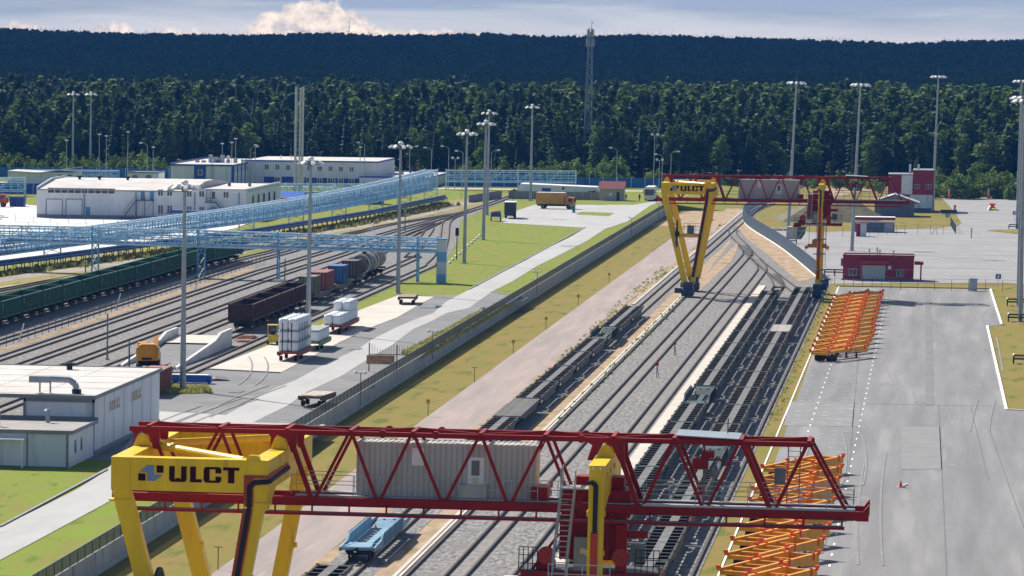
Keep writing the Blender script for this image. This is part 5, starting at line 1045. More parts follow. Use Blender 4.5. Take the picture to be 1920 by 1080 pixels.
# ---------------------------------------------------------------- blue pipe galleries
def truss_gallery(name, label, pts, zb, zt, wd, bay, legs=(), pale=LBLUE, body=BLUE, cat='pipe gallery', pipes=3, legz=LZ, infill=True):
    P = [Vector((*p, 0)) for p in pts]; r = thing(name, label, cat, (P[0].x, P[0].y, legz)); O = Vector((P[0].x, P[0].y, legz)); st = []
    for a, b_ in zip(P, P[1:]):
        n_ = max(1, round((b_-a).length/bay))
        for i in range(n_): st.append(a.lerp(b_, i/n_))
    st.append(P[-1]); MC = {-1: MB(), 1: MB()}; mw, mp_, md, mf = MB(), MB(), MB(), MB(); N_ = len(st)
    zl = np.interp(np.arange(N_)/(N_-1), np.linspace(0, 1, len(zb)), zb); zh = np.interp(np.arange(N_)/(N_-1), np.linspace(0, 1, len(zt)), zt)
    nr = []
    for i in range(N_): t = (st[min(i+1, N_-1)]-st[max(i-1, 0)]).normalized(); nr.append(Vector((-t.y, t.x, 0)))
    for i in range(N_):
        for s_ in (-1, 1):
            p = st[i]+nr[i]*s_*wd/2-O+Vector((0,0,legz)); lo = Vector((p.x, p.y, zl[i]-legz)); hi = Vector((p.x, p.y, zh[i]-legz)); mw.bar(lo, hi, .14)
            if i < N_-1:
                q = st[i+1]+nr[i+1]*s_*wd/2-O+Vector((0,0,legz)); lo2 = Vector((q.x, q.y, zl[i+1]-legz)); hi2 = Vector((q.x, q.y, zh[i+1]-legz))
                MC[s_].bar(lo, lo2, .2, .24); MC[s_].bar(hi, hi2, .2, .2); mw.bar(lo if i % 2 else hi, hi2 if i % 2 else lo2, .11)
                mm_ = lo.lerp(hi, .5); m2 = lo2.lerp(hi2, .5); mw.bar(mm_, m2, .09); mw.bar(lo.lerp(lo2,.5), hi.lerp(hi2,.5), .08); None
        if i < N_-1: p_, q_ = st[i]-O, st[i+1]-O; mf.bar((p_.x,p_.y,zl[i]-legz+.02), (q_.x,q_.y,zl[i+1]-legz+.02), wd*.9, .06)
        a = st[i]-nr[i]*wd/2-O+Vector((0,0,legz)); b_ = st[i]+nr[i]*wd/2-O+Vector((0,0,legz)); md.bar(Vector((a.x,a.y,zh[i]-legz)), Vector((b_.x,b_.y,zh[i]-legz)), .16); md.bar(Vector((a.x,a.y,zl[i]-legz)), Vector((b_.x,b_.y,zl[i]-legz)), .16)
        if i < N_-1:
            for k_ in range(pipes):
                f = (k_+.5)/pipes-.5; pz = .25+.35*(k_ % 2)
                for lv in (.06, .3, .56, .78):
                    p = st[i]+nr[i]*f*wd-O; q = st[i+1]+nr[i+1]*f*wd-O; mp_.tube((p.x, p.y, zl[i]-legz+(zh[i]-zl[i])*lv+.18), (q.x, q.y, zl[i+1]-legz+(zh[i+1]-zl[i+1])*lv+.18), .17 if lv < .2 else .11, n=6, caps=False)
    [MC[k_].build('chord', pale, r) for k_ in MC]; mw.build('web', mat('web_blue', (.36,.58,.74), .5, var=.15), r); mp_.build('pipe', mat('lagged_pipe', (.50,.62,.70), .5, var=.35, scale=.9, var2=(.12,.34,.55)), r); md.build('cross_tie', pale, r); mf.build('grating', mat('grating_teal', (.12,.36,.50), .6, var=.15), r)
    for (i_, mm2) in legs:
        i = min(N_-1, int(i_*(N_-1)+.5)); ml2 = MB()
        for s_ in (-1, 1): p = st[i]+nr[i]*s_*wd/2-O; ml2.bar((p.x, p.y, 0), (p.x, p.y, zh[i]-legz+.3), .24)
        p, q = st[i]-nr[i]*wd/2-O, st[i]+nr[i]*wd/2-O
        zz = zl[i]-legz
        if zz > 2:
            for k_ in range(3): ml2.bar((p.x, p.y, zz*k_/3), (q.x, q.y, zz*(k_+1)/3), .1); ml2.bar((q.x, q.y, zz*k_/3), (p.x, p.y, zz*(k_+1)/3), .1)
        ml2.build('leg', mm2, r)
    return r
truss_gallery('pipe_bridge', 'pale blue truss pipe bridge crossing over the railway tracks', [(-185,748),(-135,736),(-113,727),(-77.6,727)], (6.2,6.3,6.55,6.3), (8.8,8.9,9.1,8.5), 2.2, 3.2, [(.46,BLUE),(.66,BLUE),(.765,BLUE),(.965,BLUE),(1.0,BLUE)])
truss_gallery('pipe_gallery', 'long blue truss pipe gallery curving from the far yard to the left edge', [(-116.5,1072),(-118.5,1030),(-121.5,985),(-126,930),(-131.5,880),(-138.5,830),(-146,775),(-154,720),(-166,650)], (5.0,4.6,4.4,4.3,4.2), (9.4,8.0,7.2,6.9,6.8), 3.0, 3.6, [(k_/11, LBLUE) for k_ in range(12)], pipes=4)
pl_ = [(-112.3,1064),(-117.3,965),(-121.5,920),(-128,855),(-136.2,806),(-143.5,757),(-150,716),(-160,650)]
r = thing('low_pipeline', 'low deep blue pipeline on short posts running beside the dirt road', 'pipeline', (-136, 806, LZ)); m = MB(); mp_ = MB(); O = Vector((-136,806,0))
for a, b_ in zip(pl_, pl_[1:]):
    A_, B_ = Vector((*a,0))-O, Vector((*b_,0))-O; t = (B_-A_).normalized(); nn = Vector((-t.y, t.x, 0))
    for k_, zz in ((-.35,1.75),(.35,1.75),(0,2.2)): m.tube(A_+nn*k_+Vector((0,0,zz)), B_+nn*k_+Vector((0,0,zz)), .26, n=8)
    L_ = (B_-A_).length
    for i in range(int(L_/4)): p = A_+t*i*4; mp_.bar(p-nn*.5, p-nn*.5+Vector((0,0,1.6)), .14); mp_.bar(p+nn*.5, p+nn*.5+Vector((0,0,1.6)), .14); mp_.bar(p-nn*.6+Vector((0,0,1.5)), p+nn*.6+Vector((0,0,1.5)), .12)
m.build('pipe', mat('pipe_navy', (.022,.075,.23), .5, var=.15), r); mp_.build('post', mat('post_navy', (.03,.07,.16), .6), r)
truss_gallery('pipe_rack', 'pale blue pipe rack between the office wing and the chimney flues', [(-160.5,1098),(-126,1112)], (2.4,2.4), (4.75,4.75), 1.6, 3.0, [(.05,LBLUE),(.2,LBLUE),(.8,LBLUE)], pipes=2)
truss_gallery('pipe_rack', 'pale blue portal pipe rack in front of the far blue fence', [(-123.5,1172),(-90.6,1176)], (3.6,3.6), (6.5,6.6), 1.8, 3.6, [(0,LBLUE),(.52,LBLUE),(1,LBLUE)], pipes=2)
truss_gallery('pipe_rack', 'grey-blue pipe rack just behind the warehouse roof on the left', [(-238,1190),(-213,1195)], (2.0,2.0), (4.6,4.6), 1.6, 3.4, [(.0,BLUE),(.5,BLUE),(1,BLUE)], pipes=3)
truss_gallery('pipe_rack', 'blue pipe rack with pale chords at the far left edge', [(-232,1078),(-216.3,1084)], (2.6,2.6), (5.9,5.9), 1.8, 3.4, [(.1,LBLUE),(.98,LBLUE)], pipes=4)
# striped riser pillar at the bridge head
b = thing('riser_tower', 'blue and white striped riser tower at the head of the pipe bridge', 'tower', (-76.75, 724, LZ))
for i, (z0_, z1_, mm) in enumerate(((0,1.45,BLUE),(1.45,3.4,CLAD),(3.4,5.0,BLUE),(5.0,6.85,CLAD),(6.85,7.1,BLUE))): MB().box(-.72,.72,0,1.5,z0_+.005*i,z1_+.005*i).build('band', mm, b)
# ---------------------------------------------------------------- fences
def panel_fence(name, label, pts, h, z, panel, post, step, cat='fence', th=.06, posth=.25):
    P = [Vector((*p,0)) for p in pts]; r = thing(name, label, cat, (P[0].x, P[0].y, z)); m, mp2 = MB(), MB(); O = P[0]
    for a, b_ in zip(P, P[1:]):
        L_ = (b_-a).length; n_ = max(1, round(L_/step)); m.bar(a-O+Vector((0,0,h/2+.05)), b_-O+Vector((0,0,h/2+.05)), th, h)
        for i in range(n_+1): p = a.lerp(b_, i/n_)-O; mp2.bar(p+Vector((0,-.07,0)), p+Vector((0,-.07,h+posth)), .12)
    m.build('panel', panel, r); mp2.build('post', post, r); return r
panel_fence('blue_fence', 'long blue sheet fence before the forest behind the gate house', [(-126,1197),(-100,1202),(-64,1208)], 2.6, LZ, FBLUE, LBLUE, 3.6)
panel_fence('blue_fence', 'blue sheet fence before the forest at the upper left', [(-275,1216),(-196,1222)], 2.9, LZ, FBLUE, LBLUE, 4)
panel_fence('blue_fence', 'deep blue sheet fence below the far left pipe rack', [(-235,1092),(-213,1097)], 2.6, LZ, DBLUE, LBLUE, 4)
PAL = mat('palisade_grey', (.27,.32,.37), .5, .2, var=.1)
fp = [ground(x, y, 0) for x, y in ((1537,524),(1470,469),(1420,437),(1402,424),(1394,413),(1399,402),(1423,388),(1450,382))]
r = thing('palisade_fence', 'tall grey palisade fence curving along the parking lot beside the rail fork', 'fence', (fp[0].x, fp[0].y, 0)); m, mp2, mk = MB(), MB(), MB(); O = Vector((fp[0].x, fp[0].y, 0)); S_ = smooth([(p.x,p.y) for p in fp], 6)
for a, b_ in zip(S_, S_[1:]):
    L_ = (b_-a).length; n_ = max(1, int(L_/.62)); t = (b_-a).normalized(); 
    for i in range(n_): p = a.lerp(b_, i/n_)-O; m.bar(p+t*.2+Vector((0,0,.3)), p+t*.2+Vector((0,0,2.55)), .40, .05, up=(t.x,t.y,0))
    mp2.bar(a-O+Vector((0,0,.7)), b_-O+Vector((0,0,.7)), .1); mp2.bar(a-O+Vector((0,0,2.1)), b_-O+Vector((0,0,2.1)), .1); mk.bar(a-O+Vector((0,0,.1)), b_-O+Vector((0,0,.1)), .35, .3)
m.build('pales', PAL, r); mp2.build('rail', DGAL, r); mk.build('kerb', LINE, r)
def wire_fence(label, pts, h, z, step, m_=DGAL, mesh=False, nrail=2):
    P = [Vector((*p,0)) for p in pts]; O = P[0]; r = thing('wire_fence', label, 'fence', (O.x, O.y, z)); m, w_ = MB(), MB()
    for a, b_ in zip(P, P[1:]):
        n_ = max(1, round((b_-a).length/step))
        for i in range(n_+1): p = a.lerp(b_, i/n_)-O; m.bar(p, p+Vector((0,0,h)), .08)
        for k_ in range(nrail): zz = h*(1-k_/nrail*.8); w_.bar(a-O+Vector((0,0,zz)), b_-O+Vector((0,0,zz)), .035)
    m.build('post', m_, r); w_.build('rail', m_, r); return r
wire_fence('thin grey wire fence on the grass beside the crimson shed', [(-15.9,770),(-5,757),(14,757.5)], 1.9, 0, 2.6)
wire_fence('thin wire fence round the grass behind the parking lot', [(-18.5,958),(-6,976),(4.5,982),(3.5,1030)], 1.9, 0, 3)
wire_fence('row of thin dark posts fencing the green train track', [(-113.6,470),(-113.4,780)], 1.5, LZ, 4.6, DGAL)
wire_fence('thin fence along the front of the white paved lot', [(-200,888),(-158,884)], 1.9, LZ, 6.2, DGAL)
wire_fence('thin fence in front of the warehouse doors', [(-192,934),(-165,929),(-150,926)], 1.7, LZ, 4.2, DGAL)
wire_fence('wire fence and gate posts by the far end of the rail yard', [(-112,1098),(-99.5,1098),(-93,1112)], 2.0, LZ, 4, DGAL)
# ---------------------------------------------------------------- vehicles
def wheels(root, spots, rad, wd, m_=BLK):
    for x, y in spots: m = MB(); m.tube((x-wd/2, y, rad), (x+wd/2, y, rad), rad, n=14); w_ = m.build('wheel', m_, root); MB().tube((x-wd/2-.02, y, rad), (x+wd/2+.02, y, rad), rad*.5, n=10).build('rim', DGAL, w_)
t = thing('box_truck', 'yellow-orange box truck parked side-on before the white tent', 'truck', (-86.9, 1052, LZ+.03), -PI/2-.12)
m = MB(); m.box(-1.2, 1.2, -2.9, 3.6, 1.05, 3.6); m.box(-1.24, 1.24, -2.95, -2.85, 1.0, 3.65); m.box(-1.24, 1.24, 3.55, 3.65, 1.0, 3.65); m.build('cargo_box', mat('tarpaulin_ochre', (.50,.27,.04), .6, var=.1), t)
m = MB(); m.box(-1.22, 1.22, -2.9, 3.62, 3.61, 3.72); m.build('roof_edge', LINE, t)
m = MB(); m.prism([(3.8, .7), (5.9, .7), (5.95, 1.5), (5.7, 2.6), (4.2, 2.75), (3.8, 2.5)], 'x', -1.1, 1.1); cb = m.build('cab', mat('cab_orange', (.62,.20,.02), .4), t)
m = MB(); m.box(1.1, 1.12, 4.5, 5.5, 1.6, 2.4); m.box(-1.12, -1.1, 4.5, 5.5, 1.6, 2.4); m.prism([(5.94,1.6),(5.75,2.45),(5.80,2.45),(5.99,1.6)], 'x', -.95, .95); m.build('window', GLS, cb)
box_part('chassis', BLK, t, -.5, .5, -2.8, 5.2, .6, 1.0); wheels(t, [(-1,-1.3),(1,-1.3),(-1,4.6),(1,4.6)], .52, .3)
t = thing('covered_truck', 'dark green covered truck seen from behind on the concrete lot', 'truck', (-90.2, 989, LZ+.03), .06); m = MB(); m.box(-1.2, 1.2, 0, 6, 1.0, 3.5); m.box(-1.24, 1.24, -.04, .0, .9, 3.5); m.build('cargo_box', mat('tarp_slate', (.035,.05,.06), .6, var=.1), t); box_part('roof_edge', LINE, t, -1.22, 1.22, -.02, 6, 3.52, 3.6); box_part('bumper', LINE, t, -.6, .6, -.1, -.05, .55, .7); box_part('tail_frame', DRK, t, -1.1, 1.1, 0, .3, .5, .98); m = MB(); m.box(-1.1, 1.1, 6.2, 8, .8, 2.8); m.build('cab', mat('tarp_slate', (.03,.045,.05), .6), t); wheels(t, [(-.95,1.4),(.95,1.4),(-.95,6.8),(.95,6.8)], .5, .35)
t = thing('farm_trailer', 'small blue trailer loaded with tan sacks beside the dark truck', 'trailer', (-91.9, 975, LZ+.03), .1); m = MB(); m.box(-1.1, 1.1, 0, 3, .9, 1.6); m.build('tray', mat('trailer_blue', (.03,.07,.38), .5), t); m = MB(); m.ball((-.6,.8,1.8), .6, .7, .4); m.ball((.4,1.0,1.85), .7, .7, .45); m.ball((0,2.1,1.95), .8, .7, .4); m.build('sacks', mat('sack_tan', (.42,.24,.10), .9), t); wheels(t, [(-1,.8),(1,.8),(-1,2.4),(1,2.4)], .42, .25); box_part('drawbar', DRK, t, -.08, .08, -1.6, 0, .6, .7)
t = thing('coach', 'white coach facing the viewer on the far road', 'bus', (-67.8, 1111, LZ+.04), .0); m = MB(); m.prism([(-1.25,.4),(1.25,.4),(1.25,2.9),(1.0,3.35),(-1.0,3.35),(-1.25,2.9)], 'y', 0, 11); m.build('body', WHT, t, bevel=.08); m = MB(); m.box(-1.1, 1.1, -.05, -.005, 1.35, 2.75); m.build('windscreen', GLS, t)
for s_ in (-1, 1): box_part('headlight', LINE, t, s_*.9-.2, s_*.9+.2, -.05, -.005, .65, .9); box_part('side_glass', GLS, t, s_*1.255-.01, s_*1.255+.01, .5, 10.5, 1.5, 2.7); box_part('mirror', DRK, t, s_*1.4-.1, s_*1.4+.1, -.3, -.1, 1.9, 2.5)
wheels(t, [(-1.05,2.2),(1.05,2.2),(-1.05,8),(1.05,8)], .5, .3)
t = thing('red_truck', 'red truck cab cut off by the left edge beside the blue skip', 'truck', (-208.3, 1014, LZ+.03), -PI/2); m = MB(); m.prism([(-.2,.8),(1.9,.8),(2.0,1.7),(1.6,2.8),(-.2,2.8)], 'x', -1.15, 1.15); m.build('cab', mat('cab_red', (.52,.05,.02), .4), t); m = MB(); m.box(1.15,1.17,.4,1.4,1.8,2.6); m.prism([(2.0,1.75),(1.64,2.7),(1.69,2.7),(2.05,1.75)], 'x', -1, 1); m.build('window', GLS, t); box_part('body', mat('dump_red', (.45,.07,.03), .5), t, -1.2, 1.2, -5, -.4, 1.1, 2.6); wheels(t, [(-1,1),(1,1),(-1,-3),(1,-3)], .5, .35)
t = thing('waste_skip', 'dark blue open waste skip at the upper left', 'skip', (-204.6, 1017, LZ+.03)); m = MB(); m.prism([(-1.6,0),(1.6,0),(1.75,2.1),(-1.75,2.1)], 'y', -1.2, 1.2); 
for i in range(7): m.box(-1.5+i*.47, -1.4+i*.47, -1.28, -1.2, .1, 2.0)
m.build('body', mat('skip_blue', (.02,.06,.26), .5, var=.15), t); box_part('rim', mat('skip_rim', (.05,.04,.08), .6), t, -1.8, 1.8, -1.3, 1.3, 2.11, 2.2)
t = thing('green_hopper', 'small green tipping hopper on the concrete lot', 'hopper', (-80, 1029, LZ+.03)); m = MB(); m.prism([(-.6,1.6),(.7,1.6),(.7,.0),(.4,.0)], 'y', 0, 1.1); m.build('body', mat('hopper_green', (.02,.2,.13), .5), t); box_part('frame', DRK, t, -.1, .7, .1, 1.0, -.02, .1)
# excavator seen from behind, orange with black tracks
t = thing('excavator', 'orange tracked excavator on the edge of the loading ramp', 'excavator', (-90.0, 526, LZ+.05), .12)
m = MB(); 
for s_ in (-1, 1): m.prism([(-2,.15),(-1.6,0),(1.6,0),(2,.25),(2,.7),(1.6,.9),(-1.6,.9),(-2,.65)], 'x', s_*1.05-.28, s_*1.05+.28)
m.box(-.8,.8,-1,1,.35,.95); m.build('tracks', BLK, t); m = MB(); m.prism([(-1.35,1.0),(1.3,1.0),(1.3,2.5),(.9,2.95),(-.9,2.95),(-1.35,2.5)], 'y', -2.1, -.2); m.box(-1.3,1.3,-.2,1.8,1.0,2.0); m.box(.1,1.3,-.2,1.2,2.0,2.5); m.build('body', EXC, t, bevel=.1)
m = MB(); m.box(-1.3,-.2,.1,1.8,2.0,3.0); cb = m.build('cab', EXC, t); box_part('window', GLS, cb, -1.32,-.18,.3,1.6,2.2,2.9); box_part('grille', DRK, t, -.7,.5,-2.14,-2.1,1.15,1.4); m = MB(); m.bar((.7,1.2,2.2),(.75,3.0,3.3),.55,.7); m.bar((.75,2.9,3.3),(.75,4.6,1.6),.45,.5); m.build('boom', EXC, t); m = MB(); m.prism([(4.2,1.5),(5.0,1.6),(4.9,.5),(4.2,.6)], 'x', .3,1.2); m.build('bucket', DRK, t)
# forklift
t = thing('forklift', 'yellow forklift truck half behind the strapped bag stack', 'forklift', (-81.9, 572, LZ+.07), .15); m = MB(); m.prism([(-1.2,.35),(1.2,.35),(1.2,1.0),(.4,1.05),(-.4,1.2),(-1.2,1.2)], 'x', -.62,.62); m.build('body', mat('forklift_yellow', (.62,.44,.02), .45), t, bevel=.05); m = MB()
for x in (-.58,.58):
    for y in (-.7,.55): m.box(x-.05,x+.05,y-.05,y+.05,1.1,2.4)
m.box(-.66,.66,-.8,.65,2.4,2.5); m.build('cage', MATS['forklift_yellow'], t); box_part('seat', BLK, t, -.3,.3,-.4,.2,1.1,1.7); m = MB(); m.box(-.5,-.38,1.25,1.35,.1,2.9); m.box(.38,.5,1.25,1.35,.1,2.9); m.box(-.5,.5,1.3,1.34,1.5,1.6); m.build('lift_mast', DRK, t); m = MB(); m.box(-.4,-.25,1.35,2.3,.15,.22); m.box(.25,.4,1.35,2.3,.15,.22); m.build('fork', DRK, t); wheels(t, [(-.6,-.8),(.6,-.8),(-.6,.85),(.6,.85)], .32,.25)
# low-bed cargo trailers
def bed(label, x, y, rz, ln, col, deck, wd=2.5, z=LZ+.08, h=1.15):
    t = thing('cargo_trailer', label, 'cargo trailer', (x, y, z), rz, 'low cargo trailers'); m = MB(); w_ = wd/2
    m.box(-w_, w_, 0, ln, h-.28, h-.06); m.prism([(0,h-.06),(ln,h-.06),(ln,h-.5),(ln-1.2,h-.6),(1.2,h-.6),(0,h-.4)], 'x', -w_-.02, -w_+.12); m.prism([(0,h-.06),(ln,h-.06),(ln,h-.5),(ln-1.2,h-.6),(1.2,h-.6),(0,h-.4)], 'x', w_-.12, w_+.02); m.build('frame', col, t)
    m = MB(); n_ = int(ln/.4)
    for i in range(n_): m.box(-w_+.05, w_-.05, i*ln/n_+.02, (i+1)*ln/n_-.02, h-.06, h)
    m.build('deck', deck, t); wheels(t, [(-w_+.35,.9),(w_-.35,.9),(-w_+.35,ln*.42),(w_-.35,ln*.42)], .3,.35); return t
OXR = mat('oxide_red', (.30,.035,.018), .6, var=.15)
bed('red low trailer carrying the tall strapped stack of white bags', -75.8, 542, -.015, 12.2, OXR, WOOD); bed('green low trailer carrying grey-covered white bags', -75.7, 561, .0, 11.5, mat('trailer_green', (.04,.25,.05), .5), WOOD)
bed('red low trailer carrying two layers of white bags farther back', -77.2, 594, .0, 19, OXR, WOOD); bed('empty rusty low trailer with pale plank deck on the light road', -64.05, 475.5, -.1, 7.0, mat('trailer_rust', (.16,.09,.06), .75, var=.25), mat('pale_planks', (.44,.38,.30), .85, var=.15, scale=2)); bed('empty maroon low trailer at the far corner of the concrete pad', -75.3, 663, .05, 7.4, mat('trailer_maroon', (.10,.035,.035), .7), WOOD)
BAGM = []
for v in range(3):
    m = MB(); rr = random.Random(v); n = 6
    # soft cube sack: subdivided box bulged outwards
    N_ = 5; vs = {}; 
    def sp(u, v_, w_): 
        p = Vector((u, v_, w_)); q = Vector((u*(1-.13*v_*v_-.08*w_*w_), v_*(1-.13*u*u-.08*w_*w_), w_*(1-.10*(u*u+v_*v_)*(.9 if w_ > 0 else .3)))); return q+Vector((rr.uniform(-.03,.03), rr.uniform(-.03,.03), rr.uniform(-.03,.03)))
    idx = {}; V = []; Fc = []
    def vid(i, j, k_):
        if (i,j,k_) not in idx: idx[(i,j,k_)] = len(V); V.append(sp(i/N_*2-1, j/N_*2-1, k_/N_*2-1))
        return idx[(i,j,k_)]
    for a in range(N_):
        for b_ in range(N_):
            for s_ in (0, N_): Fc += [(vid(a,b_,s_),vid(a+1,b_,s_),vid(a+1,b_+1,s_),vid(a,b_+1,s_)), (vid(a,s_,b_),vid(a+1,s_,b_),vid(a+1,s_,b_+1),vid(a,s_,b_+1)), (vid(s_,a,b_),vid(s_,a+1,b_),vid(s_,a+1,b_+1),vid(s_,a,b_+1))]
    m.add(V, Fc)
    for sx in (-.6,.6): m.prism([(-.16,.8),(.16,.8),(.1,1.22),(-.1,1.22)], 'x', sx-.05, sx+.05)
    o = m.build('bulk_bag', BAG, None, (0,-5000,0), smooth=True); BAGM.append(o.data); bpy.data.objects.remove(o)
def bags(x0, y0, z0, nx, ny, nz, dx, dy, dz, rz, fmt, group, skip=lambda i,j,k_: False):
    for k_ in range(nz):
        for j in range(ny):
            for i in range(nx):
                if skip(i,j,k_): continue
                o = bpy.data.objects.new('bulk_bag', random.choice(BAGM)); COL.objects.link(o)
                px, py = (i-(nx-1)/2)*dx, j*dy; o.location = (x0+px*math.cos(rz)-py*math.sin(rz), y0+px*math.sin(rz)+py*math.cos(rz), z0+k_*dz+dz/2); o.scale = (dx/2*1.02, dy/2*1.02, dz/2*1.02); o.rotation_euler = (0,0,rz+random.uniform(-.04,.04)+random.choice((0,PI)))
                tag(o, fmt % ('left' if i == 0 else 'right', ORD[j+1], ('bottom','middle','top')[k_] if nz == 3 else ('bottom','top')[k_]), 'bulk bag', group)
bags(-75.8, 542.9, LZ+1.26, 2, 9, 3, 1.18, 1.28, 1.30, -.015, 'white bulk bag in the strapped stack, %s column, %s back, %s layer', 'bags of the tall strapped stack')
bags(-75.7, 561.8, LZ+1.26, 2, 8, 1, 1.18, 1.28, 1.25, 0, 'white bulk bag on the green trailer, %s column, %s back, %s layer', 'bags on the green trailer')
bags(-77.2, 595, LZ+1.26, 2, 13, 2, 1.18, 1.38, 1.28, 0, 'white bulk bag on the rear red trailer, %s column, %s back, %s layer', 'bags on the rear red trailer', lambda i,j,k_: k_ == 1 and j < 7)
b = thing('grey_tarpaulin', 'grey sheet covering the white bags on the green trailer', 'tarpaulin', (-75.7, 561, LZ+2.55)); m = MB(); m.box(-1.15,1.15,.3,10.9,0,.06); m.build('sheet', mat('tarp_grey', (.27,.28,.25), .8, var=.15), b)
b = thing('strap_net', 'dark lashing straps round the tall white bag stack', 'straps', (-75.8, 542.2, LZ+1.2)); m = MB()
for z in (1.15, 2.45): m.box(-1.26,1.26,-.02,.02,z,z+.09); m.box(1.25,1.29,0,11.8,z,z+.09); m.box(-1.29,-1.25,0,11.8,z,z+.09)
for x in (-.65,.45): m.box(x-.05,x+.05,-.03,.01,0,3.5)
for i in range(8): m.box(1.255,1.30,1.0+i*1.4,1.09+i*1.4,0,3.4)
m.build('strap', mat('strap_black', (.02,.025,.04), .6), b)
# red container, blue beam, mats, ramp, rusty gate
b = thing('rusty_red_container', 'rust-red container standing behind the white shed', 'container', (-82.0, 484, LZ+.03), .02); m = MB(); m.box(-2.4,0,0,12.1,0,2.55)
for i in range(38): m.box(0,.05,.2+i*.31,.36+i*.31,.1,2.45)
m.build('box', mat('faded_red', (.25,.085,.07), .75, var=.15), b); m = MB(); m.tube((-.0,12.12,.1),(-.0,12.12,2.5),.04); m.build('door_bars', GAL, b)
b = thing('blue_spreader_beam', 'blue steel spreader beam with pale top lying on the ground', 'beam', (-82, 505, LZ+.03)); m = MB(); m.box(-2.6,2.2,-.4,.4,.1,.85); m.prism([(2.2,.1),(2.8,.2),(2.8,.9),(2.2,.9)],'y',-.5,.5); m.build('beam', mat('beam_blue', (.02,.11,.45), .5), b); box_part('top_plate', LINE, b, -2.6,2.5,-.5,.5,.91,1.0); m = MB(); m.tube((2.6,-.6,.35),(2.6,.6,.35),.3); m.build('end_roller', DBLUE, b)
for i, (x, y, l) in enumerate(((-83.6,509,'dark ribbed steel mat left of the nearest mast'), (-81.0,508.5,'dark ribbed steel mat right of the nearest mast, on top of a heap'), (-79.4,511.5,'dark steel mat lying flat behind the heap'))): b = thing('steel_mat', l, 'steel mat', (x, y, LZ+.05), .1*i); m = MB(); m.prism([(-1.1,.0),(1.1,.0),(1.1,.08),(-.3,.62-.2*i),(-1.1,.5-.2*i)],'y',-2.2,2.2); m.build('plate', mat('mat_black', (.07,.075,.08), .7, var=.2), b)
b = thing('timber_beam', 'dark timber beam lying behind the steel mats', 'beam', (-84.5, 515, LZ+.05)); MB().box(-1.9,1.9,-.25,.25,0,.45).build('beam', BLK, b)
b = thing('loading_ramp', 'sloping concrete loading ramp with white side walls beside the tracks', 'ramp', (-90, 540, LZ)); m = MB(); 
m.add([(-1.9,-12,.05),(2.6,-14,.05),(3.0,28,1.3),(-3.4,28,1.3),(-1.9,-12,-.2),(2.6,-14,-.2),(3.0,28,-.2),(-3.4,28,-.2)], [(0,1,2,3),(4,7,6,5),(0,4,5,1),(1,5,6,2),(2,6,7,3),(3,7,4,0)]); m.build('slope', ASPD, b); m = MB(); m.add([(-3.2,16,1.1),(2.9,16,1.1),(3.0,27.9,1.32),(-3.38,27.9,1.32)], [(0,1,2,3)]); m.build('ramp_top', CPAD, b)
m = MB(); m.prism([(-14,-.1),(28.5,-.1),(28.5,2.2),(20,2.2),(15,1.5),(-13.5,.25)], 'x', 3.05, 3.45); m.prism([(-12,-.1),(28.5,-.1),(28.5,2.2),(20,2.2),(15,1.5),(-11.5,.25)], 'x', -3.85, -3.45); m.build('side_wall', mat('whitewashed_wall', (.52,.52,.52), .8, var=.1), b)
for i, (x, y, l) in enumerate(((-86.8,583,'rusty steel plates heaped by the buffer end of the goods train'), (-86.2,577,'dark rusty bar on the ballast beside the ramp'))): b = thing('rusty_plates', l, 'scrap', (x, y, LZ+.1), .3*i); m = MB(); [m.box(-1.2+.2*k_,1.1-.1*k_,-2+.5*k_,2-.4*k_,.08*k_,.08*k_+.06) for k_ in range(4-2*i)]; m.build('plate', RUST, b)
b = thing('fence_gate', 'rusty barred gate frame with a tan weathered board by the retaining wall', 'gate', (-64.3, 529, LZ)); m = MB(); m.box(-.06,.06,-.06,.06,0,3.4); m.box(3.2,3.32,-.06,.06,0,3.2); m.box(0,5.2,-.05,.05,2.0,2.1)
for i in range(15): m.box(.3+i*.32,.34+i*.32,-.02,.02,2.1,3.2-.5*math.sin(i*.4) if i < 9 else 3.1)
m.build('bars', mat('brown_iron', (.16,.12,.08), .8), b); m = MB(); m.box(-.3,3.0,-.12,-.06,.9,1.95); m.build('board', mat('tan_board', (.45,.25,.13), .85, var=.25, scale=2.5), b)
# wall-top twin lamps, yellow signs, stakes
def wall_lamp(l, y, x=-60.85):
    r = thing('twin_lamp', l, 'lamp', (x, y, .4), 0, 'twin lamps on the retaining wall'); m = MB(); m.tube((0,0,0),(0,0,3.6),.05); m.box(-.55,.5,-.03,.03,3.5,3.56); m.build('pole', DGAL, r)
    for s_ in (-.55,.5): m = MB(); m.ball((s_,0,3.62),.18); m.build('globe', WHT, r)
for i, (px, py) in enumerate(((714,768),(836,682),(1002,560),(1118,447),(1163,433),(1208,420))): p = ground(px, py); wall_lamp('twin globe lamp on the retaining wall, %s from the near end' % ORD[i+1], max(p.y, 400)+[0,0,4,8,60,130][i])
def sign_post(l, x, y, board=True):
    r = thing('yellow_marker' if board else 'marker_stake', l, 'marker', (x, y, .02), 0, 'markers along the gravel path'); m = MB(); m.tube((0,0,0),(0,0,1.75),.04); (None if board else m.box(-.35,.35,-.03,.03,1.7,1.76)); m.build('post', mat('post_brown', (.14,.10,.05), .8), r)
    if board: m = MB(); m.box(-.2,.2,-.05,-.02,1.35,1.8); m.build('board', mat('marker_yellow', (.55,.36,.02), .6), r)
for i, y in enumerate((340,431,486,536,586,636,694,760)): sign_post('%s marker from the near end beside the gravel path, %s' % (ORD[i+1], 'with a yellow board' if i not in (0,1,3) else 'a bare dark T-shaped stake'), -52.6, y, i not in (0,1,3))
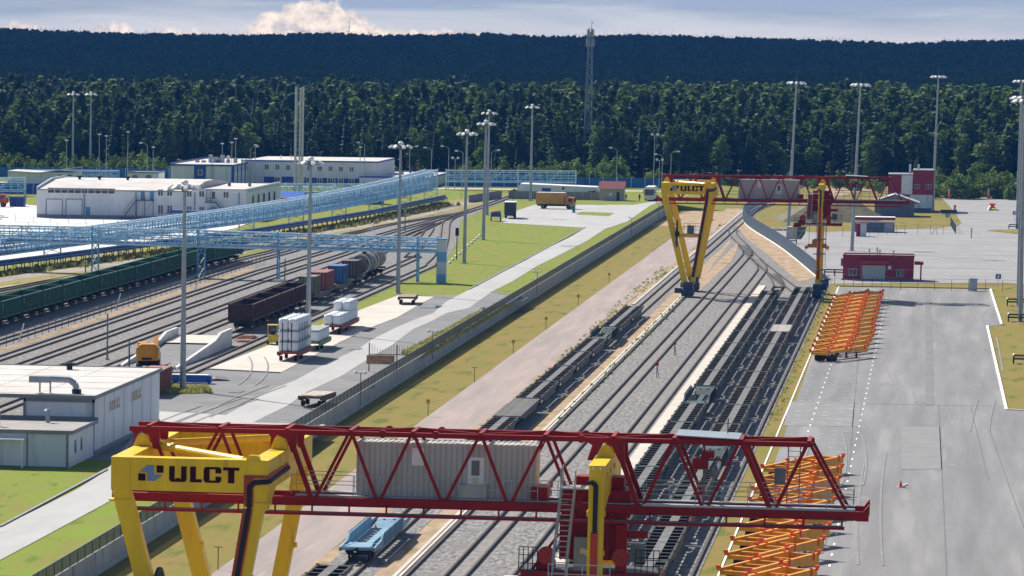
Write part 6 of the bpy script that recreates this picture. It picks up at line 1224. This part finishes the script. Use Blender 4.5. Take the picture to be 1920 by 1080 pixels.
for i, (x, y) in enumerate(((-32,549),(-32,396),(-32.1,588))): r = thing('points_marker', 'small red-topped marker between the tracks, %s' % ('nearest the near crane','left of the middle train','beside the rails farther back')[(1,0,2)[i]], 'marker', (x,y,.05)); m = MB(); m.tube((0,0,0),(0,0,1.5),.05); m.tube((.25,0,0),(.05,0,1.3),.04); m.build('stand', DGAL, r); MB().box(-.15,.2,-.06,.06,1.45,1.85).build('flag', mat('flag_red', (.4,.02,.04), .6), r)
# poles by the tracks
for i, (px, py, pt) in enumerate(((201,675,588),(242,695,640),(160,537,478),(533,575,485),(1307,480,470),(759,433,385))):
    if i == 4: continue
    p = ground(px, py, LZ); d_ = 0
    for h in np.arange(1, 14, .25):
        pass
    h = onY(px, pt, p.y).z-LZ; r = thing('track_pole', 'thin grey pole by the tracks, %s from the left' % ORD[[3,4,1,5,0,6][i]] if i != 2 else 'thin grey pole behind the green train', 'pole', (p.x, p.y, LZ)); m = MB(); m.tube((0,0,0),(0,0,h),.12,.09,n=8); m.build('pole', DGAL, r); MB().box(-.2,.2,-.2,.2,0,.3).build('footing', CONC, r); MB().box(-.25,.25,-.08,.08,h*.78,h*.82).build('clamp', WHT, r)
for i, (px, py) in enumerate(((27,642),(210,582),(360,543),(514,490),(691,435))): p = ground(px, py, LZ); r = thing('white_stake', 'leaning white stake beside the green train fence, %s from the left' % ORD[i+1], 'stake', (p.x+.5, p.y, LZ)); MB().bar((0,0,0),(.7,0,2.4),.16).build('stake', LINE, r)
def signal(px, py, pt, l):
    p = ground(px, py, LZ); h = onY(px, pt, p.y).z-LZ; r = thing('railway_signal', l, 'signal', (p.x, p.y, LZ)); m = MB(); m.tube((0,0,0),(0,0,h),.09); m.build('post', DRK, r); m = MB(); m.box(-.3,.3,-.15,.15,h-.2,h+1.2); m.build('head', BLK, r)
signal(856,487,440,'black railway signal post at the edge of the green verge'); signal(747,496,492,'low black railway signal beside the goods train mast')
b = thing('white_stones', 'row of whitewashed stones edging the verge by the points', 'stones', (-80.6, 800, LZ)); m = MB()
for i in range(12): m.ball((-1.2-i*.55+.2*random.random(), -22+i*11, .15), .3, .5, .3, 7, 5)
m.build('stones', LINE, b)
# right-hand details
b = thing('electric_cabinet', 'pale grey electric cabinet on the dry grass beside the parking lot', 'cabinet', (6.6,757,0)); MB().box(-.65,.65,0,.8,.1,2.0).build('body', mat('cabinet_pale', (.38,.44,.47), .5), b); MB().box(-.7,.7,-.05,.85,2.01,2.1).build('top', GAL, b)
for i, (px, py, l) in enumerate(((1871,540,'small blue road sign on the fence line at the right'), (1776,420,'small blue road sign at the curved kerb'), (1902,415,'small blue road sign before the right masts'))): p = ground(px, py); r = thing('road_sign', l, 'road sign', (p.x,p.y,0)); m = MB(); m.tube((0,0,0),(0,0,2.2),.04); m.build('post', GAL, r); MB().box(-.45,.45,-.06,-.02,1.5,2.3).build('board', mat('sign_blue', (.03,.16,.5), .5), r); MB().box(-.16,.16,-.075,-.062,1.65,2.1).build('symbol', WHT, r)
def boom(l):
    r = thing('barrier_post', l, 'barrier', (0,0,0), 0, 'lane barriers at the far gate'); m = MB(); m.box(-.3,.3,-.3,.3,0,1.1); m.build('housing', ORR, r); m = MB()
    for k_ in range(5): m.box(-.22,.16,-.06,.06,1.1+k_*.34,1.1+k_*.34+.17)
    m.build('raised_arm', LINE, r); m = MB(); 
    for k_ in range(5): m.box(-.22,.16,-.061,.061,1.27+k_*.34,1.27+k_*.34+.16)
    m.build('red_band', ORR, r); MB().box(-.9,1.0,-.5,.5,0,.14).build('plinth', LINE, r); return r
bp_ = boom('x')
for i, px in enumerate((1779,1816,1853,1890)): o = bp_ if i == 0 else dup(bp_); p = ground(px, 374); o.location = (p.x,p.y,.05); o['label'] = 'red and white raised lane barrier at the far gate, %s from the left' % ORD[i+1]
b = thing('red_lane_block', 'red guide block with yellow and white wings between the far lanes', 'barrier', (13.6,1128,.03)); MB().box(-.7,.7,0,1.2,0,1.5).build('block', ORR, b); m = MB(); m.prism([(-1.1,0),(-.7,1.0),(-.5,1.0),(-.7,0)],'y',-6,-.2); m.prism([(1.1,0),(.7,1.0),(.5,1.0),(.7,0)],'y',-6,-.2); m.build('wing', LINE, b); MB().box(-.5,.5,-5,-.2,0,.4).build('hatch', mat('hatch_yellow', (.5,.45,.05), .6), b)
b = thing('red_post', 'short red post beside the dark guard rail at the far gate', 'post', (4.7,1120,.03)); MB().box(-.25,.25,0,.4,0,1.3).build('post', ORR, b)
b = thing('dark_planter', 'long dark guard block on white feet at the far gate', 'barrier', (3.2,1095,.03)); MB().box(-1.9,1.9,0,1.2,.2,1.0).build('block', mat('block_navy', (.05,.06,.09), .6), b); MB().box(-2.0,2.0,-.05,1.3,0,.19).build('foot', LINE, b)
b = thing('white_post', 'short white bollard with a white cap at the grass island', 'bollard', (7.6,962,.03)); MB().tube((0,0,0),(0,0,1.6),.1).build('post', DGAL, b); MB().box(-.2,.2,-.2,.2,1.6,2.2).build('cap', WHT, b)
b = thing('white_trestle', 'leaning white trestle barrier on the fenced grass', 'barrier', (-.5,975,.05)); m = MB(); m.bar((0,0,0),(1.0,0,1.8),.3,.2); m.bar((1.0,0,1.8),(1.1,.4,0),.12); m.build('frame', WHT, b)
b = thing('traffic_cone', 'small red and white traffic cone alone on the asphalt yard', 'cone', (-2.1,419.5,.04)); MB().tube((0,0,0),(0,0,.62),.2,.04,n=12).build('cone', ORR, b); m = MB(); m.box(-.35,.5,-.25,.2,0,.05); m.bar((.2,0,.1),(.65,.1,.3),.2,.2); m.build('base', WHT, b)
b = thing('stacked_pallets', 'pale concrete slabs stacked along the parking lot behind the mast', 'slabs', (-36.5,985,.03)); m = MB()
for k_ in range(5): m.box(k_*1.5-1,k_*1.5+.3,0,2,0,.5)
m.build('slab', CPAD, b)
# dark earth bank behind the far crane
m = MB(); o_ = (-23.5, 1035, 0); n = 14
vs = [(-10,0,0),(10,0,0),(13,24,0),(-13,24,0),(-3.5,9,4.2),(5.5,9,4.6),(5.5,15,4.6),(-3.5,15,4.2)]
m.add(vs, [(0,1,5,4),(1,2,6,5),(2,3,7,6),(3,0,4,7),(4,5,6,7),(0,3,2,1)]); b = m.build('earth_bank', mat('bank_grass', (.12,.105,.055), .95, var=.25, scale=.5), None, o_); b['kind'] = 'structure'
def scrap(name, label, cat, x, y, z, seed, w_, d_, h_, m_):
    rr = random.Random(seed); b = thing(name, label, cat, (x,y,z)); m = MB()
    for i in range(14): p = Vector((rr.uniform(-w_,w_), rr.uniform(-d_,d_), rr.uniform(.1,h_))); q = p+Vector((rr.uniform(-w_,w_)*.8, rr.uniform(-1,1), rr.uniform(-.2,.3))); m.bar(p, q, rr.uniform(.15,.5))
    m.build('pile', m_, b)
scrap('scrap_heap', 'dark heap of scrap steel behind the white tent', 'scrap', -100.5, 1150, LZ, 3, 3.5, 3, 1.0, BLK); scrap('scrap_heap', 'dark heap of beams between tent and gate house', 'scrap', -82.5, 1135, LZ, 5, 3.2, 3, 1.2, DRK); scrap('scrap_heap', 'heap of pale rubble at the left edge of the white lot', 'scrap', -196.5, 945, LZ, 8, 3.5, 3, .8, CONC)
scrap('rubble_pile', 'small pile of stones and white pipe on the wall side of the lot', 'scrap', -62.3, 650, LZ, 12, .9, 2, .5, CONC)
# people beside the coach
def person(x, y, z, top, label, rz, stride=.28):
    def sk(name, edges, verts, rad, m_, parent=None):
        me = bpy.data.meshes.new(name); me.from_pydata(verts, edges, []); o = bpy.data.objects.new(name, me); COL.objects.link(o); me.materials.append(m_)
        md = o.modifiers.new('skin', 'SKIN'); 
        for i, r_ in enumerate(rad): me.skin_vertices[0].data[i].radius = (r_, r_)
        me.skin_vertices[0].data[0].use_root = True; sb = o.modifiers.new('sub', 'SUBSURF'); sb.levels = 1; sb.render_levels = 1
        if parent: o.parent = parent
        return o
    V = [(0,0,.95),(0,0,1.2),(0,0,1.42),(0,0,1.52),(0,-.02,1.66),(0,-.02,1.76), (-.2,0,1.4),(-.27,-.05,1.13),(-.27,-.16,.9),(.2,0,1.4),(.27,.03,1.13),(.26,-.05,.88), (-.1,0,.9),(-.12,-stride*.6,.5),(-.12,-stride*.7,.07),(-.12,-stride*.7-.16,.04),(.1,0,.9),(.12,stride*.4,.5),(.12,stride,.09),(.12,stride-.15,.04)]
    Ed = [(0,1),(1,2),(2,3),(3,4),(4,5),(2,6),(6,7),(7,8),(2,9),(9,10),(10,11),(0,12),(12,13),(13,14),(14,15),(0,16),(16,17),(17,18),(18,19)]
    Rd = [.15,.14,.15,.06,.1,.09,.07,.05,.04,.07,.05,.04,.1,.07,.05,.04,.1,.07,.05,.04]
    sk_ = thing('person', label, 'person', (x,y,z), rz); me = bpy.data.meshes.new('body'); bo = sk('body', Ed, V, Rd, top, sk_)
    MB().ball((0,-.02,1.72), .105, .12, .13, 10, 6).build('hair', mat('hair_dark', (.03,.02,.015), .8), sk_)
    for s_ in (-1, 1): MB().ball((s_*.035,-.125,1.69), .015, .01, .015, 6, 4).build('eye', DRK, sk_)
person(-69.9, 1107, LZ+.05, mat('dark_clothes', (.06,.065,.075), .8), 'person in dark clothes walking on the road beside the white coach', .4); person(-73.2, 1108, LZ+.05, mat('grey_clothes', (.16,.17,.2), .8), 'person in grey clothes standing beside the gate house', -.5, .08)
# ---------------------------------------------------------------- forest
SPR = mat('spruce_needles', (.030,.060,.026), .85, var=.3, scale=.35, var2=(.016,.036,.020), coord='pos', spec=.15, objrand=.3, trans=.18)
PIN = mat('pine_needles', (.050,.078,.034), .85, var=.3, scale=.3, var2=(.030,.050,.026), coord='pos', spec=.15, objrand=.3, trans=.18)
BIR = mat('birch_leaves', (.115,.170,.032), .8, var=.3, scale=.3, var2=(.065,.110,.028), coord='pos', spec=.2, objrand=.3, trans=.28)
BARK = mat('pine_bark', (.13,.075,.05), .9, var=.3, scale=1)
BBARK = mat('birch_bark', (.42,.40,.37), .8, var=.2, scale=1, stretch=(1,1,3))
BUSHM = mat('bush_leaves', (.15,.205,.035), .85, var=.3, scale=.3, var2=(.08,.13,.03), coord='pos', spec=.2, objrand=.25, trans=.25)
def mesh_np(name, V, T, m):
    me = bpy.data.meshes.new(name); V = np.asarray(V, np.float32); T = np.asarray(T, np.int32)
    me.vertices.add(len(V)); me.vertices.foreach_set('co', V.ravel()); me.loops.add(T.size); me.loops.foreach_set('vertex_index', T.ravel())
    me.polygons.add(len(T)); me.polygons.foreach_set('loop_start', np.arange(0, T.size, 3, dtype=np.int32)); me.polygons.foreach_set('loop_total', np.full(len(T), 3, np.int32))
    me.update(calc_edges=True)
    for q in (m if isinstance(m, (list, tuple)) else [m]): me.materials.append(q)
    return me
def trunk_np(h, r, rng, limbs=0, crown0=.5):
    V, T = [], []
    def cone(p, q, r0, r1, n=6):
        p, q = np.array(p, float), np.array(q, float); d = q-p; d /= np.linalg.norm(d); u = np.array([0,0,1.]) if abs(d[2]) < .9 else np.array([1.,0,0]); a = np.cross(d, u); a /= np.linalg.norm(a); b = np.cross(d, a); o = len(V)
        for k in range(n): t = 2*PI*k/n; w_ = a*math.cos(t)+b*math.sin(t); V.append(p+w_*r0); V.append(q+w_*r1)
        for k in range(n): i, j = o+2*k, o+2*((k+1) % n); T.append((i, i+1, j+1)); T.append((i, j+1, j))
    sway = rng.normal(0, .015, 2)*h
    cone((0,0,-.3), (sway[0], sway[1], h*.97), r, r*.12)
    for k in range(limbs):
        z = h*(crown0+(.95-crown0)*rng.random()); a = rng.random()*2*PI; l = h*.1*(1.2-z/h)*2; cone((sway[0]*z/h, sway[1]*z/h, z), (math.cos(a)*l, math.sin(a)*l, z+l*.45), r*.3, r*.06, 4)
    return np.array(V), np.array(T)
def leaves_np(C, S, rng, flat=.0):
    """two triangles (a bent leaf clump) at each centre C with size S"""
    n = len(C); a = rng.normal(size=(n,3)); a[:,2] *= (1-flat); a /= np.linalg.norm(a, axis=1)[:,None]; b = rng.normal(size=(n,3)); b -= a*(a*b).sum(1)[:,None]; b /= np.linalg.norm(b, axis=1)[:,None]
    S = S[:,None]; V = np.stack([C-a*S*.5, C+b*S*.42, C+a*S*.5, C-b*S*.38], 1).reshape(-1,3); i = np.arange(n)*4
    T = np.concatenate([np.stack([i,i+1,i+2],1), np.stack([i,i+2,i+3],1)]); return V, T
def spruce_np(h, R, rng, lev=30, br=9):
    V, T = [], []; z0 = .06+.12*rng.random()
    for l in range(lev):
        f = z0+(1-z0)*(l+.3*rng.random())/lev; rr = R*(1-f)**.85*(.72+.5*rng.random())+.12
        for k in range(br):
            if rng.random() < .14: continue
            a = 2*PI*(k+rng.random())/br; r = rr*(.6+.55*rng.random()); z = f*h; dr = r*(.22+.3*rng.random()); w_ = r*(.30+.12*rng.random()); ca, sa = math.cos(a), math.sin(a); o = len(V)
            V += [(0,0,z+.25), (ca*r*.6-sa*w_, sa*r*.6+ca*w_, z-dr*.5-.2), (ca*r, sa*r, z-dr), (ca*r*.6+sa*w_, sa*r*.6-ca*w_, z-dr*.5-.25)]
            T += [(o,o+1,o+2),(o,o+2,o+3)]
    V += [(.1,0,h*.94),(-.08,.08,h*.94),(0,0,h*1.02)]; T.append((len(V)-3,len(V)-2,len(V)-1)); return np.array(V), np.array(T)
def clumps_np(blobs, dens, size, rng):
    C = []
    for (c, r) in blobs:
        n = int(dens*r[0]*r[2]); u = rng.normal(size=(n,3)); u /= np.linalg.norm(u, axis=1)[:,None]; u *= (rng.random(n)**.45)[:,None]; C.append(np.array(c)+u*np.array(r))
    C = np.concatenate(C); return leaves_np(C, size*(.6+.8*rng.random(len(C))), rng)
def pine_np(h, R, rng, dens=34, size=1.0):
    bl = []
    for k in range(9): f = .45+.53*k/8; rr = R*(.45+.55*math.sin(PI*min(1, (f-.35)/.62)))*(.6+.4*rng.random()); a = rng.random()*2*PI; bl.append(((math.cos(a)*rr*.55, math.sin(a)*rr*.55, f*h), (rr*.72, rr*.72, h*.055*(.8+.5*rng.random()))))
    for k in range(2): bl.append(((0,0,h*(.9+.05*k)), (R*.4,R*.4,h*.07)))
    return clumps_np(bl, dens, size, rng)
def birch_np(h, R, rng, dens=26, size=.95, z0=.22):
    bl = []
    for k in range(13): f = z0+(1-z0)*.97*(k+.5*rng.random())/12.5; rr = R*math.sin(PI*min(.97, .12+.86*(f-z0)/(1-z0)))**.7; a = rng.random()*2*PI; q = rr*.55*rng.random(); bl.append(((math.cos(a)*q, math.sin(a)*q, f*h), (rr*.75, rr*.75, h*.062*(.8+.6*rng.random()))))
    return clumps_np(bl, dens, size, rng)
rng = np.random.default_rng(11); PROTO = []
for kind, n in (('spruce', 4), ('pine', 4), ('birch', 4)):
    for v in range(n):
        h = {'spruce': 25, 'pine': 23.5, 'birch': 22}[kind]*(.9+.2*rng.random())
        if kind == 'spruce': cv = spruce_np(h, 2.5+.9*rng.random(), rng); tv = trunk_np(h, .22, rng); ms = (SPR, BARK)
        elif kind == 'pine': cv = pine_np(h, 2.6+.8*rng.random(), rng); tv = trunk_np(h*.97, .24, rng, 9); ms = (PIN, BARK)
        else: cv = birch_np(h, 2.9+1.0*rng.random(), rng); tv = trunk_np(h*.93, .18, rng, 7, .25); ms = (BIR, BBARK)
        PROTO.append((kind, h, cv, tv, mesh_np('crown', *cv, ms[0]), mesh_np('trunk', *tv, ms[1])))
LBL_T = {'spruce': 'dark pointed spruce in the front rows of the forest beyond the yard', 'pine': 'tall pine with a bare lower trunk in the front rows of the forest', 'birch': 'light green birch in the front rows of the forest beyond the yard'}
def edgeY(x):   # forest edge in world Y along X
    return float(np.interp(x, [-290,-215,-170,-120,-70,-40,-10,25,60], [1262,1262,1290,1275,1262,1300,1305,1262,1250]))+6*math.sin(x*.13)+4*math.sin(x*.37)
ind = 0; TREEXY = []
def kind_at(x, rng):
    pb = np.interp(x, [-280,-170,-110,-60,-30,30], [.20,.20,.26,.36,.5,.6]); u = rng.random(); pb *= 1+.9*math.sin(x*.19)*math.sin(x*.071+1)
    if u < pb: return 'birch'
    return 'spruce' if u < pb+(1-pb)*.45 else 'pine'
byk = {k: [p for p in PROTO if p[0] == k] for k in ('spruce','pine','birch')}
PROF = ([-5, 0, 8, 18, 35, 60, 95, 140, 200, 400], [11, 12, 13.5, 15, 17, 18.5, 19.5, 19.5, 19.5, 19.5])
def top_h(d): return np.interp(d, *PROF)
counts = {'spruce': 0, 'pine': 0, 'birch': 0}
for row_, dep in enumerate((0, 5, 10.5, 17, 24.5, 33, 43, 55)):
    x = -300-dep*.2+row_*2.1
    while x < 54:
        y = edgeY(x)+dep+rng.random()*5; k = kind_at(x, rng)
        if counts[k] >= 296: k = min(counts, key=counts.get)
        p = byk[k][rng.integers(len(byk[k]))]; s = float(top_h(y-edgeY(x)))*(.66+.6*rng.random()**1.3)*(1.08 if k == 'spruce' else 1.0)/p[1]
        if abs(x+96.2) < 2.4 and y < 1300: x += 3; continue
        t = thing(k+'_tree', LBL_T[k], 'tree', (x, y, LZ if x < WX else (LZ if y > 1092 and x < -55 else 0)), rng.random()*6.28, k+' trees at the forest edge'); t.scale = (s*(1.0+.35*rng.random())*(1.4 if k == 'birch' else 1.0),)*2+(s,)
        for nm, me in (('trunk', p[5]), ('crown', p[4])): o = bpy.data.objects.new(nm, me); COL.objects.link(o); o.parent = t
        counts[k] += 1; x += 4.4+2.6*rng.random()
def scatter(name, spots, protos_, m_, seed, wide=1.0):
    """spots: (x,y,z,scale) arrays; joins copies of low-poly crowns into one mesh"""
    r_ = np.random.default_rng(seed); Vs, Ts, off = [], [], 0; which = r_.integers(len(protos_), size=len(spots))
    for i, (PV, PT) in enumerate(protos_):
        sel = spots[which == i]; n = len(sel)
        if not n: continue
        a = r_.random(n)*2*PI; c, s_ = np.cos(a), np.sin(a); sc = sel[:,3]; wd = sc*(.85+.4*r_.random(n))*wide
        X = (PV[None,:,0]*c[:,None]-PV[None,:,1]*s_[:,None])*wd[:,None]+sel[:,0:1]; Y_ = (PV[None,:,0]*s_[:,None]+PV[None,:,1]*c[:,None])*wd[:,None]+sel[:,1:2]; Z_ = PV[None,:,2]*sc[:,None]+sel[:,2:3]
        Vs.append(np.stack([X,Y_,Z_],2).reshape(-1,3)); Ts.append((PT[None]+(np.arange(n)*len(PV))[:,None,None]).reshape(-1,3)+off); off += n*len(PV)
    me = mesh_np(name, np.concatenate(Vs), np.concatenate(Ts), m_); o = bpy.data.objects.new(name, me); COL.objects.link(o); o['kind'] = 'stuff'; return o
r2 = np.random.default_rng(5)
lowS = [spruce_np(24*(.9+.2*r2.random()), 2.6+.8*r2.random(), r2, 16, 7) for _ in range(4)]
lowP = [pine_np(23*(.95+.15*r2.random()), 2.8+.6*r2.random(), r2, 13, 1.5) for _ in range(4)]
lowB = [birch_np(23*(.9+.2*r2.random()), 3.1+.8*r2.random(), r2, 11, 1.4, .35) for _ in range(4)]
def spots_for(k, y0, y1, sp, seed, x0f, x1f, zf=lambda x, y: np.full(len(x), LZ), smin=.85, smax=1.15, prob=None):
    r_ = np.random.default_rng(seed); n = int((y1-y0)*((x1f(y1)-x0f(y1))+(x1f(y0)-x0f(y0)))/2/sp**2); y = y0+(y1-y0)*r_.random(n); x = np.array([x0f(v) for v in y])+r_.random(n)*np.array([x1f(v)-x0f(v) for v in y])
    keep = np.ones(n, bool)
    if prob is not None: keep = r_.random(n) < prob(x, y)
    x, y = x[keep], y[keep]; return np.stack([x, y, zf(x, y), smin+(smax-smin)*r_.random(len(x))], 1)
lf = lambda y: -.2235*y-25; rf = lambda y: .0205*y+35
pbx = lambda x, y: np.interp(x/y*1300, [-280,-170,-110,-60,-30,30], [.18,.2,.26,.34,.46,.55])
def after_edge(s, d=9):
    e = np.array([edgeY(v) for v in s[:,0]]); s = s[s[:,1] > e+d]; e = np.array([edgeY(v) for v in s[:,0]]); s[:,3] *= top_h(s[:,1]-e)/22.; return s
sB = after_edge(spots_for('b', 1262, 1640, 5.6, 21, lf, rf, prob=lambda x, y: np.clip(pbx(x, y)*(1+.9*np.sin(x*.11)*np.sin(y*.06+x*.03)), 0, .8), smin=.72, smax=1.12)); sO = after_edge(spots_for('o', 1262, 1640, 4.7, 22, lf, rf, prob=lambda x, y: 1-pbx(x, y), smin=.66, smax=1.15))
half = np.random.default_rng(3).random(len(sO)) < .5
scatter('birch_wood', sB, lowB, BIR, 31, 1.5); scatter('spruce_wood', sO[half], lowS, SPR, 32); scatter('pine_wood', sO[~half], lowP, PIN, 33)
# far woods: flat plain, then a low ridge
sky_px = [(-200,55),(0,57),(110,61),(200,65),(300,67),(450,70),(520,68),(600,66),(660,67),(700,70),(760,69),(820,68),(900,66),(960,69),(1030,72),(1120,71),(1200,69),(1300,72),(1400,75),(1500,78),(1600,81),(1690,85),(1750,84),(1780,80),(1850,80),(1919,79),(2100,78)]
RY = 5300.; rx = np.array([onY(x, y, RY).x for x, y in sky_px]); rz = np.array([onY(x, y, RY).z for x, y in sky_px])-15.5
def hillz(x, y):
    top = np.interp(np.asarray(x)*RY/np.asarray(y), rx, rz); t = np.clip((np.asarray(y)-3300)/(RY-3300), 0, 1); t = t*t*(3-2*t); return LZ+(top-LZ)*t
ys_ = np.concatenate([np.linspace(1640, 5400, 40)]); xs_ = np.linspace(-1, 1, 60); V = []; T = []
for y in ys_:
    xx = (lf(y)+rf(y))/2+xs_*(rf(y)-lf(y))*.75
    for x, z in zip(xx, hillz(xx, np.full(60, y))): V.append((x, y, z-.4))
for i in range(len(ys_)-1):
    for j in range(59): a = i*60+j; T += [(a, a+1, a+61), (a, a+61, a+60)]
me = mesh_np('hills', V, T, mat('forest_floor', (.03,.045,.02), .95, spec=.1)); o = bpy.data.objects.new('hills', me); COL.objects.link(o); o['kind'] = 'structure'
r3 = np.random.default_rng(8); tinyS = [spruce_np(19*(.9+.25*r3.random()), 3.0, r3, 7, 6) for _ in range(5)]; tinyB = [clumps_np([((0,0,12),(3.6,3.6,5.5)),((1,.5,15),(2.5,2.5,3.5))], 5.0, 2.6, r3) for _ in range(4)]
zf = hillz; far1 = spots_for('f', 1640, 3300, 7.0, 41, lf, rf, zf, .85, 1.15); far2 = spots_for('f', 3300, 5330, 8.5, 42, lf, rf, zf, .55, 1.12)
FARM = mat('far_needles', (.055,.10,.045), .85, var=.35, scale=.007, var2=(.022,.045,.028), coord='pos', spec=.1, detail=5)
far2[:,3] *= np.where(np.random.default_rng(2).random(len(far2)) < .05, 1.12, 1.0)
scatter('far_spruce_wood', far1, tinyS, FARM, 43); scatter('ridge_spruce_wood', far2, tinyS, FARM, 44)
fb_ = spots_for('f', 1640, 5330, 13, 45, lf, rf, zf, .8, 1.05); scatter('far_birch_wood', fb_, tinyB, mat('far_leaves', (.060,.095,.030), .85, var=.2, scale=.05, coord='pos', spec=.1), 46)
# bushes before the forest
r4 = np.random.default_rng(17); BU = []
for v in range(5):
    bl = [((r4.normal()*1.0, r4.normal()*.8, 1.0+1.4*r4.random()*(.7+.3*v)), (1.2+.6*r4.random(), 1.2, .9+.8*r4.random())) for _ in range(6)]; bl.append(((0,0,2.6+.5*v),(.8,.8,1.5))); BU.append(mesh_np('foliage', *clumps_np(bl, 46, .62, r4), BUSHM))
nb = 0
def bush(x, y, z, s, lab, grp):
    global nb
    o = bpy.data.objects.new('bush', random.choice(BU)); COL.objects.link(o); o.location = (x, y, z); o.rotation_euler = (0,0,random.random()*6.28); o.scale = (s*1.1, s*1.1, s); tag(o, lab, 'bush', grp); nb += 1
for i in range(70):
    px = random.uniform(-20, 330); a = onY(px, 320, 1240+random.uniform(-16, 16)); bush(a.x, a.y, LZ, random.uniform(.7,1.25), 'light green bush before the dark forest at the upper left, above the blue fence', 'bushes above the left blue fence')
for i in range(60):
    px = random.triangular(830, 1245, 1130); a = onY(px, 320, 1238+random.uniform(-14, 14)); bush(a.x, a.y, LZ, random.uniform(.6,1.45), 'light green bush behind the blue fence near the gate house', 'bushes behind the gate house fence')
for i in range(85):
    px = random.uniform(1745, 1945); a = onY(px, 330, 1222+random.uniform(-22, 26)); bush(a.x, a.y, 0, random.uniform(.6,1.35), 'bright green bush at the forest foot right of the crimson control building', 'bushes at the right forest foot')
for i in range(24):
    px = random.uniform(1250, 1660); a = onY(px, 320, 1268+random.uniform(-14, 14)); bush(a.x, a.y, 0, random.uniform(.5,1.0), 'pale bush at the forest foot above the far crane girder', 'bushes above the far crane girder')
# undergrowth under the low pipeline, tall grass by the wall, grass tufts on the verges
def tufts(name, pts, hmin, hmax, m_, seed, wd=.35):
    r_ = np.random.default_rng(seed); P = np.array(pts); n = len(P); a = r_.random(n)*2*PI; h = hmin+(hmax-hmin)*r_.random(n); w_ = wd*(.6+.8*r_.random(n)); dx, dy = np.cos(a)*w_, np.sin(a)*w_; lean = r_.normal(size=(n,2))*h[:,None]*.25
    V = np.stack([P-np.stack([dx,dy,0*h],1), P+np.stack([dx,dy,0*h],1), P+np.stack([lean[:,0]+dx*.35,lean[:,1]+dy*.35,h],1), P+np.stack([lean[:,0]-dx*.5,lean[:,1]-dy*.5,h*.8],1)],1).reshape(-1,3); i = np.arange(n)*4
    me = mesh_np(name, V, np.concatenate([np.stack([i,i+1,i+2],1),np.stack([i,i+2,i+3],1)]), m_); o = bpy.data.objects.new(name, me); COL.objects.link(o); o['kind'] = 'stuff'; return o
def in_poly(px, n, seed, z):
    r_ = random.Random(seed); P = [ground(x, y, z) for x, y in px]; xs = [p.x for p in P]; ys = [p.y for p in P]; out = []
    while len(out) < n:
        x, y = r_.uniform(min(xs), max(xs)), r_.uniform(min(ys), max(ys)); c = False; j = len(P)-1
        for i in range(len(P)):
            if (P[i].y > y) != (P[j].y > y) and x < (P[j].x-P[i].x)*(y-P[i].y)/(P[j].y-P[i].y)+P[i].x: c = not c
            j = i
        if c: out.append((x, y, z))
    return out
TALL = mat('tall_grass_blades', (.40,.35,.13), .9, var=.25, scale=.4, var2=(.27,.30,.07), coord='pos', spec=.1, trans=.25)
GBL = mat('grass_blades', (.15,.225,.03), .9, var=.25, scale=.3, var2=(.21,.20,.05), coord='pos', spec=.1, trans=.25)
tufts('tall_grass', in_poly(((752,664),(800,668),(960,572),(935,576),(905,580),(862,604)), 7000, 1, LZ), .12, .42, TALL, 1, .16)
tufts('tall_grass', in_poly(((305,740),(398,738),(392,727),(306,724)), 1500, 2, LZ), .15, .45, TALL, 2, .15)
tufts('track_weeds', in_poly(((930,790),(1000,740),(1190,560),(1270,500),(1240,500),(1150,575),(960,755)), 500, 7, .03), .08, .3, TALL, 7, .2)
tufts('track_weeds', in_poly(((1060,790),(1290,560),(1270,560),(1000,830)), 160, 8, .03), .1, .4, GBL, 8, .2)
tufts('track_weeds', in_poly(((1460,790),(1560,545),(1545,545),(1430,810)), 350, 9, .03), .08, .25, TALL, 9, .2)
und = []
for a, b_ in zip(pl_, pl_[1:]):
    A_, B_ = Vector((*a,0)), Vector((*b_,0)); t = (B_-A_).normalized(); nn = Vector((-t.y,t.x,0))
    for i in range(int((B_-A_).length*9)): p = A_+t*(random.random()*(B_-A_).length)+nn*random.gauss(.4,1.1); und.append((p.x,p.y,LZ))
tufts('undergrowth', und, .3, 1.0, mat('undergrowth_leaves', (.30,.27,.09), .9, var=.35, scale=.4, var2=(.15,.16,.05), coord='pos', spec=.1, trans=.2), 10, .5)
# ---------------------------------------------------------------- clouds shading the far woods
def cloud(x, y, z, rx_, ry_, rz_, seed):
    r_ = random.Random(seed); m = MB()
    for i in range(9): m.ball((r_.uniform(-.45,.45)*rx_, r_.uniform(-.45,.45)*ry_, r_.uniform(-.3,.5)*rz_), rx_*r_.uniform(.35,.5), ry_*r_.uniform(.35,.5), rz_*r_.uniform(.6,1), 16, 8)
    m.ball((0,0,0), rx_*.95, ry_*.95, rz_*.7, 20, 8); o = m.build('cloud', mat('cloud_white', (.8,.8,.8), 1, var=.02, spec=0), None, (x,y,z), smooth=True); o['kind'] = 'structure'
SH = SUN/SUN.z
for cx_, cy_, rx2, ry2, sd_ in ((-420,3800,1500,2150,1), ):
    Hc = 1500; cloud(cx_+SH.x*Hc, cy_+SH.y*Hc, Hc, rx2, ry2, 160, sd_)
# ---------------------------------------------------------------- haze
hz = MB().box(-4200, 2400, -60, 5450, -1.2, 110).build('haze', mat('haze_dummy', (1,1,1)), None); hz['kind'] = 'stuff'
hm = bpy.data.materials.new('haze_air'); hm.use_nodes = True; nt = hm.node_tree; nt.nodes.clear(); out = nt.nodes.new('ShaderNodeOutputMaterial'); pv = nt.nodes.new('ShaderNodeVolumePrincipled'); pv.inputs['Color'].default_value = HCOL; pv.inputs['Density'].default_value = HAZE; pv.inputs['Anisotropy'].default_value = .0
nt.links.new(pv.outputs[0], out.inputs['Volume']); hz.data.materials[0] = hm
